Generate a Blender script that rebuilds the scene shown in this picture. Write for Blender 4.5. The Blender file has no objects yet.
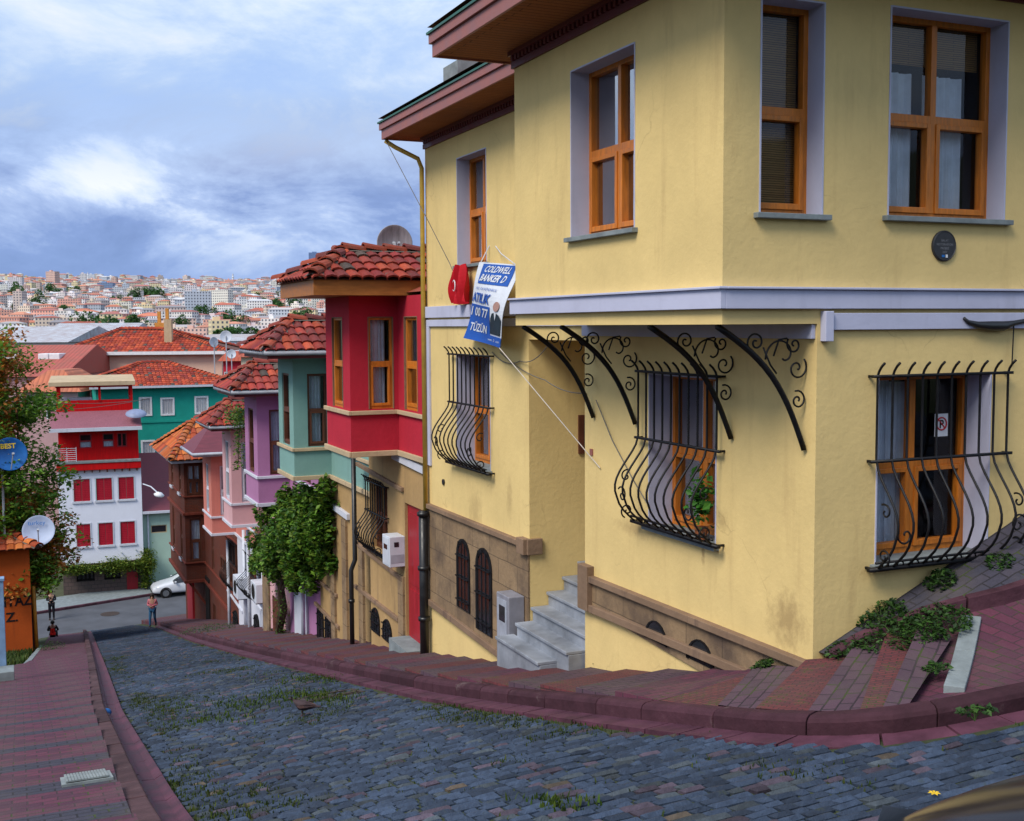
import bpy, bmesh, math, random
import numpy as np
from mathutils import Vector, Matrix, noise
random.seed(7)
RNG = np.random.RandomState(11)
scene = bpy.context.scene
COL = scene.collection
R = math.radians

# ------------------------------------------------------------------ camera
FPX = 1150.0
PITCH = math.atan(85.5/FPX)
ROLL = 0.006
_fw = Vector((0, math.cos(PITCH), -math.sin(PITCH)))
_r0 = Vector((1, 0, 0)); _u0 = _r0.cross(_fw)
_rt = _r0*math.cos(ROLL) - _u0*math.sin(ROLL)
_up = _u0*math.cos(ROLL) + _r0*math.sin(ROLL)
cam_d = bpy.data.cameras.new('camera'); cam = bpy.data.objects.new('camera', cam_d); COL.objects.link(cam)
cam_d.sensor_width = 36; cam_d.lens = 36*FPX/1024; cam_d.clip_start = .05; cam_d.clip_end = 20000
cam.matrix_world = Matrix(((_rt.x, _up.x, -_fw.x, 0), (_rt.y, _up.y, -_fw.y, 0), (_rt.z, _up.z, -_fw.z, 0), (0, 0, 0, 1)))
scene.camera = cam

def wray(px, py):
    return _fw + _rt*((px-512)/FPX) - _up*((py-410.5)/FPX)

# ------------------------------------------------------------------ frames (local axes: x, y horizontal, z up)
class Frame:
    def __init__(s, ox, oy, oz, ang):
        s.o = Vector((ox, oy, oz)); s.a = ang; s.ca = math.cos(ang); s.sa = math.sin(ang)
    def w(s, x, y, z):
        return Vector((s.o.x + x*s.ca - y*s.sa, s.o.y + x*s.sa + y*s.ca, s.o.z + z))
    def l(s, v):
        dx, dy = v.x - s.o.x, v.y - s.o.y
        return Vector((dx*s.ca + dy*s.sa, -dx*s.sa + dy*s.ca, v.z - s.o.z))
    def ray(s, px, py):
        v = wray(px, py)
        o = s.l(Vector((0, 0, 0)))
        return o, Vector((v.x*s.ca + v.y*s.sa, -v.x*s.sa + v.y*s.ca, v.z))
    def at_x(s, px, py, x):
        o, v = s.ray(px, py); t = (x-o.x)/v.x; return o + v*t
    def at_y(s, px, py, y):
        o, v = s.ray(px, py); t = (y-o.y)/v.y; return o + v*t
    def at_z(s, px, py, z):
        o, v = s.ray(px, py); t = (z-o.z)/v.z; return o + v*t
TH = math.atan2(.4, .9165)
ST = Frame(2.44, 9.2, 0, TH)      # street frame: x across the street, y along it (downhill)
WF = Frame(0, 0, 0, 0)

def proj(v):
    d = v.dot(_fw); return (512 + FPX*v.dot(_rt)/d, 410.5 - FPX*v.dot(_up)/d, d)

# ------------------------------------------------------------------ mesh builder
class MB:
    def __init__(s): s.v = []; s.f = []; s.c = []; s.uv = []; s.smooth = False; s.cc = None
    def quad(s, *p, col=None, uv=None):
        n = len(s.v); s.v += [tuple(q) for q in p]; s.f.append(tuple(range(n, n+len(p))))
        s.c.append(col if col is not None else s.cc); s.uv.append(uv)
    def add(s, verts, faces, col=None, uvs=None):
        n = len(s.v); s.v += [tuple(q) for q in verts]
        for i, f in enumerate(faces):
            s.f.append(tuple(n+k for k in f)); s.c.append(col if col is not None else s.cc); s.uv.append(uvs[i] if uvs else None)
    def box(s, x0, x1, y0, y1, z0, z1, col=None):
        if x0 > x1: x0, x1 = x1, x0
        if y0 > y1: y0, y1 = y1, y0
        if z0 > z1: z0, z1 = z1, z0
        s.add([(x0,y0,z0),(x1,y0,z0),(x1,y1,z0),(x0,y1,z0),(x0,y0,z1),(x1,y0,z1),(x1,y1,z1),(x0,y1,z1)],
              [(0,3,2,1),(4,5,6,7),(0,1,5,4),(1,2,6,5),(2,3,7,6),(3,0,4,7)], col)
    def hexa(s, p, col=None):      # 8 points: bottom 4 then top 4
        s.add(p, [(0,3,2,1),(4,5,6,7),(0,1,5,4),(1,2,6,5),(2,3,7,6),(3,0,4,7)], col)
    def prism(s, poly, z0, z1, col=None):   # poly of (x,y) ccw
        n = len(poly)
        s.add([(x,y,z0) for x,y in poly] + [(x,y,z1) for x,y in poly],
              [tuple(range(n-1,-1,-1)), tuple(range(n,2*n))] + [(i,(i+1)%n,(i+1)%n+n,i+n) for i in range(n)], col)
    def bar(s, a, b, w, h=None, col=None):
        a = Vector(a); b = Vector(b); h = h or w
        d = (b-a).normalized(); u = Vector((0,0,1)) if abs(d.z) < .9 else Vector((1,0,0))
        x = d.cross(u).normalized()*(w/2); y = d.cross(x).normalized()*(h/2)
        s.hexa([a-x-y, a+x-y, a+x+y, a-x+y, b-x-y, b+x-y, b+x+y, b-x+y], col)
    def tube(s, pts, r, n=6, col=None, cap=True):
        pts = [Vector(p) for p in pts]; m = len(pts)
        rr = r if isinstance(r, (list, tuple)) else [r]*m
        base = len(s.v); prev = None
        for i, p in enumerate(pts):
            d = (pts[min(i+1,m-1)] - pts[max(i-1,0)])
            d = d.normalized() if d.length > 1e-9 else Vector((0,0,1))
            if prev is None:
                u = Vector((0,0,1)) if abs(d.z) < .9 else Vector((1,0,0))
                x = d.cross(u).normalized()
            else:
                x = (prev - d*prev.dot(d)); x = x.normalized() if x.length > 1e-6 else d.orthogonal().normalized()
            prev = x; y = d.cross(x)
            for k in range(n):
                a = 2*math.pi*k/n; q = p + x*(rr[i]*math.cos(a)) + y*(rr[i]*math.sin(a)); s.v.append(tuple(q))
        for i in range(m-1):
            for k in range(n):
                k2 = (k+1) % n
                s.f.append((base+i*n+k, base+i*n+k2, base+(i+1)*n+k2, base+(i+1)*n+k)); s.c.append(col or s.cc); s.uv.append(None)
        if cap:
            s.f.append(tuple(base+k for k in range(n-1,-1,-1))); s.c.append(col or s.cc); s.uv.append(None)
            s.f.append(tuple(base+(m-1)*n+k for k in range(n))); s.c.append(col or s.cc); s.uv.append(None)
    def lathe(s, c, axis, prof, n=16, col=None):   # prof list of (along, radius)
        c = Vector(c); a = Vector(axis).normalized(); x = a.orthogonal().normalized(); y = a.cross(x)
        base = len(s.v); m = len(prof)
        for (t, r) in prof:
            for k in range(n):
                an = 2*math.pi*k/n; s.v.append(tuple(c + a*t + x*(r*math.cos(an)) + y*(r*math.sin(an))))
        for i in range(m-1):
            for k in range(n):
                k2 = (k+1) % n
                s.f.append((base+i*n+k, base+i*n+k2, base+(i+1)*n+k2, base+(i+1)*n+k)); s.c.append(col or s.cc); s.uv.append(None)
    def build(s, name, mat, parent=None, base=None, smooth=None, frame=None, bevel=0, kind=None, label=None, solid=True):
        fr, b = (parent['_f'] if isinstance(parent, dict) else None), None
        if isinstance(parent, dict): fr = parent['_f']; b = parent['_b']; par = parent['o']
        else:
            fr = frame or ST; b = Vector(base) if base else Vector((0,0,0)); par = parent
        me = bpy.data.meshes.new(name)
        V = np.array(s.v, dtype=np.float64) - np.array(b)
        me.from_pydata(V.tolist(), [], s.f)
        if any(c is not None for c in s.c):
            at = me.color_attributes.new('Col', 'FLOAT_COLOR', 'CORNER')
            arr = []
            for f, c in zip(s.f, s.c):
                c = c or (1,1,1); arr += [c[0], c[1], c[2], 1.0]*len(f)
            at.data.foreach_set('color', arr)
        if any(u is not None for u in s.uv):
            ul = me.uv_layers.new(name='UVMap'); arr = []
            for f, u in zip(s.f, s.uv):
                if u is None: arr += [0.0, 0.0]*len(f)
                else:
                    for q in u: arr += [float(q[0]), float(q[1])]
            ul.data.foreach_set('uv', arr)
        if smooth if smooth is not None else s.smooth:
            me.polygons.foreach_set('use_smooth', [True]*len(me.polygons))
        me.materials.append(mat)
        me.update(); me.validate()
        o = bpy.data.objects.new(name, me); COL.objects.link(o)
        if bevel:
            m = o.modifiers.new('b', 'BEVEL'); m.width = bevel; m.segments = 2; m.limit_method = 'ANGLE'
        if isinstance(parent, dict):
            o.parent = par
        elif par is not None:
            o.parent = par
        else:
            o.location = fr.w(*b); o.rotation_euler = (0, 0, fr.a)
        if kind: o['kind'] = kind
        if label: o['label'] = label
        return o

def thing(name, label, cat, frame, base, group=None):
    o = bpy.data.objects.new(name, None); COL.objects.link(o)
    o.empty_display_size = .2
    o.location = frame.w(*base); o.rotation_euler = (0, 0, frame.a)
    o['label'] = label; o['category'] = cat
    if group: o['group'] = group
    return {'o': o, '_f': frame, '_b': Vector(base)}
def sub(th, part):     # address a part so that sub-parts can be built under it
    return {'o': part, '_f': th['_f'], '_b': th['_b']}
def tag(o, label, cat, group=None):
    o['label'] = label; o['category'] = cat
    if group: o['group'] = group
    return o
def struct(o): o['kind'] = 'structure'; return o
def copy_tree(o, parent=None):
    c = o.copy(); COL.objects.link(c)
    if parent is not None: c.parent = parent
    for ch in list(o.children): copy_tree(ch, c)
    return c

# ------------------------------------------------------------------ materials
_MC = {}
def mat_base(name):
    m = bpy.data.materials.new(name); m.use_nodes = True
    nt = m.node_tree; b = nt.nodes['Principled BSDF']
    return m, nt, b
def N(nt, t, **kw):
    n = nt.nodes.new(t)
    for k, v in kw.items():
        if k in n.inputs: n.inputs[k].default_value = v
        else: setattr(n, k, v)
    return n
def L(nt, a, b): nt.links.new(a, b)
def mixc(nt, fac, a, b, mode='MIX'):
    n = nt.nodes.new('ShaderNodeMix'); n.data_type = 'RGBA'; n.blend_type = mode
    for s_, v in ((n.inputs[0], fac), (n.inputs[6], a), (n.inputs[7], b)):
        if hasattr(v, 'is_linked') or hasattr(v, 'node'): L(nt, v, s_)
        elif isinstance(v, (int, float)): s_.default_value = v
        else: s_.default_value = (*v[:3], 1)
    return n.outputs[2]
def coords(nt, scale=1.0, kind='Object'):
    tc = N(nt, 'ShaderNodeTexCoord')
    mp = N(nt, 'ShaderNodeMapping')
    mp.inputs['Scale'].default_value = scale if isinstance(scale, tuple) else (scale,)*3
    L(nt, tc.outputs[kind], mp.inputs[0]); return mp.outputs[0]
def noise_(nt, vec, scale, detail=4, rough=.55):
    n = N(nt, 'ShaderNodeTexNoise'); n.inputs['Scale'].default_value = scale; n.inputs['Detail'].default_value = detail
    n.inputs['Roughness'].default_value = rough; L(nt, vec, n.inputs['Vector']); return n.outputs[0]
def ramp(nt, fac, stops):
    r = N(nt, 'ShaderNodeValToRGB'); el = r.color_ramp.elements
    while len(el) > 1: el.remove(el[-1])
    el[0].position = stops[0][0]; c = stops[0][1]; el[0].color = (*c, 1) if len(c) == 3 else c
    for p, c in stops[1:]:
        e = el.new(p); e.color = (*c, 1) if len(c) == 3 else c
    L(nt, fac, r.inputs[0]); return r.outputs[0]
def bump(nt, b, h, strength=.3, dist=.01):
    n = N(nt, 'ShaderNodeBump'); n.inputs['Strength'].default_value = strength; n.inputs['Distance'].default_value = dist
    L(nt, h, n.inputs['Height']); L(nt, n.outputs[0], b.inputs['Normal']); return n
def srgb(r, g, b):
    f = lambda c: ((c/255+.055)/1.055)**2.4 if c > 10 else c/255/12.92
    return (f(r), f(g), f(b))
def mulc(c, k): return (min(1,c[0]*k), min(1,c[1]*k), min(1,c[2]*k))

def plaster(name, col, var=.12, dirt=.35, dirtcol=(.16,.11,.07), rough=.88, bmp=.25, bumpscale=14, vstreak=True):
    key = ('pl', name)
    if key in _MC: return _MC[key]
    m, nt, b = mat_base(name)
    v = coords(nt)
    n1 = noise_(nt, v, 1.1, 5, .6)
    n2 = noise_(nt, v, 7, 5, .65)
    c = mixc(nt, ramp(nt, n1, [(.3,(0,0,0)),(.7,(1,1,1))]), mulc(col, 1-var), mulc(col, 1+var*.8))
    c = mixc(nt, ramp(nt, n2, [(.45,(0,0,0)),(.8,(var*1.6,)*3)]), c, mulc(col, .72))
    # rain streaks and patchy grime, a property of the old render itself
    vs = coords(nt, (1.6, 1.6, .22)); n3 = noise_(nt, vs, 2.6, 6, .65)
    c = mixc(nt, ramp(nt, n3, [(.56,(0,0,0)),(.78,(dirt,)*3)]), c, dirtcol)
    L(nt, c, b.inputs['Base Color']); b.inputs['Roughness'].default_value = rough
    b.inputs['Specular IOR Level'].default_value = .25
    vo = N(nt, 'ShaderNodeTexNoise'); vo.inputs['Scale'].default_value = bumpscale; vo.inputs['Detail'].default_value = 8
    vo.inputs['Roughness'].default_value = .6; L(nt, v, vo.inputs['Vector'])
    bump(nt, b, vo.outputs[0], bmp, .02)
    _MC[key] = m; return m
def paint(name, col, rough=.45, var=.15, spec=.4, scale=6, metal=0.0, bmp=.08, streak=None):
    key = ('pa', name)
    if key in _MC: return _MC[key]
    m, nt, b = mat_base(name)
    v = coords(nt, streak if streak else 1.0); n1 = noise_(nt, v, scale, 5, .6)
    c = mixc(nt, ramp(nt, n1, [(.3,(0,0,0)),(.72,(1,1,1))]), mulc(col, 1-var), mulc(col, 1+var))
    L(nt, c, b.inputs['Base Color'])
    rr = ramp(nt, n1, [(.3,(max(0,rough-.1),)*3),(.7,(min(1,rough+.12),)*3)]); L(nt, rr, b.inputs['Roughness'])
    b.inputs['Specular IOR Level'].default_value = spec; b.inputs['Metallic'].default_value = metal
    if bmp: bump(nt, b, noise_(nt, v, scale*5, 4), bmp, .01)
    _MC[key] = m; return m
def vcol(name, rough=.8, var=.2, scale=8, bmp=.3, spec=.3, second=None, trans=0):
    key = ('vc', name)
    if key in _MC: return _MC[key]
    m, nt, b = mat_base(name)
    a = N(nt, 'ShaderNodeVertexColor'); a.layer_name = 'Col'
    v = coords(nt); n1 = noise_(nt, v, scale, 6, .65)
    mu = ramp(nt, n1, [(.25,(1-var,)*3),(.75,(1+var*.0+0,)*3)])
    c = mixc(nt, 1.0, a.outputs[0], mu, 'MULTIPLY')
    if second:
        n2 = noise_(nt, v, scale*.5, 6, .7)
        c = mixc(nt, ramp(nt, n2, [(second[1],(0,0,0)),(second[1]+.12,(second[2],)*3)]), c, second[0])
    L(nt, c, b.inputs['Base Color']); b.inputs['Roughness'].default_value = rough
    b.inputs['Specular IOR Level'].default_value = spec
    if bmp: bump(nt, b, noise_(nt, v, scale*4, 5), bmp, .01)
    if trans:
        tr = N(nt, 'ShaderNodeBsdfTranslucent'); L(nt, c, tr.inputs[0])
        ms = N(nt, 'ShaderNodeMixShader'); ms.inputs[0].default_value = trans
        L(nt, b.outputs[0], ms.inputs[1]); L(nt, tr.outputs[0], ms.inputs[2])
        L(nt, ms.outputs[0], nt.nodes['Material Output'].inputs[0])
    _MC[key] = m; return m
def glass(name, tint=(.9,.94,.98), clear=.95):
    key = ('gl', name)
    if key in _MC: return _MC[key]
    m, nt, b = mat_base(name)
    tr = N(nt, 'ShaderNodeBsdfTransparent'); tr.inputs[0].default_value = (*mulc(tint, clear), 1)
    gl = N(nt, 'ShaderNodeBsdfGlossy'); gl.inputs['Roughness'].default_value = .03; gl.inputs[0].default_value = (.95,.97,1,1)
    v = coords(nt); bn = N(nt, 'ShaderNodeBump'); bn.inputs['Strength'].default_value = .12; bn.inputs['Distance'].default_value = .02
    L(nt, noise_(nt, v, 1.5, 1), bn.inputs['Height']); L(nt, bn.outputs[0], gl.inputs['Normal'])
    fr = N(nt, 'ShaderNodeFresnel'); fr.inputs[0].default_value = 1.55
    ad = N(nt, 'ShaderNodeMath'); ad.operation = 'MULTIPLY_ADD'; ad.inputs[1].default_value = .45; ad.inputs[2].default_value = .012; ad.use_clamp = True
    L(nt, fr.outputs[0], ad.inputs[0])
    ms = N(nt, 'ShaderNodeMixShader'); L(nt, ad.outputs[0], ms.inputs[0]); L(nt, tr.outputs[0], ms.inputs[1]); L(nt, gl.outputs[0], ms.inputs[2])
    L(nt, ms.outputs[0], nt.nodes['Material Output'].inputs[0])
    _MC[key] = m; return m
def brickmat(name, c1, c2, mortar, bw=.2, bh=.1, ms=.008, rough=.85, offset=.5, grime=(.1,.08,.07), gfac=.5, uv=True, moss=None, bmp=.5, flat=False):
    key = ('br', name)
    if key in _MC: return _MC[key]
    m, nt, b = mat_base(name)
    v = coords(nt, 1.0, 'UV' if uv else 'Object')
    if not uv and not flat:      # courses run level round vertical walls
        sp_ = N(nt, 'ShaderNodeSeparateXYZ'); L(nt, v, sp_.inputs[0]); ad_ = N(nt, 'ShaderNodeMath'); L(nt, sp_.outputs[0], ad_.inputs[0]); L(nt, sp_.outputs[1], ad_.inputs[1])
        cb_ = N(nt, 'ShaderNodeCombineXYZ'); L(nt, ad_.outputs[0], cb_.inputs[0]); L(nt, sp_.outputs[2], cb_.inputs[1]); v = cb_.outputs[0]
    # wobble the courses a little so that they are not ruler-straight
    nn = N(nt, 'ShaderNodeTexNoise'); nn.inputs['Scale'].default_value = 3; L(nt, v, nn.inputs['Vector'])
    va = N(nt, 'ShaderNodeVectorMath'); va.operation = 'MULTIPLY_ADD'; va.inputs[1].default_value = (.02,.02,.02); L(nt, nn.outputs[1], va.inputs[0]); L(nt, v, va.inputs[2])
    br = N(nt, 'ShaderNodeTexBrick'); br.offset = offset
    br.inputs['Color1'].default_value = (*c1,1); br.inputs['Color2'].default_value = (*c2,1); br.inputs['Mortar'].default_value = (*mortar,1)
    br.inputs['Scale'].default_value = 1; br.inputs['Brick Width'].default_value = bw; br.inputs['Row Height'].default_value = bh
    br.inputs['Mortar Size'].default_value = ms; br.inputs['Mortar Smooth'].default_value = .3
    L(nt, va.outputs[0], br.inputs['Vector'])
    n1 = noise_(nt, v, 1.2, 6, .65); n2 = noise_(nt, v, 22, 5, .7)
    c = mixc(nt, ramp(nt, n2, [(.35,(0,0,0)),(.75,(.5,.5,.5))]), br.outputs[0], mulc(c1, .55))
    c = mixc(nt, ramp(nt, n1, [(.45,(0,0,0)),(.68,(gfac,)*3)]), c, grime)
    if moss:
        n3 = noise_(nt, v, 2.3, 6, .75); mf = N(nt, 'ShaderNodeMath'); mf.operation = 'MULTIPLY'
        L(nt, ramp(nt, n3, [(.53,(0,0,0)),(.6,(1,1,1))]), mf.inputs[0]); L(nt, br.outputs[1], mf.inputs[1])
        c = mixc(nt, mf.outputs[0], c, moss)
    L(nt, c, b.inputs['Base Color']); b.inputs['Roughness'].default_value = rough; b.inputs['Specular IOR Level'].default_value = .3
    hm = N(nt, 'ShaderNodeMath'); hm.operation = 'MULTIPLY_ADD'; hm.inputs[1].default_value = -1.0
    L(nt, br.outputs[1], hm.inputs[0]); L(nt, n2, hm.inputs[2])
    bump(nt, b, hm.outputs[0], bmp, .012)
    _MC[key] = m; return m
# ------------------------------------------------------------------ heights
FLAT = -17.25
def smax(a, b, k=.5):
    h = max(0.0, k-abs(a-b))/k
    return max(a, b) + h*h*k*.25
def RZ(c, s):      # road surface
    return smax(-1.6 - .23*(s+7.46) + .04*(c+5.92), FLAT, .1)
def lerp_tab(tab, s):
    if s <= tab[0][0]: return tab[0][1]
    for (a, x), (b, y) in zip(tab, tab[1:]):
        if s <= b: return x + (y-x)*(s-a)/(b-a)
    return tab[-1][1]
LK = [(-12,-5.0),(1.1,-4.9),(9.2,-4.66),(20.7,-4.1),(55,-2.5),(60,-2.3)]
def cl(s): return lerp_tab(LK, s)
def _rk():
    o, pts = None, []
    for x, y in ((1024,712),(990,720),(950,728),(900,735),(860,738),(815,739),(760,736),(700,729),(640,722),(570,713),(500,704),(440,695),(380,682),(300,664),(250,653),(200,640),(160,626)):
        o, v = ST.ray(x, y); t = 3
        while t < 80:
            p = o + v*t
            if p.z <= RZ(p.x, p.y)+.0: break
            t += .01
        pts.append((p.x, p.y))
    return pts
RK = _rk()
print('RK', [(round(a,2), round(b,2)) for a,b in RK])
_i = max(i for i,(c,s_) in enumerate(RK) if s_ < .15)
RK_CORNER = RK[:_i+1]
RK = [(6.5, RK[0][1]-1.1), (3.4, RK[0][1]-.62), (1.7, RK[0][1]-.28)] + RK
_n0 = 3+_i
RKt = [(s, c) for c, s in RK[_n0:]]
def cr(s): return lerp_tab(RKt, s)
WL = [(0,0),(12.6,0),(13.2,.2),(17,.25),(21,.5),(26,.8),(31,1.1),(36,1.5),(62,3.4)]
def cw(s): return lerp_tab(WL, s)
def clamp(x, a=0., b=1.): return max(a, min(b, x))
KH = .155
def H2(c, s):      # pavement surface round the corner house
    return RZ(c, s) + KH + max(0, c+.4)*.40*clamp((s+1.9)/1.9)
def at_h(px, py, H, fr=ST, t0=2., t1=90.):
    o, v = fr.ray(px, py); t = t0; dt = .02
    while t < t1:
        p = o + v*t
        if p.z <= H(p.x, p.y): return p
        t += dt; dt = max(.01, t*.001)
    return o + v*t1

# ------------------------------------------------------------------ materials of the ground
M_SOIL = vcol('joint_soil', .95, .5, 9, .6)
M_SETT = vcol('sett_stone', .7, .55, 20, .7, .3, second=((.035,.042,.02), .60, .75))
M_KERB = paint('kerb_stone', (.075,.030,.043), .85, .5, .2, 3.5, bmp=.7)
M_KERBV = vcol('worn_kerb_stone', .85, .5, 5, .7, .2, second=((.16,.13,.12), .60, .6))
KC = (.080,.031,.044)
M_CHANNEL = paint('channel_pink', (.085,.026,.046), .7, .5, .4, 3, bmp=.6)
M_PINK = brickmat('pink_brick_paving', (.135,.038,.066), (.075,.028,.05), (.05,.03,.035), .2, .1, .007, moss=(.05,.07,.015))
M_GREY = brickmat('grey_brick_paving', (.045,.045,.066), (.062,.055,.078), (.022,.02,.024), .2, .1, .008, moss=(.05,.07,.015))
M_PURB = brickmat('purple_brick_paving', (.105,.058,.082), (.075,.045,.064), (.025,.02,.024), .2, .1, .008, moss=(.05,.07,.015))
M_RED = brickmat('red_brick_paving', (.175,.042,.046), (.105,.032,.042), (.05,.03,.03), .1, .035, .006, moss=(.05,.07,.015), gfac=.35)
M_ASPH = paint('asphalt', (.085,.09,.105), .85, .25, .3, .6, bmp=.5)
M_CONC = paint('concrete_edge', (.20,.23,.24), .85, .25, .3, 5, bmp=.4)
M_EARTH = vcol('earth', .95, .4, .5, .5)

# terrain: one sheet to the horizon
def terr(x, y):
    p = ST.l(Vector((x, y, 0))); c, s = p.x, p.y; D = math.hypot(x, y)
    z = -1.6 - .23*(max(s, -90)+7.46) + .04*(clamp(c, -40, 40)+5.92) - .5
    z = smax(z, FLAT-.35, .1)
    if s > 66:
        t = clamp((D-95)/230); t = t*t*(3-2*t)
        z = z*(1-t) + (-42)*t
    if D > 500 and y > 0:
        z = -42 + (min(D, 3100)-500)*.0592 + 12*noise.noise(Vector((x*.0016, y*.0016, 0)))*clamp((D-600)/500)
        if D > 3100: z -= (D-3100)*.03
    return z
def build_terrain():
    mb = MB(); ds = [3,6,9,12,16,20,25,30,36,43,50,55,57,59,61,62,63,64,65,66,68,70,75,85,95,110,130,155,180,215,260,320,400,500,600,720,850,1000,1200,1400,1650,1900,2200,2500,2800,3100,3500,4500,7000,12000]
    na = 120; V = [(0,0,terr(0,0))]
    for D in ds:
        for k in range(na):
            a = 2*math.pi*k/na; x, y = D*math.sin(a), D*math.cos(a); V.append((x, y, terr(x, y)))
    Fc = [(0, 1+k, 1+(k+1)%na) for k in range(na)]
    for i in range(len(ds)-1):
        for k in range(na):
            k2 = (k+1)%na; Fc.append((1+i*na+k, 1+(i+1)*na+k, 1+(i+1)*na+k2, 1+i*na+k2))
    mb.cc = (.09,.10,.055); mb.add(V, Fc)
    struct(mb.build('ground', M_EARTH, None, frame=WF, smooth=True))
build_terrain()

# cobbled road: joint soil sheet and individually laid setts
def in_road(c, s):
    if c < cl(s)+.02: return False
    if s >= RK[_n0][1]: return c < cr(s)-.28
    if s > RK[0][1]-.3:
        # beyond the turning kerb: outside its curve
        tab = sorted([(cc, ss) for cc, ss in RK[:_n0+1]])
        if c > tab[0][0]: return s < lerp_tab(tab, c) - .27
    return c < 7.5
def build_road():
    mb = MB(); cs = np.linspace(-5.2, 8, 34); ss = np.concatenate([np.linspace(-14, 6, 41), np.linspace(7, 61.4, 75)])
    for i in range(len(ss)-1):
        for j in range(len(cs)-1):
            a, b, c, d = cs[j], cs[j+1], ss[i], ss[i+1]
            if a > max(cr(c), cr(d))+.3 and c > 2: continue
            k = .5+.5*noise.noise(Vector((a*.5, c*.35, 3)))
            col = (.04+.03*k, .048+.045*k, .022+.008*k)
            mb.quad(*[(x, y, RZ(x, y)-.022) for x, y in ((a,c),(b,c),(b,d),(a,d))], col=col)
    road = struct(mb.build('road', M_SOIL, None))
    m2 = MB(); s = -9.0; row = 0; rr = random.Random(3)
    while s < 61.3:
        near = s < 16
        h = rr.uniform(.095, .13) if s < 24 else rr.uniform(.15, .19)
        c = cl(s) + rr.uniform(0, .12); cmax = 7.2 if s < -1.5 else 3.5
        wob = .03*math.sin(s*.9)
        while c < cmax:
            w = rr.choice((rr.uniform(.09,.14), rr.uniform(.12,.19), rr.uniform(.15,.22))) if s < 24 else rr.uniform(.2, .3)
            cm, sm = c+w/2, s+h/2 + .05*noise.noise(Vector((c*.8, s*.4, 0))) + .06*math.sin(c*1.1+s*.3)
            if in_road(cm+w*.4, sm) and in_road(cm, sm-h*.5) and RZ(cm, sm) > FLAT-.001+.0:
                g = rr.uniform(.006, .014); z = rr.gauss(0, .0035)
                tl = rr.gauss(0, .02); tt = rr.gauss(0, .025)
                v = rr.uniform(.6, 1.4)*(.85+.3*noise.noise(Vector((c*.7, s*.5, 4)))); hu = rr.random()
                base = (.052*v, .078*v, .132*v)
                if hu < .06: base = (.11*v, .085*v, .12*v)
                elif hu < .17: base = (.08*v, .10*v, .12*v)
                elif hu < .18: base = (.13*v, .10*v, .075*v)
                x0, x1, y0, y1 = cm-w/2+g, cm+w/2-g, sm-h/2+g, sm+h/2-g
                def zz(x, y, o): return RZ(x, y) + o + z + tl*(x-cm) + tt*(y-sm)
                j = lambda: rr.uniform(-.008, .008)
                ring = [(x0+j(), y0+j()), (x1+j(), y0+j()), (x1+j(), y1+j()), (x0+j(), y1+j())]
                ins = .024
                low = [(x, y, zz(x, y, -.03)) for x, y in ring]
                mid = [(x, y, zz(x, y, -.011)) for x, y in ring]
                top = [(x+(cm-x)/abs(cm-x)*ins, y+(sm-y)/abs(sm-y)*ins, zz(x, y, .006)) for x, y in ring]
                if near:
                    m2.add(low+mid+top, [(8,9,10,11)] + [(k, (k+1)%4, (k+1)%4+4, k+4) for k in range(4)] + [(k+4, (k+1)%4+4, (k+1)%4+8, k+8) for k in range(4)], base)
                else:
                    m2.add(low+top, [(4,5,6,7)] + [(k, (k+1)%4, (k+1)%4+4, k+4) for k in range(4)], base)
            c += w
        s += h; row += 1
    o = m2.build('sett_paving', M_SETT, None); o.parent = road; o.location = (0,0,0); o.rotation_euler = (0,0,0)
    o.matrix_parent_inverse = Matrix.Identity(4); o['kind'] = 'structure'
    # a sunken dark iron cover and damp hollow in the setts
build_road()

def sweep(mb, pts, prof, zf, seg=.9, gap=.008, col=None, jitter=0):
    """stones along pts [(c,s)], prof [(offset to the left of travel, height)] closed polygon."""
    P = [Vector((a, b)) for a, b in pts]
    # resample
    dist = [0]
    for a, b in zip(P, P[1:]): dist.append(dist[-1]+(b-a).length)
    T = dist[-1]
    def at(t):
        t = clamp(t, 0, T)
        for i in range(len(P)-1):
            if t <= dist[i+1]:
                k = (t-dist[i])/max(1e-9, dist[i+1]-dist[i]); return P[i].lerp(P[i+1], k)
        return P[-1]
    def nrm(t):
        d = at(min(T, t+.15))-at(max(0, t-.15)); d.normalize(); return Vector((-d.y, d.x))
    t = 0; rr = random.Random(5)
    while t < T-.05:
        L_ = seg*rr.uniform(.8, 1.15); t1 = min(T, t+L_); n = max(2, int(L_/.3)+1); m = len(prof)
        jz = rr.uniform(-jitter, jitter); ring = []
        for i in range(n+1):
            tt = t+gap + (t1-t-2*gap)*i/n; p = at(tt); q = nrm(tt)
            for (o, h) in prof:
                x, y = p.x+q.x*o, p.y+q.y*o; ring.append((x, y, zf(p.x, p.y)+h+jz*(h > 0)))
        Fc = [tuple(range(m-1, -1, -1)), tuple(n*m+k for k in range(m))]
        for i in range(n):
            for k in range(m): Fc.append((i*m+k, i*m+(k+1)%m, (i+1)*m+(k+1)%m, (i+1)*m+k))
        mb.add(ring, Fc, mulc(col, rr.uniform(.7, 1.35)) if col else None); t = t1
mb = MB()
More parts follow.
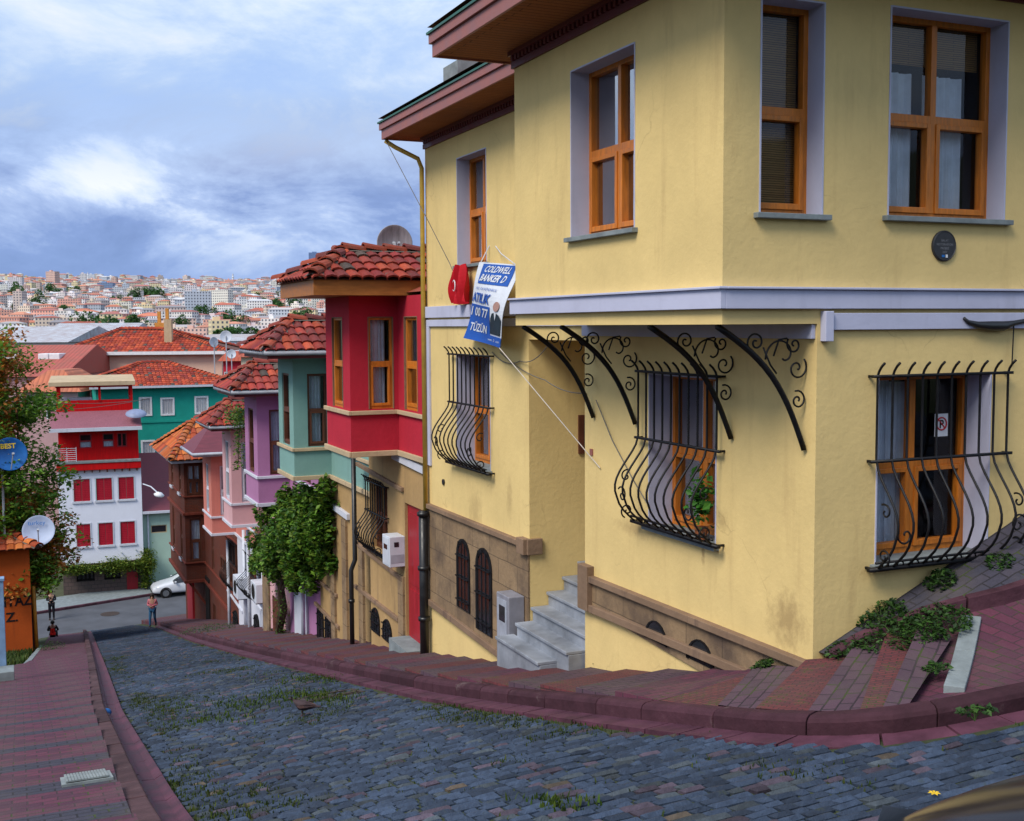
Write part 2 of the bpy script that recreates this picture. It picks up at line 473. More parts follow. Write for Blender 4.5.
# travelling from the right image edge round the corner and down the hill: road on the left-hand side of travel reversed
sweep(mb, RK, [(0,-.2),(.0,.11),(-.015,.14),(-.045,.156),(-.135,.16),(-.135,-.2)], RZ, seg=.8, gap=.005, jitter=.006, col=KC)
struct(mb.build('kerb', M_KERBV, None, bevel=.006))
mb = MB(); sweep(mb, RK, [(.24,-.1),(.24,.012),(.0,.018),(.0,-.1)], RZ, seg=.5, jitter=.002)
struct(mb.build('channel', M_CHANNEL, None))
LP_ = [(cl(s), s) for s in np.arange(-10, 60.5, .9)]
mb = MB(); sweep(mb, LP_, [(.38,-.2),(.38,.145),(.235,.15),(.22,.135),(.22,-.2)], RZ, jitter=.006, col=(.095,.05,.055))
struct(mb.build('kerb', M_KERBV, None, bevel=.008))
mb = MB(); sweep(mb, LP_, [(.215,-.1),(.215,.06),(.175,.065),(.16,.01),(.05,.0),(.0,.03),(-.02,.03),(-.02,-.1)], RZ, seg=1.4, jitter=.002)
struct(mb.build('channel', M_CHANNEL, None))

# stepped pavements ------------------------------------------------
def uvq(pts): return [(p[0], p[1]) for p in pts]
def tread(mb, a, b, c, d, za, zb, riser=.16, rot=True, off=0):
    """a,b at the uphill edge (left,right), c,d downhill (right,left); flat top, riser below the downhill edge"""
    top = [(a[0],a[1],za),(b[0],b[1],za),(c[0],c[1],zb),(d[0],d[1],zb)]
    mb.quad(*top, uv=[(p[0]+off, p[1]-a[1]) for p in top])
    lo = zb-riser-.05
    r = [(d[0],d[1],zb),(c[0],c[1],zb),(c[0],c[1],lo),(d[0],d[1],lo)]
    mb.quad(*r, uv=[(p[0], p[2]) for p in r])
def left_pavement():
    pk, gr = MB(), MB()
    def lefte(s): return lerp_tab([(-12,-9),(18,-7.6),(26,-5.7),(58,-4.5)], s)
    s = -10.2; st = 1.45
    while s < 25.5:
        z0 = RZ(-5.3, s)+.145
        s1, sm = s+st, s+st*.52
        f = lambda q: cl(q)-.38
        e = z0-.13; e2 = z0-.25
        a0, b0 = lefte(s), f(s)
        tread(gr, (a0,s),(b0,s),(f(sm),sm),(lefte(sm),sm), z0-.0, e, .01)
        tread(pk, (lefte(sm),sm),(f(sm),sm),(f(s1)+.0,s1),(lefte(s1),s1), e-.004, e2, .09)
        s = s1
    while s < 59.6:     # the far part is one smooth ramp
        s1 = s+1
        q = [(lefte(s), s), (cl(s)-.38, s), (cl(s1)-.38, s1), (lefte(s1), s1)]
        q = [(x, y, RZ(-5.3+.0*x, y)+.13) for x, y in q]
        pk.quad(*q, uv=uvq(q)); s = s1
    struct(pk.build('pavement', M_PINK, None)); struct(gr.build('pavement', M_GREY, None))
left_pavement()
def right_pavement():
    pk, gr, rd = MB(), MB(), MB()
    st = .66; s = .55; i = 0
    SK = .75
    sk = lambda q: SK*clamp((q-.6)/2.5)
    while s < 61:
        s1 = s+st*(1 if s < 20 else 1.6)
        ck = lambda q: cr(q)+.13
        z0 = RZ(ck(s), s)+.205
        w = lambda q: cw(q)+.05
        mb = (rd, gr)[i % 2] if i % 5 else pk
        sa, sb = s+sk(s), s1+sk(s1)
        ow = lambda q: lerp_tab([(0,.33),(1,.18),(3.2,.06),(6,.01),(9.4,.05),(14,.11),(70,.11)], q)
        top = [(ck(s),s,RZ(ck(s),s)+KH+.008),(w(sa),sa,RZ(w(sa),sa)+ow(sa)),(w(sb),sb,RZ(w(sb),sb)+ow(sb)+.055),(ck(s1),s1,RZ(ck(s1),s1)+KH+.055)]
        mb.quad(*top, uv=[(p[0]+i*.07, p[1]-s) for p in top])
        d, c = top[3], top[2]
        r = [d, c, (c[0],c[1],c[2]-.12), (d[0],d[1],d[2]-.12)]; mb.quad(*r, uv=[(p[0], p[2]) for p in r])
        mb.quad(top[0], top[3], (ck(s1), s1, top[3][2]-.4), (ck(s), s, top[0][2]-.4), uv=[(0,0),(.6,0),(.6,.3),(0,.3)])
        s = s1; i += 1
    # the fan of wedge-shaped steps round the house corner: kerb end (px,py) and wall end (px,py)
    G = lambda c, s: RZ(c, s)+KH
    def inner(px, py):
        p = at_h(px, py, G); best = None
        for (a, b) in zip(RK, RK[1:]):
            A, B = Vector(a), Vector(b); d = B-A; nr = Vector((-d.y, d.x)).normalized()*-.13
            t = clamp((Vector((p.x, p.y))-A-nr).dot(d)/d.dot(d)); q = A+nr+d*t; e = (q-Vector((p.x, p.y))).length
            if best is None or e < best[0]: best = (e, q)
        return best[1]
    K = [(690,713),(730,716),(788,719),(844,719),(884,716),(917,711)]
    Wd = [(757,672),(806,668),(852,657),(886,642),(918,637),(952,638)]
    kp = [inner(x, y) for x, y in K]; wp = [at_h(x, y, H2) for x, y in Wd]
    first = (Vector((cr(.55)+.13, .55)), Vector((.05, .55)))
    lines = [first] + [(k, w) for k, w in zip(kp, wp)]
    for j in range(len(lines)-1):
        (k0, w0), (k1, w1) = lines[j], lines[j+1]
        mb = (rd, gr)[j % 2]
        zk = lambda p: G(p.x, p.y); zw = lambda p: H2(p.x, p.y)
        # walking left to right the steps climb: tread level with its uphill (right) edge
        if j == 0:
            q = [(k0.x,k0.y,RZ(cr(.55),.55)+KH+.01),(k1.x,k1.y,zk(k1)),(w1.x,w1.y,zw(w1)),(w0.x,w0.y,RZ(cr(.55),.55)+KH+.01)]
        else:
            q = [(k0.x,k0.y,zk(k0)+.012),(k1.x,k1.y,zk(k1)-.0),(w1.x,w1.y,zw(w1)-.0),(w0.x,w0.y,zw(w0)+.07)]
        t = Vector((k0.x, k0.y)) - Vector((w0.x, w0.y)); t.normalize(); nn = Vector((-t.y, t.x))
        uv = [((p[0]-k0.x)*t.x+(p[1]-k0.y)*t.y, (p[0]-k0.x)*nn.x+(p[1]-k0.y)*nn.y) for p in q]
        if mb is rd: uv = [(b, a) for a, b in uv]
        mb.quad(*q, uv=uv)
        r = [q[0], q[3], (q[3][0], q[3][1], q[3][2]-.2), (q[0][0], q[0][1], q[0][2]-.2)]
        mb.quad(*r, uv=[(0,0),(1,0),(1,.1),(0,.1)])
    # paving right of the concrete edging, a gentle ramp
    cs = np.linspace(-1.2, 7, 42); 
    for a, b in zip(cs, cs[1:]):
        for s0, s1 in zip(np.linspace(-2.0, 0, 9), np.linspace(-2.0, 0, 9)[1:]):
            if a < -.9: continue
            q = [(x, y, H2(x, y)-.035) for x, y in ((a,s0),(b,s0),(b,s1),(a,s1))]
            # keep inside the kerb
            tab = sorted([(cc, ss) for cc, ss in RK[:_n0+1]])
            if s1 < lerp_tab(tab, a)+.15: continue
            q = [(x, max(y, lerp_tab(tab, x)+.1), H2(x, max(y, lerp_tab(tab, x)+.1))-.035) for x, y, z in q]
            pk.quad(*q, uv=[(p[1], p[0]) for p in q])
    struct(pk.build('pavement', M_PINK, None)); struct(gr.build('pavement', M_PURB, None)); struct(rd.build('pavement', M_RED, None))
    # ramp of grey brick against the wall with its border stones
    rp = MB(); bl = MB()
    bpts = [at_h(x, y, H2) for x, y in ((822,660),(862,641),(900,627),(940,613),(985,602),(1024,593))]
    bpts = [Vector((p.x, min(-.16, p.y))) for p in bpts]; bpts.append(Vector((7, -.75)))
    for p, q in zip(bpts, bpts[1:]):
        n_ = max(1, int((q-p).length/.3))
        for k in range(n_):
            a, b = p.lerp(q, k/n_), p.lerp(q, (k+1)/n_)
            quad = [(a.x, a.y, H2(a.x,a.y)+.05), (b.x, b.y, H2(b.x,b.y)+.05), (b.x, .0, H2(b.x,0)+.06), (a.x, .0, H2(a.x,0)+.06)]
            rp.quad(*quad, uv=[(v[0], v[1]) for v in quad])
    struct(rp.build('pavement', M_GREY, None))
    sweep(bl, [(p.x, p.y) for p in bpts], [(.05,-.15),(.05,.075),(-.05,.07),(-.05,-.15)], lambda c, s: H2(c, s), seg=.55, jitter=.01)
    struct(bl.build('kerb', M_KERB, None, bevel=.006))
    eg = MB(); a, b = at_h(954, 688, H2), at_h(972, 617, H2)
    sweep(eg, [(a.x, a.y), (b.x, b.y)], [(.07,-.1),(.07,.012),(-.07,.012),(-.07,-.1)], H2, seg=.35, gap=.003)
    struct(eg.build('kerb', M_CONC, None, bevel=.006))
    return bpts, a, b
BORDER, EDG_A, EDG_B = right_pavement()

# asphalt cross street at the foot of the hill, with its pavement in front of the white house
WHF = Frame(-28.3, 71.5, FLAT, math.atan2(3.5, 4.2))
mb = MB(); mb.quad((-30,-27,.012),(60,-27,.012),(60,-2.2,.012),(-30,-2.2,.012))
struct(mb.build('cross_street', M_ASPH, None, frame=WHF))
mb = MB(); mb.box(-30, 60, -2.0, 1, -.3, .15)
struct(mb.build('pavement', M_CONC, None, frame=WHF, bevel=.02))
mb = MB(); mb.box(-30, 60, -2.2, -1.995, -.3, .162)
struct(mb.build('kerb', M_KERB, None, frame=WHF, bevel=.02))
# ------------------------------------------------------------------ planes and openings
def PX(x0): return lambda a, z, o: (x0-o, a, z)      # wall at x=x0 facing -x, a runs along y
def PY(y0): return lambda a, z, o: (a, y0-o, z)      # wall at y=y0 facing -y, a runs along x
def pb(mb, pl, a0, a1, z0, z1, o0, o1, col=None):
    mb.hexa([pl(a0,z0,o0), pl(a1,z0,o0), pl(a1,z0,o1), pl(a0,z0,o1), pl(a0,z1,o0), pl(a1,z1,o0), pl(a1,z1,o1), pl(a0,z1,o1)], col)
def pbs(mb, pl, a0, a1, zb0, zb1, zt0, zt1, o0, o1, col=None):   # sloped: bottom z at a0,a1, top z at a0,a1
    mb.hexa([pl(a0,zb0,o0), pl(a1,zb1,o0), pl(a1,zb1,o1), pl(a0,zb0,o1), pl(a0,zt0,o0), pl(a1,zt1,o0), pl(a1,zt1,o1), pl(a0,zt0,o1)], col)
def wall(mb, pl, a0, a1, z0, z1, ops=(), depth=.2, step=2.5):
    A = sorted({a0, a1, *[o[0] for o in ops], *[o[1] for o in ops]}); Z = sorted({z0, z1, *[o[2] for o in ops], *[o[3] for o in ops]})
    for i in range(len(A)-1):
        for j in range(len(Z)-1):
            am, zm = (A[i]+A[i+1])/2, (Z[j]+Z[j+1])/2
            if any(o[0] < am < o[1] and o[2] < zm < o[3] for o in ops): continue
            mb.quad(pl(A[i],Z[j],0), pl(A[i+1],Z[j],0), pl(A[i+1],Z[j+1],0), pl(A[i],Z[j+1],0))
    for (p, q, r, t) in ops:
        d = -depth
        mb.quad(pl(p,r,0), pl(p,t,0), pl(p,t,d), pl(p,r,d)); mb.quad(pl(q,r,0), pl(q,t,0), pl(q,t,d), pl(q,r,d))
        mb.quad(pl(p,r,0), pl(q,r,0), pl(q,r,d), pl(p,r,d)); mb.quad(pl(p,t,0), pl(q,t,0), pl(q,t,d), pl(p,t,d))
def wavy(mb, pl, a0, a1, z0, z1, o, amp=.03, n=None, waves=9, seed=0):
    n = n or max(10, int((a1-a0)*60)); rr = random.Random(seed); ph = rr.uniform(0, 6)
    for i in range(n):
        u0, u1 = i/n, (i+1)/n
        f = lambda u: o + amp*math.sin(u*waves*6.28*.5+ph) + amp*.5*math.sin(u*waves*7.1+ph*2)
        mb.quad(pl(a0+(a1-a0)*u0, z0, f(u0)), pl(a0+(a1-a0)*u1, z0, f(u1)), pl(a0+(a1-a0)*u1, z1, f(u1)*.7+o*.3), pl(a0+(a1-a0)*u0, z1, f(u0)*.7+o*.3))
M_WOOD = paint('varnished_wood', (.56,.17,.018), .42, .28, .45, 3, bmp=.12, streak=(9,9,1.2))
M_WOODD = paint('dark_wood', (.11,.035,.018), .5, .3, .4, 4, bmp=.15)
M_WHITEP = paint('white_paint', (.72,.73,.76), .55, .08, .4, 5)
M_LILAC = plaster('lilac_grey_trim', (.50,.51,.66), .08, .25, (.2,.2,.25), bmp=.12)
M_GLASS = glass('window_glass')
M_CURT = paint('net_curtain', (.74,.79,.86), .95, .1, .1, 8, bmp=0)
M_BAMB = brickmat('bamboo_blind', (.40,.22,.07), (.30,.16,.05), (.03,.02,.01), .5, .018, .003, uv=False, gfac=.1)
M_IRON = paint('wrought_iron', (.006,.006,.008), .5, .4, .3, 20, bmp=.15)
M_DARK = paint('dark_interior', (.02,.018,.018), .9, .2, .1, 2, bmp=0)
M_MARB = paint('grey_marble', (.25,.27,.31), .6, .4, .4, 2.2, bmp=.2)
M_STONE = brickmat('tan_stone_blocks', (.34,.23,.13), (.26,.17,.095), (.10,.07,.045), .62, .34, .006, grime=(.085,.058,.045), gfac=.85, uv=False, bmp=.6)
M_STONED = plaster('grimy_moulding', (.24,.155,.10), .25, .8, (.07,.045,.045), bmp=.5)
def yellow_wall():
    m = plaster('yellow_render', (.75,.555,.235), .09, .38, (.42,.27,.12), bmp=.22, bumpscale=16)
    nt = m.node_tree; b = nt.nodes['Principled BSDF']; src = b.inputs['Base Color'].links[0].from_socket
    # old brown water stains on the render below the near window and at the corner
    v = coords(nt); c = src
    for (y, z, ry, rz, k) in ((1.62, .72, .045, .30, .75), (1.30, .95, .10, .12, .35), (.35, .25, .30, .28, .5), (2.9, .62, .5, .10, .35), (7.4, .15, .3, .4, .3), (6.2, .5, .12, .35, .3)):
        mp = N(nt, 'ShaderNodeMapping'); mp.vector_type = 'POINT'; mp.inputs['Location'].default_value = (0, -y/ry, -z/rz); mp.inputs['Scale'].default_value = (.6, 1/ry, 1/rz); L(nt, v, mp.inputs[0])
        ln = N(nt, 'ShaderNodeVectorMath'); ln.operation = 'LENGTH'; L(nt, mp.outputs[0], ln.inputs[0])
        ad = N(nt, 'ShaderNodeMath'); ad.operation = 'MULTIPLY_ADD'; L(nt, noise_(nt, v, 9, 6, .7), ad.inputs[0]); ad.inputs[1].default_value = 1.8; L(nt, ln.outputs[1], ad.inputs[2])
        f = ramp(nt, ad.outputs[0], [(.9,(k,k,k)),(1.0,(k*.6,k*.6,k*.6))]); 
        mr = N(nt, 'ShaderNodeMapRange'); mr.inputs['From Min'].default_value = 1.9; mr.inputs['From Max'].default_value = 1.1; mr.inputs['To Max'].default_value = k; L(nt, ad.outputs[0], mr.inputs[0])
        c = mixc(nt, mr.outputs[0], c, (.20,.11,.05))
    # hairline cracks where the render has moved
    vd = N(nt, 'ShaderNodeVectorMath'); vd.operation = 'MULTIPLY_ADD'; vd.inputs[1].default_value = (.5,.5,.5)
    nz = N(nt, 'ShaderNodeTexNoise'); nz.inputs['Scale'].default_value = 2.2; nz.inputs['Detail'].default_value = 6; L(nt, v, nz.inputs['Vector']); L(nt, nz.outputs[1], vd.inputs[0]); L(nt, v, vd.inputs[2])
    vo = N(nt, 'ShaderNodeTexVoronoi'); vo.feature = 'DISTANCE_TO_EDGE'; vo.inputs['Scale'].default_value = .75; L(nt, vd.outputs[0], vo.inputs['Vector'])
    cr_ = ramp(nt, vo.outputs[0], [(.0,(1,1,1)),(.006,(0,0,0))]); mk = ramp(nt, noise_(nt, v, .9, 3), [(.52,(0,0,0)),(.62,(.3,.3,.3))])
    mm = N(nt, 'ShaderNodeMath'); mm.operation = 'MULTIPLY'; L(nt, cr_, mm.inputs[0]); L(nt, mk, mm.inputs[1]); c = mixc(nt, mm.outputs[0], c, (.28,.18,.08))
    L(nt, c, b.inputs['Base Color']); return m
M_YELL = yellow_wall()
M_YELL_ = 0 and plaster('yellow_render', (.75,.555,.235), .09, .38, (.42,.27,.12), bmp=.22, bumpscale=16)
M_FASC = paint('fascia_paint', (.30,.11,.095), .5, .15, .4, 3, bmp=.1)
M_GREEN = paint('green_flashing', (.03,.12,.09), .5, .2, .4, 4)
M_SOFF = brickmat('soffit_boards', (.34,.12,.035), (.29,.10,.03), (.06,.02,.01), 3.0, .09, .006, uv=False, gfac=.2, bmp=.8, flat=True)
M_MAROON = paint('maroon_paint', (.13,.022,.028), .5, .2, .4, 4)
M_BLACKP = paint('black_pipe', (.012,.012,.014), .4, .3, .5, 8)

def window(th, pl, a0, a1, z0, z1, d=.2, wood=None, surround=None, mull=1, trans=.5, sash=True, sill=None, curtain=None, fw=.055, blind=False, glassm=None, top_trans=None, dark=True):
    wood = wood or M_WOOD; mb = MB()
    fo = -d+.01; fi = -d-.06
    pb(mb, pl, a0, a0+fw, z0, z1, fi, fo); pb(mb, pl, a1-fw, a1, z0, z1, fi, fo)
    pb(mb, pl, a0+fw, a1-fw, z0, z0+fw, fi, fo-.001); pb(mb, pl, a0+fw, a1-fw, z1-fw, z1, fi, fo-.001)
    cols = []
    iw = (a1-a0-2*fw)
    for k in range(mull):
        x = a0+fw+iw*(k+1)/(mull+1); pb(mb, pl, x-fw*.55, x+fw*.55, z0+fw, z1-fw, fi, fo+.004); cols.append(x)
    zt = z0+(z1-z0)*trans if trans else None
    if trans: pb(mb, pl, a0+fw, a1-fw, zt-fw*.6, zt+fw*.6, fi, fo+.002)
    if sash:
        edges = [a0+fw]+[x for x in cols]+[a1-fw]; sw = fw*.75
        for p, q in zip(edges, edges[1:]):
            pp = p+(fw*.55 if p in cols else 0); qq = q-(fw*.55 if q in cols else 0); zt2 = (zt-fw*.6) if trans else z1-fw; zb = z0+fw
            pb(mb, pl, pp, pp+sw, zb, zt2, fi+.01, fo+.016); pb(mb, pl, qq-sw, qq, zb, zt2, fi+.01, fo+.016)
            pb(mb, pl, pp+sw, qq-sw, zb, zb+sw*1.2, fi+.01, fo+.015); pb(mb, pl, pp+sw, qq-sw, zt2-sw, zt2, fi+.01, fo+.015)
    w = mb.build('window', wood, th, bevel=.004 if fw > .04 else 0)
    W = sub(th, w)
    g = MB(); g.quad(pl(a0+.01,z0+.01,-d-.035), pl(a1-.01,z0+.01,-d-.035), pl(a1-.01,z1-.01,-d-.035), pl(a0+.01,z1-.01,-d-.035))
    g.build('pane', glassm or M_GLASS, W)
    if surround:
        s = MB(); t = .012
        pb(s, pl, a0-.002, a0+t, z0, z1, -d, .006); pb(s, pl, a1-t, a1+.002, z0, z1, -d, .006)
        pb(s, pl, a0+t, a1-t, z1-t, z1+.002, -d, .006)
        s.build('surround', surround, W)
    if sill:
        s = MB(); pb(s, pl, a0-.05, a1+.05, z0-.04, z0+.002, -d, .06); s.build('sill', sill, W, bevel=.004)
    if curtain:
        c = MB()
        for i, (u0, u1, v0, v1) in enumerate(curtain):
            wavy(c, pl, a0+(a1-a0)*u0, a0+(a1-a0)*u1, z0+(z1-z0)*v0, z0+(z1-z0)*v1, -d-.14, .02, waves=10*(u1-u0)+3, seed=i)
        c.build('curtain', M_CURT, W)
    if blind:
        c = MB(); pb(c, pl, a0+.03, a1-.03, z0+(z1-z0)*blind, z1-.03, -d-.13, -d-.12); c.build('blind', M_BAMB, W)
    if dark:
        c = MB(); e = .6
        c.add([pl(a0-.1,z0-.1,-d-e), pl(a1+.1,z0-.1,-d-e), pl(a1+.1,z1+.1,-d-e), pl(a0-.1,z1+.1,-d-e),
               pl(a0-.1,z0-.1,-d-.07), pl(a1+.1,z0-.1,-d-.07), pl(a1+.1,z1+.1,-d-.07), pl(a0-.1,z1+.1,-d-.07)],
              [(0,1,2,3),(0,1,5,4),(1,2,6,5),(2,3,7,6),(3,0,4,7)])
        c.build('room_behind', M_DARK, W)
    return W

def spiral(cx, cz, r0, turns, a0, sgn=1, n=26, shrink=.12):
    out = []
    for i in range(n+1):
        t = i/n; r = r0*(1-t*(1-shrink)); a = a0 + sgn*turns*2*math.pi*t
        out.append((cx + r*math.cos(a), cz + r*math.sin(a)))
    return out
def grille(th, pl, a0, a1, z0, z1, n=9, bulge=.27, base=.07, label=None, rr=.0108):
    """belly grille: straight above the middle rail, swelling out below"""
    mb = MB(); zm = z0+(z1-z0)*.56; zt = z1
    prof = [(zt+.11, .15), (zt+.08, .115), (zt+.04, .085), (zt, base)]
    prof += [(zm+.02, base)]
    H = zm-z0
    for k in range(1, 13):
        t = k/13
        o = base + bulge*(math.sin(math.pi*min(1, t**1.25))**1.15 if t < .72 else math.sin(math.pi*(.72**1.25))**1.15*(1-((t-.72)/.28)**1.6) + .06*((t-.72)/.28))
        prof.append((zm - H*t, o))
    prof.append((z0, base+.03))
    for i in range(n):
        a = a0+(a1-a0)*i/(n-1)
        mb.tube([pl(a, z, o) for z, o in prof], rr, 6)
    for z, o, ext in ((zt, base, .05), (zm, base, .06)):
        pb(mb, pl, a0-ext, a1+ext, z-.012, z+.012, o-.014, o+.014)
    pb(mb, pl, a0-.08, a1+.08, z0-.016, z0+.014, base+.0, base+.05)
    pb(mb, pl, a0-.04, a1+.04, z0+.05, z0+.068, base+.05, base+.068)
    # stays back to the wall
    for a in (a0-.03, a1+.03):
        for z in (z0, zm, zt): pb(mb, pl, a-.01, a+.01, z-.01, z+.01, -.03, base+.01)
    # scrolls on both flanks
    for a, sg in ((a0-.012, -1), (a1+.012, 1)):
        for (oc, zc, r, tr, st, sn) in ((base+.12, z0+.12, .075, 1.3, -1.2, 1), (base+.13, z0+H*.55, .07, 1.0, 2.2, -1)):
            mb.tube([pl(a, z, o) for o, z in spiral(oc, zc, r, tr, st, sn)], rr*.8, 5)
    # scrolls in the belly of the outer bays
    for sg, aa in ((1, a0), (-1, a1)):
        mb.tube([pl(aa+sg*(.10+x), z0+H*.35+zz, base+bulge*.9) for x, zz in spiral(0, 0, .09, 1.1, 2.5, sg)], rr*.8, 5)
    for k in range(n-1):
        am = a0+(a1-a0)*(k+.5)/(n-1)
        mb.tube([pl(am+x, z0+.02+abs(zz), base+.04) for x, zz in spiral(0, .0, .034, .5, 0, 1, 8, 1)], rr*.8, 4)
    return mb.build('window_grille', M_IRON, th, smooth=True, label=label)

def arched(th, pl, a0, a1, z0, z1, name='window', bars=3, wood=None, surround=None):
    """arched opening: dark pane in a shallow box, rim, iron bars"""
    am = (a0+a1)/2; r = (a1-a0)/2; arc = [(am-r*math.cos(math.pi*k/10), z1-r+r*math.sin(math.pi*k/10)) for k in range(11)]
    out = [(a0, z0)] + arc + [(a1, z0)]
    m = MB(); n = len(out)
    ins = [(am+(a-am)*.82, z0+.03+(z-z0-.03)*.94) for a, z in out]
    m.add([pl(a, z, .012) for a, z in out]+[pl(a, z, .012) for a, z in ins]+[pl(a, z, -.05) for a, z in out]+[pl(a, z, -.05) for a, z in ins],
          [(i, (i+1)%n, (i+1)%n+n, i+n) for i in range(n)] + [(i, (i+1)%n, (i+1)%n+2*n, i+2*n) for i in range(n)] + [(i+n, (i+1)%n+n, (i+1)%n+3*n, i+3*n) for i in range(n)])
    w = m.build(name, wood or M_IRON, th); W = sub(th, w)
    g = MB(); g.add([pl(a, z, .004) for a, z in ins], [tuple(range(n))]); g.build('pane', M_DGLASS, W)
    if bars:
        b = MB()
        for k in range(bars):
            a = a0+(a1-a0)*(k+1)/(bars+1); h = math.sqrt(max(0, r*r-(a-am)**2)); b.tube([pl(a, z0+.02, .03), pl(a, z1-r+h-.02, .03)], .009, 5)
        for f in (.12, .45, .75): pb(b, pl, a0+.02, a1-.02, z0+(z1-z0)*f-.008, z0+(z1-z0)*f+.008, .02, .04)
        b.build('bars', M_IRON, W)
    return W
def dglass():
    m, nt, b = mat_base('dark_glass'); v = coords(nt); n1 = noise_(nt, v, 3, 3)
    L(nt, mixc(nt, n1, (.008,.009,.012), (.03,.032,.04)), b.inputs['Base Color']); b.inputs['Roughness'].default_value = .08
    return m
M_DGLASS = dglass()

# ------------------------------------------------------------------ yellow corner house
Z = lambda px, py, x=None, y=None: (ST.at_x(px, py, x) if x is not None else ST.at_y(px, py, y)).z
BX = -.90; SA = 4.05; SC = 5.57; SD = 9.36
SB = ST.at_x(515, 200, BX).y
ZB = .265; ZSOF = -.005
ZTOP = Z(515, 62, x=BX)+.10; ZTOP2 = Z(515, 105, x=0)+.10
XR = 8.0
print('yellow', SB, ZTOP, ZTOP2)
yh = thing('yellow_house', 'large yellow corner house with orange wooden windows and belly iron grilles', 'house', ST, (0, 0, -2.75))
def rect(plx, far, near, top, bot, axis, pos):
    f = ST.at_x if axis == 'x' else ST.at_y
    a = sorted([f(far, (top+bot)/2, pos)[1 if axis == 'x' else 0], f(near, (top+bot)/2, pos)[1 if axis == 'x' else 0]])
    return a
# openings (a0,a1,z0,z1)
def opx(pos, pxa, pya_top, pxb, pyb_top, pyb_bot):   # on a wall x=pos: far px, near px and the near edge's top and bottom
    far = ST.at_x(pxa, pya_top, pos); nt_, nb = ST.at_x(pxb, pyb_top, pos), ST.at_x(pxb, pyb_bot, pos)
    return (min(far.y, nb.y), max(far.y, nb.y), nb.z, nt_.z)
W1 = opx(BX, 571, 150, 635, 42, 228)
W2 = opx(0, 457, 200, 487, 147, 262)
W3 = opx(0, 649, 450, 716, 378, 546)
W4 = opx(0, 457, 410, 491, 356, 471)
def opy(pos, pxl, pxr, pyt, pyb, pxm=None):
    l, r = ST.at_y(pxl, (pyt+pyb)/2, pos), ST.at_y(pxr, (pyt+pyb)/2, pos); m = pxm or pxl
    return (l.x, r.x, ST.at_y(m, pyb, pos).z, ST.at_y(m, pyt, pos).z)
W5 = opy(0, 760, 824, -6, 213); W6 = opy(0, 889, 1007, 5, 216); W7 = opy(0, 876, 989, 376, 564)
W8 = (W6[1]+.9, W6[1]+.9+(W6[1]-W6[0]), W6[2], W6[3]); W9 = (W7[1]+1.0, W7[1]+1.0+(W7[1]-W7[0]), W7[2]+.3, W7[3]+.3)
for n_, w_ in zip('123456789', (W1,W2,W3,W4,W5,W6,W7,W8,W9)): print('W', n_, [round(q,2) for q in w_])
w_ = MB(); BOT = -8
wall(w_, PX(0), 0, SA, BOT, ZSOF+.3, [W3], .3)              # lower wall, street side
wall(w_, PX(0), SC, SD, BOT, ZTOP2, [W2, W4], .3)
wall(w_, PX(0), SA, SC, Z(556, 340, x=0), ZTOP2)              # over the doorway recess
# recess
ZR = Z(556, 340, x=0)
w_.quad((0,SC,BOT),(3.2,SC,BOT),(3.2,SC,ZR),(0,SC,ZR)); w_.quad((0,SA,BOT),(3.2,SA,BOT),(3.2,SA,ZR),(0,SA,ZR)); w_.quad((3.2,SA,BOT),(3.2,SC,BOT),(3.2,SC,ZR),(3.2,SA,ZR))
w_.quad((0,SA,ZR),(3.2,SA,ZR),(3.2,SC,ZR),(0,SC,ZR))
wall(w_, PX(BX), 0, SB, ZSOF, ZTOP, [W1], .22)
wall(w_, PY(0), BX, XR, ZB-.1, ZTOP, [W5, W6, W8], .22); wall(w_, PY(0), BX, XR, ZSOF, ZB-.1)
wall(w_, PY(0.0), 0, XR, BOT, ZSOF, [W7, W9], .3)
w_.quad((BX,SB,ZSOF),(0,SB,ZSOF),(0,SB,ZTOP),(BX,SB,ZTOP))
w_.quad((BX,0,ZSOF),(0,0,ZSOF),(0,SB,ZSOF),(BX,SB,ZSOF))
w_.quad((0,SD,BOT),(XR,SD,BOT),(XR,SD,ZTOP2),(0,SD,ZTOP2)); w_.quad((XR,0,BOT),(XR,SD,BOT),(XR,SD,ZTOP2),(XR,0,ZTOP))
w_.build('wall', M_YELL, yh)
# trim bands
b = MB()
BH = .15
pb(b, PX(BX), -.05, SB+.05, ZB-BH, ZB, 0, .05); pb(b, PY(0), BX+.0, XR, ZB-BH-.001, ZB-.001, 0, .05)
pb(b, PX(BX), -.07, SB+.05, ZB, ZB+.02, 0, .075); pb(b, PY(0), BX, XR, ZB, ZB+.019, 0, .075)
pb(b, PX(0), SB+.01, SD+.02, ZB-BH, ZB+.02, 0, .05); pb(b, PX(0), SB+.01, SD, ZB-BH-.13, ZB-BH-.03, 0, .035)
pb(b, PX(0), SD-.17, SD-.02, Z(430, 465, x=0), ZB-BH-.13, 0, .035)
pb(b, PY(0), .09, XR, ZSOF-.05+.0, ZSOF+.085, .0, .04)
pb(b, PY(0), .03, .11, ZSOF-.14, ZSOF+.10, .0, .07)
pb(b, PX(0), .02, SA-.0, ZSOF-.12, ZSOF-.003, .0, .04)
b.build('trim_band', M_LILAC, yh, bevel=.004)
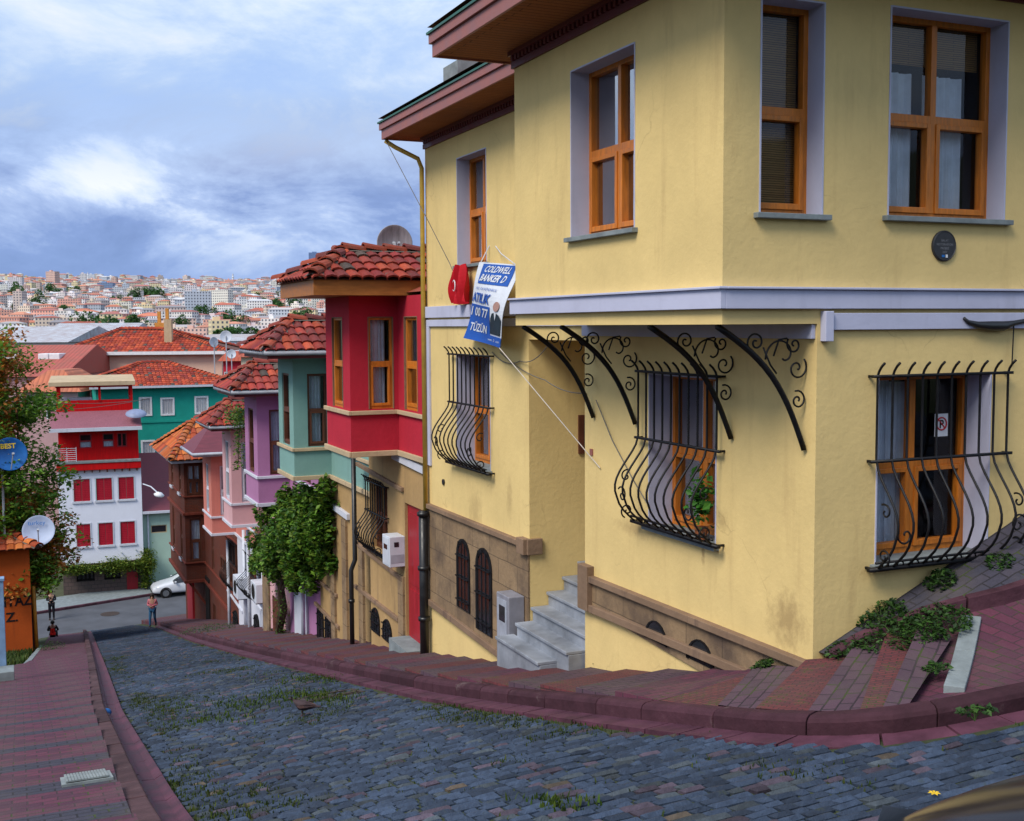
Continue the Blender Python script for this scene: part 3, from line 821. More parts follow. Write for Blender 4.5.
for W_, pl_, kw in ((W1, PX(BX), dict(curtain=[(.05,.45,.05,.3)])), (W2, PX(0), dict(curtain=[(.1,.9,.05,.3)])),
                    (W3, PX(0), dict(mull=1, curtain=[(.3,.72,.0,1)])), (W4, PX(0), dict(curtain=[(.05,.3,0,.3)])),
                    (W5, PY(0), dict(mull=0, blind=.04)), (W6, PY(0), dict(curtain=[(0,.42,0,.74),(.5,.86,0,.74)], blind=.78)),
                    (W7, PY(0), dict(curtain=[(0,.38,0,1),(.36,.55,0,.95)])), (W8, PY(0), {}), (W9, PY(0), {})):
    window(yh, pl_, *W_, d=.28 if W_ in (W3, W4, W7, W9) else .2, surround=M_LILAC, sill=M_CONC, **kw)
# iron grilles
grille(yh, PX(0), W3[0]-.10, W3[1]+.10, Z(716, 546, x=0)+.03, W3[3]+.02, 10)
grille(yh, PX(0), W4[0]-.10, W4[1]+.12, W4[2]-.02, W4[3]+.0, 10, bulge=.28)
g7 = grille(yh, PY(0), W7[0]-.06, W7[1]+.12, W7[2]-.02, W7[3]+.0, 10, bulge=.27)
# eaves
def eave(x0, x1, y0, y1, z, fh=.22, name='eave'):
    f = MB(); t = .03
    f.box(x0, x0+t, y0, y1, z-.02, z+fh*.55); f.box(x0-.03, x0+t, y0-.03, y1+.03, z+fh*.55, z+fh)
    f.box(x0+t, x1, y0, y0+t, z-.02, z+fh*.55); f.box(x0+t, x1, y0-.03, y0+t, z+fh*.55, z+fh)
    f.box(x0+t, x1, y1-t, y1, z-.02, z+fh*.55); f.box(x0+t, x1, y1-t, y1+.03, z+fh*.55, z+fh)
    e = f.build('fascia', M_FASC, yh, bevel=.004)
    s = MB(); s.box(x0+t, x1, y0+t, y1-t, z, z+.02); s.build('soffit', M_SOFF, yh)
    g = MB(); g.box(x0-.05, x1, y0-.05, y1+.05, z+fh, z+fh+.025); g.build('flashing', M_GREEN, yh)
EO1 = .76; 
eave(BX-EO1, XR, -.8, SB+.45, ZTOP+.0)
eave(-.60, XR, SB+.46, SD+.28, ZTOP2-.0)
d_ = MB()
def dentils(pl, a0, a1, z):
    pb(d_, pl, a0, a1, z-.17, z-.10, 0, .03); pb(d_, pl, a0, a1, z-.045, z, 0, .07)
    a = a0
    while a < a1-.05: pb(d_, pl, a, a+.045, z-.10, z-.045, 0, .055); a += .09
    pb(d_, pl, a0, a1, z-.10, z-.045, 0, .02)
dentils(PX(BX), -.02, SB+.02, ZTOP); dentils(PY(0), BX, XR, ZTOP); dentils(PX(0), SB+.02, SD+.02, ZTOP2)
d_.build('dentil_cornice', M_MAROON, yh)
M_TILE = vcol('clay_tile', .8, .35, 12, .5, .25, second=((.10,.085,.07), .56, .7))
r_ = MB(); r_.cc = (.36,.07,.035)
def hip(mb, x0, x1, y0, y1, z, h, run):
    a = (x0+run, y0+run, z+h); bq = (x1-run, y0+run, z+h); c = (x1-run, y1-run, z+h); d = (x0+run, y1-run, z+h)
    p = [(x0,y0,z),(x1,y0,z),(x1,y1,z),(x0,y1,z)]
    mb.add(p+[a,bq,c,d], [(0,1,5,4),(1,2,6,5),(2,3,7,6),(3,0,4,7),(4,5,6,7)])
hip(r_, BX-EO1-.04, XR, -.84, SB+.49, ZTOP+.3, 1.0, 2.0); r_.cc = (.30,.07,.04); hip(r_, -.64, XR, SB+.52, SD+.32, ZTOP2+.3, .8, 1.9)
r_.build('roof', M_TILE, yh)
ch = MB(); p = ST.at_x(400, 106, .3); ch.box(.2, .9, SD-.9, SD-.3, ZTOP2+.4, ZTOP2+1.0); ch.build('chimney', M_CONC, yh)
# curved iron brackets under the overhang
def bracket(s):
    mb = MB(); x0, z0 = BX+.03, ZSOF-.01; x1, z1 = -.02, ZSOF-1.02
    pts = []
    for k in range(15):
        t = k/14; x = x0+(x1-x0)*math.sin(t*math.pi/2)**.92; z = z0+(z1-z0)*(1-math.cos(t*math.pi/2))**.86
        x = x0+(x1-x0)*t + .10*math.sin(math.pi*t); z = z0+(z1-z0)*t + .10*math.sin(math.pi*t)
        pts.append((x, s, z))
    mb.tube(pts, .027, 4)
    def sc(cx, cz, r, tr, st, sg): mb.tube([(x, s, z) for x, z in spiral(cx, cz, r, tr, st, sg, 24)], .0085, 5)
    sc(-.50, -.15, .085, 1.4, 3.6, -1); sc(-.24, -.26, .17, .8, 3.3, -1); sc(-.13, -.17, .075, 1.3, 2.5, 1); sc(-.10, -.36, .10, 1.3, .8, -1); sc(-.09, -.62, .08, 1.4, 1.9, -1)
    mb.tube([(-.43, s, -.19), (-.36, s, -.33), (-.30, s, -.40)], .008, 5); mb.tube([(-.33,s,-.26),(-.28,s,-.13),(-.2,s,-.12)], .008, 5)
    mb.build('iron_bracket', M_IRON, yh, smooth=True)
for px, py in ((806,449),(733,426),(637,402),(595,401)): bracket(ST.at_x(px, py, 0).y)
# stone plinth of the near part
def slopeband(mb, pl, A, B, t0, t1, o):   # A,B (a,z) ; band from z+t0 to z+t1
    (a0, z0), (a1, z1) = A, B
    if a0 > a1: (a0, z0), (a1, z1) = (a1, z1), (a0, z0)
    pbs(mb, pl, a0, a1, z0+t0, z1+t0, z0+t1, z1+t1, -.01, o)
pt = lambda px, py, x=0: (lambda v: (v.y, v.z))(ST.at_x(px, py, x))
U0, U1 = pt(586, 577), pt(803, 664); D0, D1 = pt(584, 603), pt(765, 678)
dn = lambda a: D0[1]+(D1[1]-D0[1])*(a-D0[0])/(D1[0]-D0[0])
up = lambda a: U0[1]+(U1[1]-U0[1])*(a-U0[0])/(U1[0]-U0[0])
m = MB(); pbs(m, PX(0), .02, SA, up(.02)-.55, dn(SA), up(.02), up(SA), -.01, .025); m.build('plinth', M_STONE, yh)
m = MB(); slopeband(m, PX(0), (.0, up(0)), (SA+.02, up(SA)), -.02, .05, .075); slopeband(m, PX(0), (.4, dn(.4)), (SA+.02, dn(SA)), -.05, .03, .075)
pb(m, PX(0), SA-.22, SA+.02, up(SA)-.35, up(SA)+.16, 0, .09)
m.build('plinth_moulding', M_STONED, yh, bevel=.006)
for pa_, pb_, t_, b_ in ((645,667,621,636),(687,714,640,659)):
    a0, a1 = sorted((ST.at_x(pa_, t_, -.03).y, ST.at_x(pb_, t_, -.03).y)); z1_ = ST.at_x((pa_+pb_)/2, t_, -.03).z; arched(yh, PX(-.03), a0, a1, z1_-.17, z1_, 'vent', 0)
# plinth of the far part
U0, U1 = pt(434, 508), pt(528, 546); D0, D1 = pt(434, 604), pt(498, 652)
m = MB(); pbs(m, PX(0), SC, SD, dn(SC), dn(SD), up(SC), up(SD), -.01, .025); m.build('plinth', M_STONE, yh)
m = MB(); slopeband(m, PX(0), (SC, up(SC)), (SD, up(SD)), -.02, .05, .075); slopeband(m, PX(0), (SC, dn(SC)), (SD, dn(SD)), -.03, .06, .07)
pb(m, PX(0), SC-.02, SC+.20, up(SC)-.10, up(SC)+.10, 0, .10); m.box(-.05, .16, SC-.05, SC+.01, up(SC)-.10, up(SC)+.10)
m.build('plinth_moulding', M_STONED, yh, bevel=.006)
for px0, px1, t, bt in ((457,470,538,612),(476,492,547,636)):
    a0, a1 = ST.at_x(px0, 580, -.03).y, ST.at_x(px1, 580, -.03).y
    arched(yh, PX(-.03), min(a0,a1), max(a0,a1), Z(px1, bt, x=0), Z((px0+px1)/2, t, x=0), 'window', 3)
# door at the end of the recess and its little side window
m = MB(); ds = Z(575, 556, x=.9); pb(m, PX(3.18), SA+.3, SC-.3, ds+.2, ds+2.2, 0, .06); m.build('door', M_WOODD, yh)
m = MB(); q0, q1 = ST.at_y(578, 415, SC), ST.at_y(589, 453, SC)
pb(m, PY(SC), q0.x, q1.x+.35, q1.z, q0.z, 0, .03); wi = m.build('window', M_WOODD, yh)
m = MB(); pb(m, PY(SC), q0.x+.07, q1.x+.3, q1.z+.07, q0.z-.07, .03, .034); m.build('pane', M_DGLASS, sub(yh, wi))
# rainwater pipes
def pipe(th, pts, r, mat, name='drainpipe', label=None, collars=()):
    m = MB(); m.tube(pts, r, 10)
    for c in collars: m.lathe(c, (0,0,1), [(-.03, r), (-.03, r*1.35), (.03, r*1.35), (.03, r)], 10)
    return m.build(name, mat, th, smooth=True, label=label)
M_YPIPE = paint('yellow_pipe', (.50,.33,.06), .5, .2, .4, 5)
ztip = ZTOP2-.04
pipe(yh, [(-.55, SD+.24, ztip), (-.42, SD+.16, ztip-.10), (-.12, SD-.02, ztip-.28), (-.07, SD-.04, ztip-.42), (-.07, SD-.04, Z(430, 510, x=0))], .035, M_YPIPE, label='thin yellow downpipe from the eave')
pz = Z(430, 510, x=0)
pipe(yh, [(-.12, SD-.06, pz), (-.12, SD-.06, -5.5)], .07, M_BLACKP, label='fat black lower downpipe', collars=[(-.12, SD-.06, pz-.05), (-.12, SD-.06, pz-.9), (-.12, SD-.06, pz-1.7)])

# marble steps climbing into the recess
st = thing('entrance_steps', 'worn grey marble entrance steps climbing into the yellow recess', 'steps', ST, (0, 4.8, -4.3))
edges = [(503,637,547,672),(520,624,582,657),(534,608,583,637),(550,590,584,617),(564,573,585,596),(578,558,586,574)]
base = ST.at_x(503, 637, -.80); zc = base.z
zz0 = -3.9
for i, e in enumerate(edges):
    # each nosing runs along the street; solve the across-street position from its height
    z = zz0 + .175*i
    p = ST.at_z(e[0], e[1], z); q = ST.at_z(e[2], e[3], z)
    0 and print('step', i, [round(v,2) for v in p], [round(v,2) for v in q])
xs = [-.44 + .22*i for i in range(8)]
for i in range(8):
    z = zz0 + .175*i; m = MB()
    y1 = SC-.02; y0 = (SA+.35 if i == 0 else SA+.05) if i < 2 else SA+.01
    if i >= 2 or xs[i] > 0: y0 = SA+.012; y1 = SC-.012
    if i == 0: y1 = SC+.1
    xe = xs[i]+.26 if i < 7 else 3.1
    m.box(xs[i]+.03, xe, y0, y1, z-.9, z-.04); m.box(xs[i], xe, y0-.0, y1, z-.04, z)
    m.build('step', M_MARB, st, bevel=.008)
# ------------------------------------------------------------------ tiled roofs
def facet_tiles(mb, o, u, poly, v, tw=.2, tl=.34, rise=.045, seed=0, pal=None, seg=4, lift=.03):
    """lay curved clay tiles over a planar facet. o origin, u along the eave, v up the slope (unit), poly in (u,v)."""
    o, u, v = Vector(o), Vector(u).normalized(), Vector(v).normalized(); n = u.cross(v)
    if n.z < 0: n = -n
    rr = random.Random(seed)
    pal = pal or [(.42,.062,.035),(.36,.05,.035),(.48,.085,.04),(.30,.042,.04),(.40,.07,.05),(.24,.045,.04)]
    def inside(a, b):
        c = False; k = len(poly)
        for i in range(k):
            (x1, y1), (x2, y2) = poly[i], poly[(i+1)%k]
            if (y1 > b) != (y2 > b) and a < (x2-x1)*(b-y1)/(y2-y1)+x1: c = not c
        return c
    us = [p[0] for p in poly]; vs = [p[1] for p in poly]
    b = min(vs); row = 0
    while b < max(vs):
        a = min(us) + rr.uniform(0, .02)
        while a < max(us):
            if inside(a+tw/2, b+tl*.45):
                base = rr.choice(pal); k = rr.uniform(.7, 1.2); col = mulc(base, k)
                if rr.random() < .06: col = (.12*k, .09*k, .075*k)
                r0, r1 = tw*.56, tw*.5; tilt = rr.uniform(-.012, .012); du = rr.uniform(-.008, .008); ov = tl*1.12
                V = []
                for (t, r, z0) in ((0, r0, lift+rr.uniform(0, .012)), (1, r1, .0)):
                    for j in range(seg+1):
                        an = math.pi*j/seg
                        V.append(o + u*(a+tw/2+du+tilt*t-r*math.cos(an)) + v*(b+ov*t-.03) + n*(z0+(rise)*math.sin(an)*1.4))
                for j in range(seg+1):   # front lip
                    p = V[j]; V.append(p - n*.03)
                m = seg+1
                mb.add(V, [(j, j+1, m+j+1, m+j) for j in range(seg)] + [(2*m+j, 2*m+j+1, j+1, j) for j in range(seg)], col)
            a += tw
        b += tl; row += 1
def ridge_tiles(mb, a, b, r=.12, tl=.36, seed=0, mortar=True, pal=None):
    a, b = Vector(a), Vector(b); d = (b-a); T = d.length; d.normalize(); rr = random.Random(seed)
    x = d.cross(Vector((0,0,1))).normalized(); n = x.cross(d); t = 0
    pal = pal or [(.38,.075,.04),(.30,.06,.045),(.22,.055,.05)]
    while t < T-.05:
        L_ = min(tl, T-t); col = mulc(rr.choice(pal), rr.uniform(.7, 1.15)); V = []
        for (q, r_, h) in ((t-.03, r*1.12, .05+rr.uniform(0,.02)), (t+L_, r*.95, .01)):
            for j in range(7):
                an = math.pi*j/6; V.append(a+d*q - x*(r_*math.cos(an)) + n*(h+r_*.75*math.sin(an)))
        for j in range(7): V.append(V[j]-n*.03+d*.0)
        mb.add(V, [(j, j+1, 7+j+1, 7+j) for j in range(6)] + [(14+j, 14+j+1, j+1, j) for j in range(6)], col)
        t += L_
    if mortar: mb.add([a-x*r*1.25, a+x*r*1.25, b+x*r*1.2, b-x*r*1.2, a+n*.06, b+n*.06], [(0,3,5,4),(1,4,5,2)], (.20,.17,.145))
def hip_roof(th, x0, x1, y0, y1, z, h, xa, seed=0, tw=.2, tl=.34, name='roof', pal=None, ridge=True, ya=None, xb=None, seg=4, fs='NF', rr_=.12):
    """hip roof with its ridge along x, hip end facing -x (apex at xa); xb: other hip end apex"""
    ym = ya if ya is not None else (y0+y1)/2; A = Vector((xa, ym, z+h)); xe = xb if xb is not None else x1; E = Vector((xe, ym, z+h))
    u = MB(); u.cc = (.16,.07,.05); c = [(x0,y0,z),(x1,y0,z),(x1,y1,z),(x0,y1,z)]
    if xb is None: u.add([*c, tuple(A), tuple(E)], [(0,1,5,4),(2,3,4,5),(3,0,4),(0,3,2,1),(1,2,5)])
    else: u.add([*c, tuple(A), tuple(E)], [(0,1,5,4),(2,3,4,5),(3,0,4),(1,2,5),(0,3,2,1)])
    # street facet
    v = Vector((xa-x0, 0, h)); Lv = v.length
    if 'H' not in fs: facet_tiles(u, (x0, y0, z), (0,1,0), [(0,0),(y1-y0,0),(ym-y0,Lv)], v, tw, tl, seed=seed, pal=pal, seg=seg)
    v = Vector((0, ym-y0, h)); Lv = v.length
    poly = [(0,0),(x1-x0,0),(xe-x0,Lv),(xa-x0,Lv)]
    facet_tiles(u, (x0, y0, z), (1,0,0), poly, v, tw, tl, seed=seed+1, pal=pal, seg=seg)
    if 'F' in fs:
        v = Vector((0, ym-y1, h)); facet_tiles(u, (x0, y1, z), (1,0,0), poly, v, tw, tl, seed=seed+2, pal=pal, seg=seg)
    if ridge:
        ridge_tiles(u, (x0+.02, y0+.02, z+.03), A+Vector((0,0,.02)), rr_, seed=seed+3, pal=pal); ridge_tiles(u, (x0+.02, y1-.02, z+.03), A+Vector((0,0,.02)), rr_, seed=seed+4, pal=pal)
        ridge_tiles(u, A+Vector((0,0,.02)), E+Vector((0,0,.02)), rr_, seed=seed+5, pal=pal)
        if xb is not None:
            ridge_tiles(u, (x1-.02, y0+.02, z+.03), E+Vector((0,0,.02)), rr_, seed=seed+6, pal=pal); ridge_tiles(u, (x1-.02, y1-.02, z+.03), E+Vector((0,0,.02)), rr_, seed=seed+7, pal=pal)
    return u.build(name, M_TILE, th)

M_REDW = plaster('red_render', (.46,.02,.042), .10, .2, (.10,.01,.02))
M_MINT = plaster('mint_render', (.20,.36,.33), .08, .25, (.12,.17,.15))
M_PURP = plaster('lilac_render', (.40,.18,.34), .08, .25, (.2,.10,.17))
M_PINKW = plaster('pink_render', (.62,.36,.38), .08, .25, (.3,.18,.18))
M_SALM = plaster('salmon_render', (.58,.20,.16), .08, .3, (.28,.10,.09))
M_BROWNB = brickmat('brown_brick_wall', (.17,.038,.018), (.13,.03,.018), (.07,.03,.02), .22, .07, .008, uv=False, gfac=.3)
M_BROWNP = paint('red_brown_boards', (.17,.035,.02), .7, .3, .3, 4, streak=(4,4,.5))
M_WALLW = plaster('white_render', (.62,.64,.72), .05, .3, (.25,.25,.30))
M_TANPL = plaster('tan_render', (.42,.27,.12), .2, .7, (.13,.085,.06))
M_GUTTER = paint('grey_gutter', (.34,.36,.42), .5, .2, .5, 4)
M_LEDGE = plaster('cream_ledge', (.50,.38,.24), .15, .5, (.15,.10,.08))
M_PALE = plaster('pale_trim', (.56,.58,.66), .08, .35, (.2,.2,.22))
M_REDP = paint('red_door_paint', (.33,.012,.022), .45, .2, .4, 3, streak=(4,4,.6))
M_ORAN = paint('orange_fascia', (.36,.13,.03), .5, .3, .4, 3, streak=(1,6,6))
M_MAUVE = paint('mauve_fascia', (.24,.15,.15), .5, .2, .4, 3)
M_ACW = paint('white_metal_box', (.58,.62,.70), .4, .1, .4, 3)
M_WPIPE = paint('white_pipe', (.55,.58,.66), .45, .15, .4, 5)
M_DARKROOF = paint('maroon_sheet_roof', (.15,.035,.05), .6, .25, .35, 3, streak=(1,6,1))

def cumba(name, label, xc, xl, yb, yl, yt, cf, cb, s0, s1, mw, ml, fasc, wood, roof_h=.62, led=None, group='houses with upper bay windows down the right side', fh=.2, tip=.62, near=.45, far=.35, side=(.35,.82), front=1, gut=None, roof='tile', wsur=None, lname=None):
    sn = ST.at_x(xc, (yb+yt)/2, cb).y; sf = ST.at_x(xl, (yb+yt)/2, cb).y
    zb, zl, zt = (ST.at_x(xc, y, cb).z for y in (yb, yl, yt))
    print(name, 'sn', round(sn,2), 'sf', round(sf,2), 'z', round(zb,2), round(zl,2), round(zt,2), 'span', s0, s1)
    H = thing(name, label, 'house', ST, (cf, (s0+s1)/2, RZ(cf, (s0+s1)/2)+.1), group)
    H.update(sn=sn, sf=sf, zb=zb, zl=zl, zt=zt, cf=cf, cb=cb, s0=s0, s1=s1)
    m = MB(); XB = cf+6
    # openings
    wz0, wz1 = zl+.02, zl+(zt-zl)*side[1]
    bw = cf-cb
    sideop = (cb+bw*.36-.0, cb+bw*.36+min(.62, bw*.5), wz0, wz1)
    Lf = sf-sn
    fops = []
    for k in range(front):
        a = sn+Lf*(k+.5)/front; hw = min(.33, Lf/front*.33); fops.append((a-hw, a+hw, wz0, wz1))
    wall(m, PX(cb), sn, sf, zb, zt, fops, .1); wall(m, PY(sn), cb, cf, zb, zt, [sideop], .1)
    m.quad((cb,sf,zb),(cf,sf,zb),(cf,sf,zt),(cb,sf,zt)); m.quad((cb,sn,zb),(cf,sn,zb),(cf,sf,zb),(cb,sf,zb))
    ops = []
    if sn-s0 > .9: ops = [((s0+sn)/2-.33, (s0+sn)/2+.33, wz0, wz1)]
    wall(m, PX(cf-.04), s0, sn, zb+.05, zt, ops, .1); wall(m, PX(cf-.04), sf, s1, zb+.05, zt, [], .1)
    m.quad((cf-.04,s0,zb+.05),(cf,s0,zb+.05),(cf,s1,zb+.05),(cf-.04,s1,zb+.05))
    m.quad((cf,s0,zb),(XB,s0,zb),(XB,s0,zt),(cf,s0,zt)); m.quad((cf,s1,zb),(XB,s1,zb),(XB,s1,zt),(cf,s1,zt)); m.quad((XB,s0,zb-6),(XB,s1,zb-6),(XB,s1,zt),(XB,s0,zt))
    m.build('wall', mw, H)
    led = led or M_LEDGE; b = MB()
    for z, t, o in ((zl, .07, .05), (zb+.09, .09, .05)):
        pb(b, PX(cb), sn-o, sf+o, z-t, z, 0, o); pb(b, PY(sn), cb+.001, cf-.06, z-t, z-.001, 0, o); pb(b, PX(cf-.04), s0, sn-o-.002, z-t, z-.002, 0, o); pb(b, PX(cf-.04), sf+o, s1, z-t, z-.002, 0, o)
    b.build('ledge', led, H, bevel=.008)
    cur = [(.12,.8,0,1)]
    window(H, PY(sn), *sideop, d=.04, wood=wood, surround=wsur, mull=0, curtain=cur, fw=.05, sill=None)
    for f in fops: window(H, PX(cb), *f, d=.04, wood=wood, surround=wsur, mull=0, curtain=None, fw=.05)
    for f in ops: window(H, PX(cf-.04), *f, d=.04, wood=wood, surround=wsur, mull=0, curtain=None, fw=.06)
    # roof
    x0, x1, y0, y1 = cb-tip, cf+4.5, sn-near, sf+far
    f = MB(); t = .03
    f.box(x0, x0+t, y0, y1, zt, zt+fh); f.box(x0+t, x1, y0, y0+t, zt, zt+fh); f.box(x0+t, x1, y1-t, y1, zt, zt+fh)
    f.box(x0+t, x1, y0+t, y1-t, zt+.003, zt+.03); f.build('fascia', fasc, H, bevel=.004)
    if gut:
        g = MB(); r = .055
        g.tube([(x1, y0-.05, zt+fh-.02), (x0-.05, y0-.05, zt+fh-.02), (x0-.05, y1+.05, zt+fh-.02)], r, 8); g.build('gutter', gut, H, smooth=True)
    if roof == 'tile':
        hip_roof(H, x0-.05, x1, y0-.05, y1+.05, zt+fh, roof_h, cb+.12, seed=int(xc))
        # body of the roof behind, over the shoulders of the house
        m = MB(); m.cc = (.34,.07,.04)
        hip(m, cf-.05, XB, s0+.0, s1-.0, zt+.05, .5, 1.2); m.build('roof', M_TILE, H)
    else:
        m = MB(); m.add([(x0-.06,y0-.06,zt+fh),(x1,y0-.06,zt+fh),(x1,y1+.06,zt+fh),(x0-.06,y1+.06,zt+fh),(cb+.2,(y0+y1)/2,zt+fh+roof_h),(x1,(y0+y1)/2,zt+fh+roof_h)], [(0,1,5,4),(2,3,4,5),(3,0,4),(0,3,2,1)])
        m.build('roof', M_DARKROOF, H)
    # lower walls
    m = MB(); zg = -1.6-.23*(s1+7.46)-1.5
    H['zg'] = lambda s: RZ(cf, s)+.12
    H['ml'] = ml; H['XB'] = XB
    return H
def lower(H, ops, mat, pipes=()):
    m = MB(); cf = H['cf']; wall(m, PX(cf), H['s0'], H['s1'], RZ(cf, H['s1'])-.6, H['zb']+.05, ops, .16)
    m.quad((cf,H['s0'],RZ(cf,H['s1'])-.6),(H['XB'],H['s0'],RZ(cf,H['s1'])-.6),(H['XB'],H['s0'],H['zb']+.05),(cf,H['s0'],H['zb']+.05))
    m.quad((cf,H['s1'],RZ(cf,H['s1'])-.6),(H['XB'],H['s1'],RZ(cf,H['s1'])-.6),(H['XB'],H['s1'],H['zb']+.05),(cf,H['s1'],H['zb']+.05))
    m.build('lower_wall', mat, H)
def meter_box(name, label, cat, x, y0, y1, z0, z1, dep, mat, group=None, base=None, marks=None):
    t = thing(name, label, cat, ST, (x, (y0+y1)/2, z0), group)
    m = MB(); m.box(x-dep, x, y0, y1, z0, z1); m.build('case', mat, t, bevel=.01)
    m = MB(); m.box(x-dep-.008, x-dep-.0005, y0+.03, y1-.03, z0+.03, z1-.03); m.build('door', mat, t, bevel=.004)
    return t
ax = lambda px, py, x: ST.at_x(px, py, x)

# red house ---------------------------------------------------------
rh = cumba('red_house', 'crimson house with orange framed windows and a bay over its stone ground floor', 350, 326.5, 457, 411, 296, 0, -.86, SD+.02, 12.62, M_REDW, None, M_ORAN, M_WOOD, roof_h=.50, near=.5, far=.35, tip=.70, wsur=M_STONED, fh=.24)
o1 = (min(ax(370,480,0).y, ax(387,480,0).y), max(ax(370,480,0).y, ax(387,480,0).y), ax(380,552,0).z, ax(380,484,0).z)
dr = (ax(424,600,0).y, ax(406,600,0).y, ax(406,640,0).z, ax(406,503,0).z)
lower(rh, [o1, dr], M_TANPL)
window(rh, PX(0), *o1, d=.12, wood=M_WOODD, mull=1, curtain=None, fw=.05)
grille(rh, PX(0), o1[0]-.06, o1[1]+.06, o1[2], o1[3], 9, bulge=.22)
m = MB(); pb(m, PX(0), dr[0], dr[1], dr[2], dr[3], -.12, -.05); pb(m, PX(0), dr[0]+.1, dr[1]-.1, dr[2]+.15, dr[2]+.9, -.05, -.035); pb(m, PX(0), dr[0]+.1, dr[1]-.1, dr[2]+1.0, dr[3]-.15, -.05, -.035); m.build('door', M_REDP, rh, label='tall red street door')
def mould(H, A, B, o=.05, t=(-.03,.04), mat=None, x=None):
    x = H['cf'] if x is None else x
    m = MB(); slopeband(m, PX(x), pt(*A, x), pt(*B, x), t[0], t[1], o); m.build('moulding', mat or M_STONED, H, bevel=.005)
mould(rh, (356,542), (404,580)); mould(rh, (356,586), (400,620)); mould(rh, (358,464), (404,490)); mould(rh, (394,455), (425,470), mat=M_PALE, t=(-.06,.06))
for a, b_ in ((371,379),(382,391)):
    y0_, y1_ = sorted((ax(a,620,-.02).y, ax(b_,620,-.02).y)); arched(rh, PX(-.01), y0_, y1_, ax(b_, 644 if a > 380 else 635, 0).z, ax(a, 615 if a > 380 else 604, 0).z)
for px_ in (362, 402):
    y_ = ax(px_, 560, 0).y; m = MB(); pb(m, PX(0), y_-.14, y_+.14, ax(px_, 640, 0).z-.3, ax(px_, 575 if px_ > 380 else 548, 0).z, -.01, .04); m.build('pilaster', M_STONE, rh)
yb_ = ax(354, 560, -.1).y
pipe(rh, [(-.08, yb_, ax(354,459,-.1).z), (-.08, yb_, ax(354,560,-.1).z), (-.16, yb_, ax(354,570,-.1).z), (-.16, yb_, ax(354,646,-.1).z-.2)], .045, M_BLACKP, label='black downpipe at the lower end', collars=[(-.16, yb_, ax(354,600,-.1).z)])
# threshold slab
m = MB(); zz_ = ax(420,648,-.1).z; m.box(-.30, .05, dr[0]-.02, dr[1]+.02, zz_-.4, zz_-.06)
t = m.build('door_slab', M_CONC, None, base=(-.2, (dr[0]+dr[1])/2, zz_-.4)); tag(t, 'white marble threshold slab at the tall red door', 'doorstep')
meter_box('meter_box', 'white utility box with dark markings beside the tall red door', 'meter box', 0, ax(404,550,-.02).y, ax(404,550,-.02).y+.40, ax(398,566,-.1).z, ax(398,536,-.1).z, .27, M_ACW)
mbx = bpy.data.objects['meter_box']; MBX = {'o': mbx, '_f': ST, '_b': Vector((0, (ax(404,550,-.02).y+ax(388,550,-.02).y)/2, 0))}
MBX['_b'] = ST.l(mbx.location); y_m = ax(404,550,-.02).y; z_m = ax(398,536,-.1).z
m = MB(); pb(m, PY(y_m), -.19, -.11, z_m-.17, z_m-.09, .0, .004); pb(m, PX(-.28), y_m+.1, y_m+.28, z_m-.22, z_m-.14, 0, .004); m.build('label_plate', M_DGLASS, MBX)
m = MB(); pb(m, PY(y_m), -.25, -.02, z_m-.44, z_m-.30, .0, .003); m.build('lower_panel', M_GUTTER, MBX)
for px_ in (391, 396):
    pass

# mint house
mh = cumba('mint_house', 'pale mint green house with a climbing vine under its bay', 293.5, 279, 480, 448, 358, .2, -.62, 12.64, 17.2, M_MINT, None, M_MAROON, M_WOODD, roof_h=.60, gut=M_GUTTER, fh=.14, tip=.62, near=.55, far=.5)
a1 = sorted((ax(318,622,.2).y, ax(324,622,.2).y)); a2 = sorted((ax(326,628,.2).y, ax(332,628,.2).y))
lower(mh, [], M_TANPL)
arched(mh, PX(.18), a1[0], a1[1], ax(320,640,.2).z, ax(320,606,.2).z); arched(mh, PX(.18), a2[0], a2[1], ax(329,643,.2).z, ax(329,615,.2).z)
mould(mh, (313,490), (350,517), .07, (-.06,.06), M_PALE); mould(mh, (312,574), (338,596)); mould(mh, (316,603), (340,628))
for px_ in (334, 346):
    y_ = ax(px_, 560, .2).y; m = MB(); pb(m, PX(.2), y_-.16, y_+.16, ax(px_, 645, .2).z-.3, ax(px_, 520, .2).z, -.01, .05); m.build('pilaster', M_STONE, mh)
window(mh, PX(.2), ax(328,545,.2).y, ax(318,545,.2).y, ax(322,570,.2).z, ax(322,520,.2).z, d=.0, wood=M_WOODD, mull=1, fw=.05, dark=False, glassm=M_DGLASS)
# lilac house
ph = cumba('lilac_house', 'lilac house with grey gutter between the mint and pink houses', 257.6, 245.5, 506, 476, 396, .45, -.38, 17.25, 21.4, M_PURP, None, M_MAROON, M_WOODD, roof_h=.6, gut=M_GUTTER, led=M_PALE, fh=.14)
lower(ph, [], M_PURP)
m = MB(); y_ = sorted((ax(294,600,.4).y, ax(306,600,.4).y)); pb(m, PX(.45), y_[0], y_[1], ax(300,640,.4).z-.5, ax(300,540,.4).z, .0, .05); m.build('door', M_PALE, ph, label='pale blue grey street door')
pipe(ph, [(.3, y_[0]-.1, ax(307,520,.3).z), (.3, y_[0]-.1, ax(307,640,.3).z-.3)], .05, M_WPIPE)
m = MB(); y_ = sorted((ax(272,620,.4).y, ax(279,620,.4).y)); pb(m, PX(.45), y_[0], y_[1], ax(276,648,.4).z-.5, ax(276,600,.4).z, .0, .03); m.build('door', M_WOODD, ph)
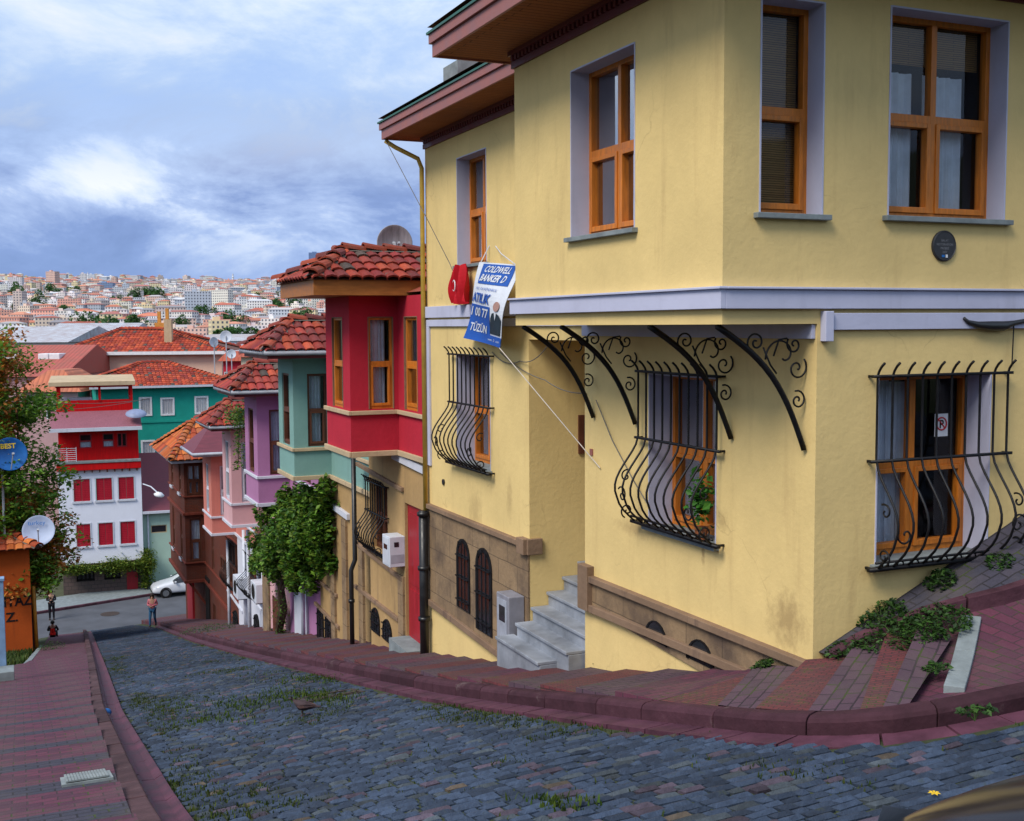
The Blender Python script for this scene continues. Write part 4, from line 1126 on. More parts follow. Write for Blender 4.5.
m = MB(); y_ = sorted((ax(263,620,.4).y, ax(269,620,.4).y)); pb(m, PX(.45), y_[0], y_[1], ax(266,648,.4).z-.6, ax(266,550,.4).z, .0, .05); m.build('pilaster', M_STONE, ph)
# pink house
pk_ = cumba('pink_house', 'pale pink house with a plant growing on its small tiled roof', 231.5, 223, 527, 503, 430, .8, -.02, 21.45, 26.2, M_PINKW, None, M_MAROON, M_PALE, roof_h=.65, gut=M_GUTTER, led=M_PALE, fh=.14)
lower(pk_, [], M_PINKW)
# salmon house
sa_ = cumba('salmon_house', 'salmon house with a maroon sheet roof below the pink house', 211.5, 203.5, 535, 516, 456, 1.1, .28, 26.25, 32.5, M_SALM, None, M_GUTTER, M_PALE, roof_h=.95, gut=M_GUTTER, led=M_PALE, fh=.12, roof='sheet')
lower(sa_, [], M_WALLW)
def low_details(H, wins, pipes, arches):
    cf = H['cf']
    for a, b_, y0, y1, gr in wins:
        s = sorted((ax(a,y0,cf).y, ax(b_,y0,cf).y)); z1, z0 = ax(a, y0, cf).z, ax(a, y1, cf).z
        window(H, PX(cf), s[0], s[1], z0, z1, d=-.02, wood=M_WOODD, mull=1, fw=.06, dark=False, glassm=M_DGLASS)
        if gr: grille(H, PX(cf), s[0]-.1, s[1]+.1, z0, z1, 8, bulge=.32)
    for a, y0, y1, mt in pipes:
        s = ax(a, y0, cf-.1).y; pipe(H, [(cf-.08, s, ax(a,y0,cf-.1).z), (cf-.08, s, ax(a,y1,cf-.1).z-.3)], .06, mt)
    for a, b_, y0, y1 in arches:
        s = sorted((ax(a,y0,cf).y, ax(b_,y0,cf).y)); arched(H, PX(cf-.01), s[0], s[1], ax(a,y1,cf).z, ax(a,y0,cf).z)
low_details(pk_, [(255,248,560,598,1)], [(262,545,640,M_WPIPE),(247,530,636,M_WPIPE)], [(254,258,612,634)])
low_details(sa_, [(236,230,545,590,1),(226,221,560,586,0)], [(243,530,634,M_WPIPE),(227,540,630,M_WPIPE)], [(233,237,608,624)])
mould(pk_, (247,590),(262,610), mat=M_PALE); mould(sa_, (228,590),(243,612), mat=M_PALE)
def ac(px0, px1, y0, y1, cf, label):
    t = thing('air_conditioner', label, 'air conditioner', ST, (cf-.02, ax(px0,y1,cf-.3).y, ax(px0,y1,cf-.3).z), 'air conditioners on the row of houses')
    s = sorted((ax(px0,y0,cf-.2).y, ax(px1,y0,cf-.2).y)); z1, z0 = ax(px0,y0,cf-.2).z, ax(px0,y1,cf-.2).z
    s = [(s[0]+s[1])/2-.4, (s[0]+s[1])/2+.4]
    m = MB(); m.box(cf-.42, cf-.08, s[0], s[1], z0, z1); m.build('case', M_ACW, t, bevel=.015)
    m = MB(); m.lathe((cf-.425, (s[0]+s[1])/2, (z0+z1)/2), (1,0,0), [(-.01,.02),(-.012,.2),(0,.23)], 16); m.build('fan_guard', M_DARK, t)
    m = MB()
    for q in s: m.box(cf-.40, cf, q+(.1 if q == s[0] else -.13), q+(.13 if q == s[0] else -.1), z0-.04, z0)
    m.build('bracket', M_IRON, t)
ac(238, 245, 572, 592, 1.1, 'lower pale air conditioner beside the curved grille of the salmon house')
ac(257, 264, 578, 596, .8, 'upper pale air conditioner under the vine on the pink house')

# brown house with stacked bays
bh_cf, bh_cb = 1.9, 1.05
bs = 33.0; be = 46
sn = ax(185, 520, bh_cb).y; sf = ax(170, 520, bh_cb).y
print('brown', sn, sf)
br = thing('brown_brick_house', 'narrow brown brick house with stacked bays and a bright orange tiled roof', 'house', ST, (bh_cf, sn, RZ(bh_cf, sn)), 'houses with upper bay windows down the right side')
br.update(cf=bh_cf)
zt, zm, zb = ax(185,463,bh_cb).z, ax(185,513,bh_cb).z, ax(185,580,bh_cb).z
m = MB(); opsf = []; opss = []
Lf = sf-sn
for z0, z1 in ((zm+.75, zt-.15), (zb+.9, zm-.3)):
    for k in range(2): a = sn+Lf*(k+.5)/2; opsf.append((a-.32, a+.32, z0, z1))
    opss.append((bh_cb+.12, bh_cf-.12, z0, z1)) if z0 > zm else opss.append((bh_cb+.2, bh_cb+.2+.5, z0, z1))
wall(m, PX(bh_cb), sn, sf, zb, zt, opsf, .1); wall(m, PY(sn), bh_cb, bh_cf, zb, zt, opss, .1)
m.quad((bh_cb,sn,zb),(bh_cf,sn,zb),(bh_cf,sf,zb),(bh_cb,sf,zb)); m.quad((bh_cb,sf,zb),(bh_cf,sf,zb),(bh_cf,sf,zt),(bh_cb,sf,zt))
lo_ops = [(sn-2.5, sn-1.9, zb+.9, zm-.3), (sn-2.6, sn-1.8, zb-2.3, zb-.6)]
wall(m, PX(bh_cf), 32.6, sf+1.5, RZ(bh_cf, sf+1.5)-1, zt, lo_ops, .12)
zl_ = RZ(bh_cf, sf+1.5)-1
m.quad((bh_cf,32.6,zl_),(bh_cf+6,32.6,zl_),(bh_cf+6,32.6,zt),(bh_cf,32.6,zt)); m.quad((bh_cf,sf+1.5,zl_),(bh_cf+6,sf+1.5,zl_),(bh_cf+6,sf+1.5,zt),(bh_cf,sf+1.5,zt))
m.build('wall', M_BROWNB, br)
for o in opsf: window(br, PX(bh_cb), *o, d=.05, wood=M_WOODD, mull=0, fw=.07)
for o in opss: window(br, PY(sn), *o, d=.05, wood=M_WOODD, mull=0 if o[3] < zm else 1, fw=.07, curtain=[(.1,.9,0,1)])
for o in lo_ops: window(br, PX(bh_cf), *o, d=.05, wood=M_WOODD, mull=1, fw=.07)
b = MB()
for z, t, o in ((zm, .12, .1), (zb+.1, .14, .1), (zt, .1, .08), (zb+.9, .06, .08), (zm+.75, .06, .06)):
    pb(b, PX(bh_cb), sn-o, sf+o, z-t, z, 0, o); pb(b, PY(sn), bh_cb+.001, bh_cf-.002, z-t, z-.001, 0, o); pb(b, PX(bh_cf), 32.6, sn-o-.01, z-t, z-.002, 0, o)
b.build('ledge', M_BROWNP, br, bevel=.01)
b = MB()
for o in opsf: pb(b, PX(bh_cb), o[0]-.05, o[1]+.05, o[2]-.12, o[2], 0, .1)
b.build('sill', M_PALE, br)
m = MB(); y0, y1 = sn-1.2, sn-.2
pb(m, PX(bh_cf), sn-1.1, sn-.1, RZ(bh_cf,sn), RZ(bh_cf,sn)+2.2, 0, .06); m.build('door', M_DARK, br)
for s_ in (sn+.1, sf-.2):
    m = MB(); m.bar((bh_cf, s_, zb-1.1), (bh_cb+.1, s_, zb+.01), .1); m.build('brace', M_BROWNP, br)
m = MB(); pb(m, PX(bh_cf), sf-1.6, sf+.2, RZ(bh_cf, sf)-.2, zb-.5, 0, .1); m.build('door', M_REDP, br, label='crimson board door')
ORP = [(.60,.14,.03),(.52,.11,.03),(.66,.20,.05),(.45,.08,.03),(.60,.18,.07)]
f = MB(); f.box(bh_cb-.6, bh_cf+4, sn-.6, sf+.6, zt+.003, zt+.12); f.build('fascia', M_GUTTER, br)
hip_roof(br, bh_cb-.65, bh_cf+4, sn-.65, sf+.65, zt+.12, 1.4, bh_cb+.8, seed=77, tw=.3, tl=.5, pal=ORP, seg=3, rr_=.16)
hip_roof(br, bh_cf-.5, bh_cf+6, 32.4, sn-.7, zt+.9, 1.2, bh_cf+1.2, seed=78, tw=.3, tl=.5, pal=ORP, seg=3, rr_=.16)
# ------------------------------------------------------------------ lettering
def letters(th, text, pl, a, z, h, mat, off=.01, shear=0, thick=.004, name='lettering', bold=0, warp=None, rot=0, flip=1, align='LEFT', wide=1.0):
    cu = bpy.data.curves.new('t', 'FONT'); cu.body = text; cu.size = 1; cu.offset = bold; cu.resolution_u = 3; cu.align_x = align
    ob = bpy.data.objects.new('t', cu); COL.objects.link(ob); dg = bpy.context.evaluated_depsgraph_get(); me = bpy.data.meshes.new_from_object(ob.evaluated_get(dg))
    m = MB(); ca, sa = math.cos(rot), math.sin(rot); V = []
    for v in me.vertices:
        x, y = (v.co.x*wide + shear*v.co.y)*h, v.co.y*h; x, y = x*ca-y*sa, x*sa+y*ca
        V.append(pl(a+flip*x, z+y, off))
    m.add(V, [tuple(p.vertices) for p in me.polygons])
    bpy.data.objects.remove(ob); bpy.data.curves.remove(cu)
    return m.build(name, mat, th)

# ------------------------------------------------------------------ white and red house at the foot of the street
HF = Frame(*(lambda q: (q.x, q.y))(WHF.w(0, 1.3, 0)), FLAT, R(20))
F0 = HF
fy = lambda px, py, y=0, F=F0: F.at_y(px, py, y)
wh = thing('white_house', 'tall white house with red shutters, red balcony storey and roof terrace', 'house', HF, (2.7, 0, .15))
X0, X1 = fy(60, 540).x, fy(143, 540).x
M_SHUT = paint('red_shutter', (.42,.012,.03), .5, .2, .3, 3, streak=(6,6,.5))
M_REDB = paint('red_boards', (.50,.006,.008), .8, .2, .12, 2, streak=(5,5,.6))
M_DSTN = brickmat('dark_stone', (.13,.09,.085), (.10,.075,.07), (.06,.05,.05), .4, .25, .02, uv=False)
M_WHT = plaster('bright_white_render', (.74,.76,.86), .04, .15, (.4,.4,.45))
zf = lambda px, py: fy(px, py).z
zg1 = zf(100, 562); z2 = zf(100, 468)
m = MB(); wall(m, PY(.25), X0+.1, X1-.1, .1, zg1+.1, [(X0+.9,X0+2.0,.9,2.3),(X0+2.6,X0+3.6,.9,2.3)], .2); 
for x in (X0+.1, X1-.1): m.quad((x,.25,.1),(x,9,.1),(x,9,zg1+.1),(x,.25,zg1+.1))
m.build('ground_floor', M_DSTN, wh)
for o in ((X0+.9,X0+2.0,.9,2.3),(X0+2.6,X0+3.6,.9,2.3)): window(wh, PY(.25), *o, d=.15, wood=M_DARK, mull=3, dark=False, glassm=M_DGLASS)
m = MB(); x0, x1 = fy(127,580).x, fy(138,580).x; pb(m, PY(.25), x0, x1, .15, 2.6, 0, .06); dro = m.build('door', M_REDP, wh)
m = MB()
for k in (0,1):
    xa = x0+(x1-x0)*(.12+.42*k); pb(m, PY(.19), xa, xa+(x1-x0)*.32, 1.3, 2.35, 0, .02)
m.build('pane', M_DGLASS, sub(wh, dro))
m = MB(); ops = []
for ya, yb_, xs_ in ((523,545,((76.5,90.5),(98.5,113),(120.5,135))),(478,500,((73.5,90),(96,112),(118.5,134)))):
    for a, b_ in xs_:
        pa, pb_ = fy(a, (ya+yb_)/2), fy(b_, (ya+yb_)/2); off = .143*(108-(a+b_)/2)*.45; zt_, zb_ = fy((a+b_)/2, ya+ (99-(a+b_)/2)*.13*(.6 if ya<500 else .9)).z, fy((a+b_)/2, yb_+(99-(a+b_)/2)*.1*(.6 if ya<500 else .9)).z
        ops.append((pa.x, pb_.x, zb_, zt_))
zmean = [sum(o[2] for o in ops[:3])/3, sum(o[3] for o in ops[:3])/3, sum(o[2] for o in ops[3:])/3, sum(o[3] for o in ops[3:])/3]
ops = [(o[0], o[1], *(zmean[:2] if i < 3 else zmean[2:])) for i, o in enumerate(ops)]
wall(m, PY(-.25), X0, X1, zg1, z2, ops, .12)
for x in (X0, X1): m.quad((x,-.25,zg1),(x,9,zg1),(x,9,z2),(x,-.25,z2))
m.quad((X0,-.25,zg1),(X1,-.25,zg1),(X1,.25,zg1),(X0,.25,zg1)); m.build('wall', M_WHT, wh)
for o in ops:
    s_ = MB(); am = (o[0]+o[1])/2
    for a, b_ in ((o[0]+.02, am-.01), (am+.01, o[1]-.02)):
        pb(s_, PY(-.25), a, b_, o[2]+.02, o[3]-.02, -.10, -.04)
        for k in range(1, 12): z = o[2]+.02+(o[3]-o[2]-.04)*k/12; pb(s_, PY(-.25), a+.05, b_-.05, z-.01, z+.02, -.05, -.025)
    s_.build('shutter', M_SHUT, wh)
    s_ = MB(); pb(s_, PY(-.25), o[0]-.07, o[0], o[2]-.07, o[3]+.07, .0, .03); pb(s_, PY(-.25), o[1], o[1]+.07, o[2]-.07, o[3]+.07, .0, .03); pb(s_, PY(-.25), o[0], o[1], o[3], o[3]+.07, 0, .028); pb(s_, PY(-.25), o[0]-.1, o[1]+.1, o[2]-.12, o[2]-.0, 0.002, .08); s_.build('window_frame', M_PALE, wh)
# red balcony storey
z3 = zf(100, 429); z4 = z3+.15
m = MB(); pb(m, PY(-.3), X0-.05, X1+.0, z2-.05, z2+.40, -.5, .25); m.build('balcony_slab', M_REDB, wh, bevel=.02)
m = MB(); pb(m, PY(-.3), X0-.05, X1, z2+.40, z2+.52, -.5, .3); m.build('balcony_edge', M_CONC, wh)
m = MB()
for k in range(11): x = X0+.25+(X1-X0-.5)*k/10; pb(m, PY(-.25), x-.04, x+.04, z2-.22, z2-.05, 0, .2)
m.build('corbel', M_WOODD, wh)
xw = [(fy(83.5,440).x, fy(92.5,440).x), (fy(96.5,440).x, fy(105.5,440).x)]
xd = (fy(117,440).x, fy(127,440).x)
m = MB(); ops = [(a, b_, z2+1.35, z3-.35) for a, b_ in xw]+[(xd[0], xd[1], z2+1.3, z3-.3)]
ops[0] = (X0+1.35, X0+2.1, z2+1.3, z3-.3); ops[1] = (X0+2.75, X0+3.45, z2+1.3, z3-.3)
wall(m, PY(.1), X0+.1, X1-.1, z2+.4, z3, ops, .1)
for x in (X0+.1, X1-.1): m.quad((x,.1,z2),(x,9,z2),(x,9,z3),(x,.1,z3))
m.build('upper_wall', M_REDB, wh)
for i, o in enumerate(ops): window(wh, PY(.1), *o, d=.05, wood=M_REDP, mull=1 if i == 2 else 0, trans=.5 if i < 2 else None, sash=False, curtain=[(.05,.95,0,.48)] if i < 2 else None, fw=.07)
m = MB(); 
for k in range(7): m.tube([(X0+.05+1.1, -.45, z2+.6+k*.13),(X0-.02, -.45, z2+.6+k*.13)], .015, 5)
for x in (X0+1.15, X0+.6, X0): m.tube([(x, -.45, z2+.5), (x, -.45, z2+1.45)], .02, 5)
m.build('balcony_rail', M_ACW, wh)
# lean-to roof and terrace
zr0, zr1 = z3+.02, zf(100, 419)+.1
m = MB(); m.hexa([(X0-.35,-.75,zr0),(X1+.1,-.75,zr0),(X1+.1,1.6,zr1+.25),(X0-.35,1.6,zr1+.25),(X0-.35,-.75,zr0+.12),(X1+.1,-.75,zr0+.12),(X1+.1,1.6,zr1+.37),(X0-.35,1.6,zr1+.37)]); m.build('lean_to_roof', paint('mauve_sheet', (.26,.10,.13), .6, .25, .3, 3, streak=(6,.6,6)), wh)
m = MB(); m.box(X0-.4, X1+.12, -.85, -.74, zr0-.08, zr0+.14); m.build('gutter', M_PALE, wh)
zt0, zt1, zt2 = fy(95, 419, 1.5).z, fy(95, 400, 1.5).z, fy(95, 385.5, 1.5).z
XT = X1-.35
m = MB(); pb(m, PY(1.5), X0+.0, XT, zt0, zt1, -.1, 0); pb(m, PX(XT-.1), 1.6, 6, zt0, zt1, -.1, 0); pb(m, PX(X0), 1.6, 6, zt0, zt1, -.1, 0); m.build('parapet', M_REDB, wh)
m = MB()
for x in (X0+.05, X0+2.6, XT-.12):
    for y in (1.45, 5.8): m.box(x, x+.14, y, y+.14, zt1-.1, zt2)
m.box(X0, XT, 1.45, 1.6, zt2-.12, zt2); m.box(X0, XT, 5.8, 5.95, zt2-.12, zt2); m.build('terrace_post', M_REDB, wh)
m = MB(); m.hexa([(X0-.4,1.1,zt2),(XT+.2,1.1,zt2),(XT+.2,6.4,zt2+.25),(X0-.4,6.4,zt2+.25),(X0-.4,1.1,zt2+.28),(XT+.2,1.1,zt2+.28),(XT+.2,6.4,zt2+.5),(X0-.4,6.4,zt2+.5)]); m.build('terrace_roof', M_LEDGE, wh, bevel=.02)
m = MB(); m.box(X0, XT, 1.6, 6, zt0-.1, zt0); m.box(X0+.3, X0+2.2, 2.4, 3.3, zt1-.15, zt1+.12); m.build('terrace_floor', M_PALE, wh)
m = MB(); m.lathe((X1-.2, -.2, zr1+.15), (0,-.3,1), [(0,.66),(.10,.62),(.2,.45),(.27,.2),(.3,.01)], 20)
o = m.build('satellite_dish', paint('slate_blue_dish', (.22,.26,.40), .5, .15, .4, 4), None, frame=HF, base=(X1-.2,-.2,zr1+.15), smooth=True); tag(o, 'pale upturned dish lying on the mauve lean-to roof of the white house', 'satellite dish')
# vine garland
def leaves(mb, pts, size, pal, rr, flat=.3, jit=1.0, droop=0):
    for p in pts:
        s = size*rr.uniform(.55, 1.25)
        a = rr.uniform(0, 6.28); t = rr.gauss(0, .7); n = Vector((math.cos(a)*math.sin(t), math.sin(a)*math.sin(t), math.cos(t)))
        u = n.orthogonal().normalized(); u = Matrix.Rotation(rr.uniform(0,6.28), 3, n) @ u; w_ = n.cross(u)
        c = rr.choice(pal); k = rr.uniform(.6, 1.35); P = Vector(p)
        mb.add([P-u*s*.5, P-w_*s*.32+n*s*.08, P+u*s*.55, P+w_*s*.32+n*s*.08], [(0,1,2),(0,2,3)], (c[0]*k, c[1]*k, c[2]*k))
M_LEAF = vcol('leaf', .55, .15, 6, 0, .35, trans=.35)
M_BARK = paint('bark', (.07,.045,.03), .9, .4, .2, 6, bmp=.8)
LGREEN = [(.04,.10,.012),(.06,.14,.015),(.03,.075,.015),(.09,.17,.02)]
YGREEN = [(.16,.24,.02),(.11,.19,.02),(.22,.25,.03),(.06,.12,.015)]
rr = random.Random(21)
t = thing('climbing_vine', 'yellow green vine garland hanging over the ground floor of the white house', 'vine', HF, (X1+.1, -.3, .15))
pts = []
for k in range(5200):
    u = rr.random(); x = X0+.1+(X1-X0+.6)*u; w2 = .45*(.35+.65*abs(math.sin(u*7+1)))*(.6+.8*u)
    pts.append((x+rr.gauss(0,.1), -.45+rr.gauss(0,.22), zg1-.15+rr.gauss(0,w2*.6)-.2*rr.random()))
for k in range(1800):
    z = rr.uniform(.3, zg1+.7); pts.append((X1+.15+rr.gauss(0,.22), -.1+rr.gauss(0,.2), z))
m = MB(); leaves(m, pts, .15, YGREEN, rr); m.build('foliage', M_LEAF, t)
m = MB(); m.tube([(X1+.15,-.1,.1),(X1+.1,-.15,1.5),(X1+.2,-.2,zg1),(X1-2,-.4,zg1),(X0+.3,-.4,zg1-.1)], [.06,.05,.04,.03,.02], 6); m.build('stem', M_BARK, t)
# little mint annexe with a maroon roof to the right of the white house
M_MINT2 = plaster('washed_mint_render', (.36,.50,.42), .06, .3, (.2,.25,.2))
an = thing('mint_annexe', 'low pale mint annexe with a maroon sheet roof beside the white house', 'house', HF, (X1+2, .1, .15))
AX1 = X1+3.6; za = fy(150, 513).z; m = MB()
wo = (fy(151,528).x, fy(167,528).x, fy(158,533.5).z, fy(158,525.5).z)
wall(m, PY(.2), X1+.03, AX1, .1, za, [wo], .1); m.quad((AX1,.2,.1),(AX1,7,.1),(AX1,7,za+3),(AX1,.2,za)); m.build('wall', M_MINT2, an)
window(an, PY(.2), *wo, d=.05, wood=M_LEDGE, mull=0, trans=None, sash=False, dark=False, glassm=M_DGLASS)
zab = fy(150, 482).z
m = MB(); m.hexa([(X1+.03,-.15,za),(AX1+.2,-.15,za),(AX1+.2,6,zab+1.2),(X1+.03,6,zab+1.2),(X1+.03,-.15,za+.1),(AX1+.2,-.15,za+.1),(AX1+.2,6,zab+1.3),(X1+.03,6,zab+1.3)]); m.build('roof', M_DARKROOF, an)
m = MB(); m.box(X1+.02, AX1+.2, -.25, -.14, za-.02, za+.14); m.build('gutter', M_PALE, an)
m = MB(); m.tube([(X1+.35,.1,za),(X1+.35,.1,.2)], .05, 8); m.build('drainpipe', M_WPIPE, an)

# teal building
TF = Frame(*[v for v in (lambda q: (q.x, q.y))(wray(133,440)*84)], FLAT, R(22))
ft = lambda px, py, y=0: TF.at_y(px, py, y)
M_TEAL = plaster('teal_render', (.012,.30,.24), .10, .35, (.01,.12,.10))
te = thing('teal_building', 'teal building with white framed windows and a red hipped tile roof', 'building', TF, (4, 0, 0))
tx0, tx1 = ft(97,430).x, ft(234,430).x; tz = ft(170,385.5).z
wins = [(139,152,397,416),(160.5,174.5,397.5,415.5),(194.5,208.5,396,414),(141,155,440,457),(162,176,441,458)]
ops = []
for a, b_, y0, y1 in wins: ops.append((ft(a,(y0+y1)/2).x, ft(b_,(y0+y1)/2).x, ft((a+b_)/2,y1).z, ft((a+b_)/2,y0).z))
m = MB(); wall(m, PY(0), tx0, tx1, 0, tz, ops, .15); m.quad((tx1,0,0),(tx1,9,0),(tx1,9,tz),(tx1,0,tz)); m.quad((tx0,0,0),(tx0,9,0),(tx0,9,tz),(tx0,0,tz)); m.quad((tx0,9,0),(tx1,9,0),(tx1,9,tz),(tx0,9,tz)); m.build('wall', M_TEAL, te)
for o in ops:
    window(te, PY(0), *o, d=-.04, wood=M_WHITEP, mull=1 if o[1]-o[0] > 1.15 else 0, trans=None, sash=False, dark=False, curtain=None, fw=.13, glassm=glass('clear_glass', (1,1,1), 1.0))
    m = MB(); wavy(m, PY(0), o[0]+.1, o[1]-.1, o[2]+.1, o[3]-.1, -.05, .02); m.build('curtain', M_WHITEP, te)
m = MB(); pb(m, PY(0), tx0, tx1, ft(170,421).z-.08, ft(170,421).z+.08, 0, .06); pb(m, PY(0), tx0, tx1, tz-.22, tz, 0, .12); m.build('band', M_TEAL, te)
tzp = 1.55
hip_roof(te, tx0-.4, tx1+.4, -.5, 9.5, tz, tzp, ft(142,372,4.5).x, seed=200, tw=.28, tl=.42, xb=ft(166,372,4.5).x, seg=3, rr_=.2, pal=[(.50,.075,.03),(.42,.06,.03),(.56,.10,.04),(.34,.05,.035)], fs='NH')
m = MB(); m.box(tx0-.45, tx1+.45, -.58, -.5, tz-.12, tz+.04); m.build('gutter', M_PALE, te)

# peach building behind it
PF = Frame(*(lambda q: (q.x, q.y))(wray(72,400)*108), -22, TH*.2)
fp = lambda px, py, y=0: PF.at_y(px, py, y)
M_PEACH = plaster('peach_render', (.74,.50,.38), .05, .15, (.5,.35,.28))
pe = thing('peach_building', 'long peach building with a red hipped roof and a tall pale chimney', 'building', PF, (7, 0, 0))
x0, x1 = 0, fp(222,370).x; z = fp(150,353.5).z
m = MB(); wall(m, PY(0), x0, x1, 0, z); m.quad((x0,0,0),(x0,10,0),(x0,10,z),(x0,0,z)); m.quad((x1,0,0),(x1,10,0),(x1,10,z),(x1,0,z)); m.build('wall', M_PEACH, pe)
zp = fp(140,331,5).z-z
hip_roof(pe, x0-.7, x1+.7, -.6, 10.6, z+.15, zp, fp(122,340,5).x, seed=300, tw=.34, tl=.5, xb=fp(163,340,5).x, seg=3, rr_=.28, pal=[(.50,.075,.03),(.42,.06,.03),(.56,.10,.04),(.34,.05,.035)], fs='NH')
m = MB(); m.box(x0-.8, x1+.8, -.75, -.55, z-.1, z+.2); m.build('eave', M_WHITEP, pe)
m = MB(); cx = fp(169,345,2).x; m.box(cx-.35, cx+.35, 1.6, 2.3, z, z+3.2); m.build('chimney', M_LEDGE, pe)
M_OCH = paint('ochre_clay', (.55,.25,.05), .7, .2, .3, 4)
for px, h in ((159.5, 1.9), (167.5, 2.2)):
    c = fp(px, 330, 5.2).x; m = MB(); m.box(c-.16, c+.16, 5.1, 5.4, z+zp-.1, z+zp+h); m.box(c-.4, c+.4, 4.9, 5.6, z+zp-.1, z+zp+.8); m.build('chimney', M_OCH, pe, bevel=.02, label='ochre clay chimney with a thin shaft')
M_OTXT = paint('orange_letter', (.62,.16,.02), .6, .2, .3, 4)
letters(pe, "BOS'A", PY(0), fp(80,365).x, fp(85,371.5).z, .72, M_OTXT, .02, bold=.03)
# neighbours of the peach building
def block(name, label, cat, px0, px1, pyt, D, depth, zb, mw, roofh=0, roofcol=None, ang=0, group=None, wins=None, flat=False, over=.4):
    q = wray(px0, pyt)*D; q = wray(px0, pyt)*(D/ q.y*1.0) if False else q
    Fm = Frame(q.x, q.y, zb, ang); h = q.z-zb; W_ = Fm.at_y(px1, pyt, 0).x
    t = thing(name, label, cat, Fm, (W_/2, 0, 0), group)
    m = MB(); ops = []
    if wins:
        nx, ny, ww, wh_ = wins
        for j in range(ny):
            for i in range(nx):
                a = W_*(i+.5)/nx; zc_ = h - (j+.55)*2.9; ops.append((a-ww/2, a+ww/2, zc_-wh_/2, zc_+wh_/2))
    wall(m, PY(0), 0, W_, 0, h, ops, .15)
    for x in (0, W_): m.quad((x,0,0),(x,depth,0),(x,depth,h),(x,0,h))
    m.quad((0,depth,0),(W_,depth,0),(W_,depth,h),(0,depth,h)); m.quad((0,0,h-.01),(W_,0,h-.01),(W_,depth,h-.01),(0,depth,h-.01)); m.build('wall', mw, t)
    for o in ops: window(t, PY(0), *o, d=.03, wood=M_WHITEP, mull=0, trans=None, sash=False, dark=False, fw=.08, glassm=M_DGLASS)
    if roofh:
        m = MB(); m.cc = roofcol
        if flat == 'gable':
            m.add([(-over,-over,h),(W_+over,-over,h),(W_+over,depth+over,h),(-over,depth+over,h),(-over,depth/2,h+roofh),(W_+over,depth/2,h+roofh)], [(0,1,5,4),(2,3,4,5),(3,0,4),(1,2,5)])
        else: hip(m, -over, W_+over, -over, depth+over, h, roofh, min(W_, depth)*.45)
        m.build('roof', flat_mat if roofcol is None else M_TILE2, t)
    return t, Fm, W_, h
def tilefar():
    m, nt, b = mat_base('far_tile'); a = N(nt, 'ShaderNodeVertexColor'); a.layer_name = 'Col'; v = coords(nt)
    wv = N(nt, 'ShaderNodeTexWave'); wv.bands_direction = 'X'; wv.inputs['Scale'].default_value = .9; wv.inputs['Distortion'].default_value = .6; L(nt, v, wv.inputs[0])
    n1 = noise_(nt, v, .9, 6, .7); c = mixc(nt, ramp(nt, n1, [(.35,(0,0,0)),(.7,(.6,.6,.6))]), a.outputs[0], (.22,.10,.07))
    c = mixc(nt, ramp(nt, wv.outputs[0], [(.0,(.35,.35,.35)),(.4,(0,0,0))]), c, (.10,.03,.02)); L(nt, c, b.inputs['Base Color']); b.inputs['Roughness'].default_value = .85
    bump(nt, b, wv.outputs[0], .4, .05); return m
M_TILE2 = tilefar()
M_SHED = paint('grey_shed_sheet', (.40,.42,.47), .6, .25, .35, .25, streak=(1,1,1))
M_SHEDW = plaster('shed_wall', (.50,.46,.46), .08, .4, (.25,.22,.22))
M_CREAM = plaster('cream_render', (.66,.56,.42), .06, .2, (.4,.33,.25))
M_PKW2 = plaster('dusty_pink_render', (.50,.30,.32), .08, .3, (.3,.18,.18))
RT = (.46,.08,.04)
block('shed', 'long low grey shed with a pale sheet roof beyond the dormered red roof', 'shed', -70, 66, 343, 165, 26, -40, M_SHEDW, 2.3, (.50,.54,.60), .02, flat='gable')
block('shed', 'grey concrete shed with dark piers left of the big peach building', 'shed', 38, 122, 340, 178, 20, -40, M_SHEDW, 2.6, (.46,.50,.56), .02, flat='gable')
block('shed', 'pale concrete warehouse beyond the right end of the peach building', 'shed', 196, 345, 338, 210, 22, -40, M_SHEDW, .6, (.50,.50,.52), -.02, flat='gable')
block('shed', 'white warehouse with a teal end wall behind two rooftop dishes', 'shed', 208, 258, 341, 196, 12, -40, M_WHT, .5, (.52,.55,.60), 0, flat='gable')
block('house', 'cream house with red tiles between the peach building and the lilac roof', 'house', 241, 285, 357, 97, 8, -24, M_CREAM, 1.0, RT, .0, wins=(2,1,.9,1.2))
block('house', 'thin red brick house squeezed right of the peach building', 'house', 223, 240, 361, 101, 6, -24, M_REDW, .8, RT, .0, wins=(2,2,.6,1.3))
t, Fm, W_, h = block('house', 'dusty pink house whose wide mottled red roof carries white dormers', 'house', -50, 60, 377, 96, 17, -26, M_PKW2, 2.5, (.44,.09,.07), .03, flat='gable')
for k, (px, py) in enumerate(((14,355),(46,354),(3,358),(57,353.5))):
    q = Fm.at_y(px, py, 5); m = MB(); zz = h+2.5*(5/8.5)*.95-.3; m.box(q.x-.45, q.x+.45, 4.3, 6, zz-.6, zz+.7); m.build('dormer', M_WHITEP, t, bevel=.05)
block('house', 'mauve walled house with an orange tiled roof behind the terrace', 'house', 22, 78, 392, 88, 7, -24, M_PKW2, 1.6, (.55,.16,.08), .05, wins=(3,1,.7,1.0))

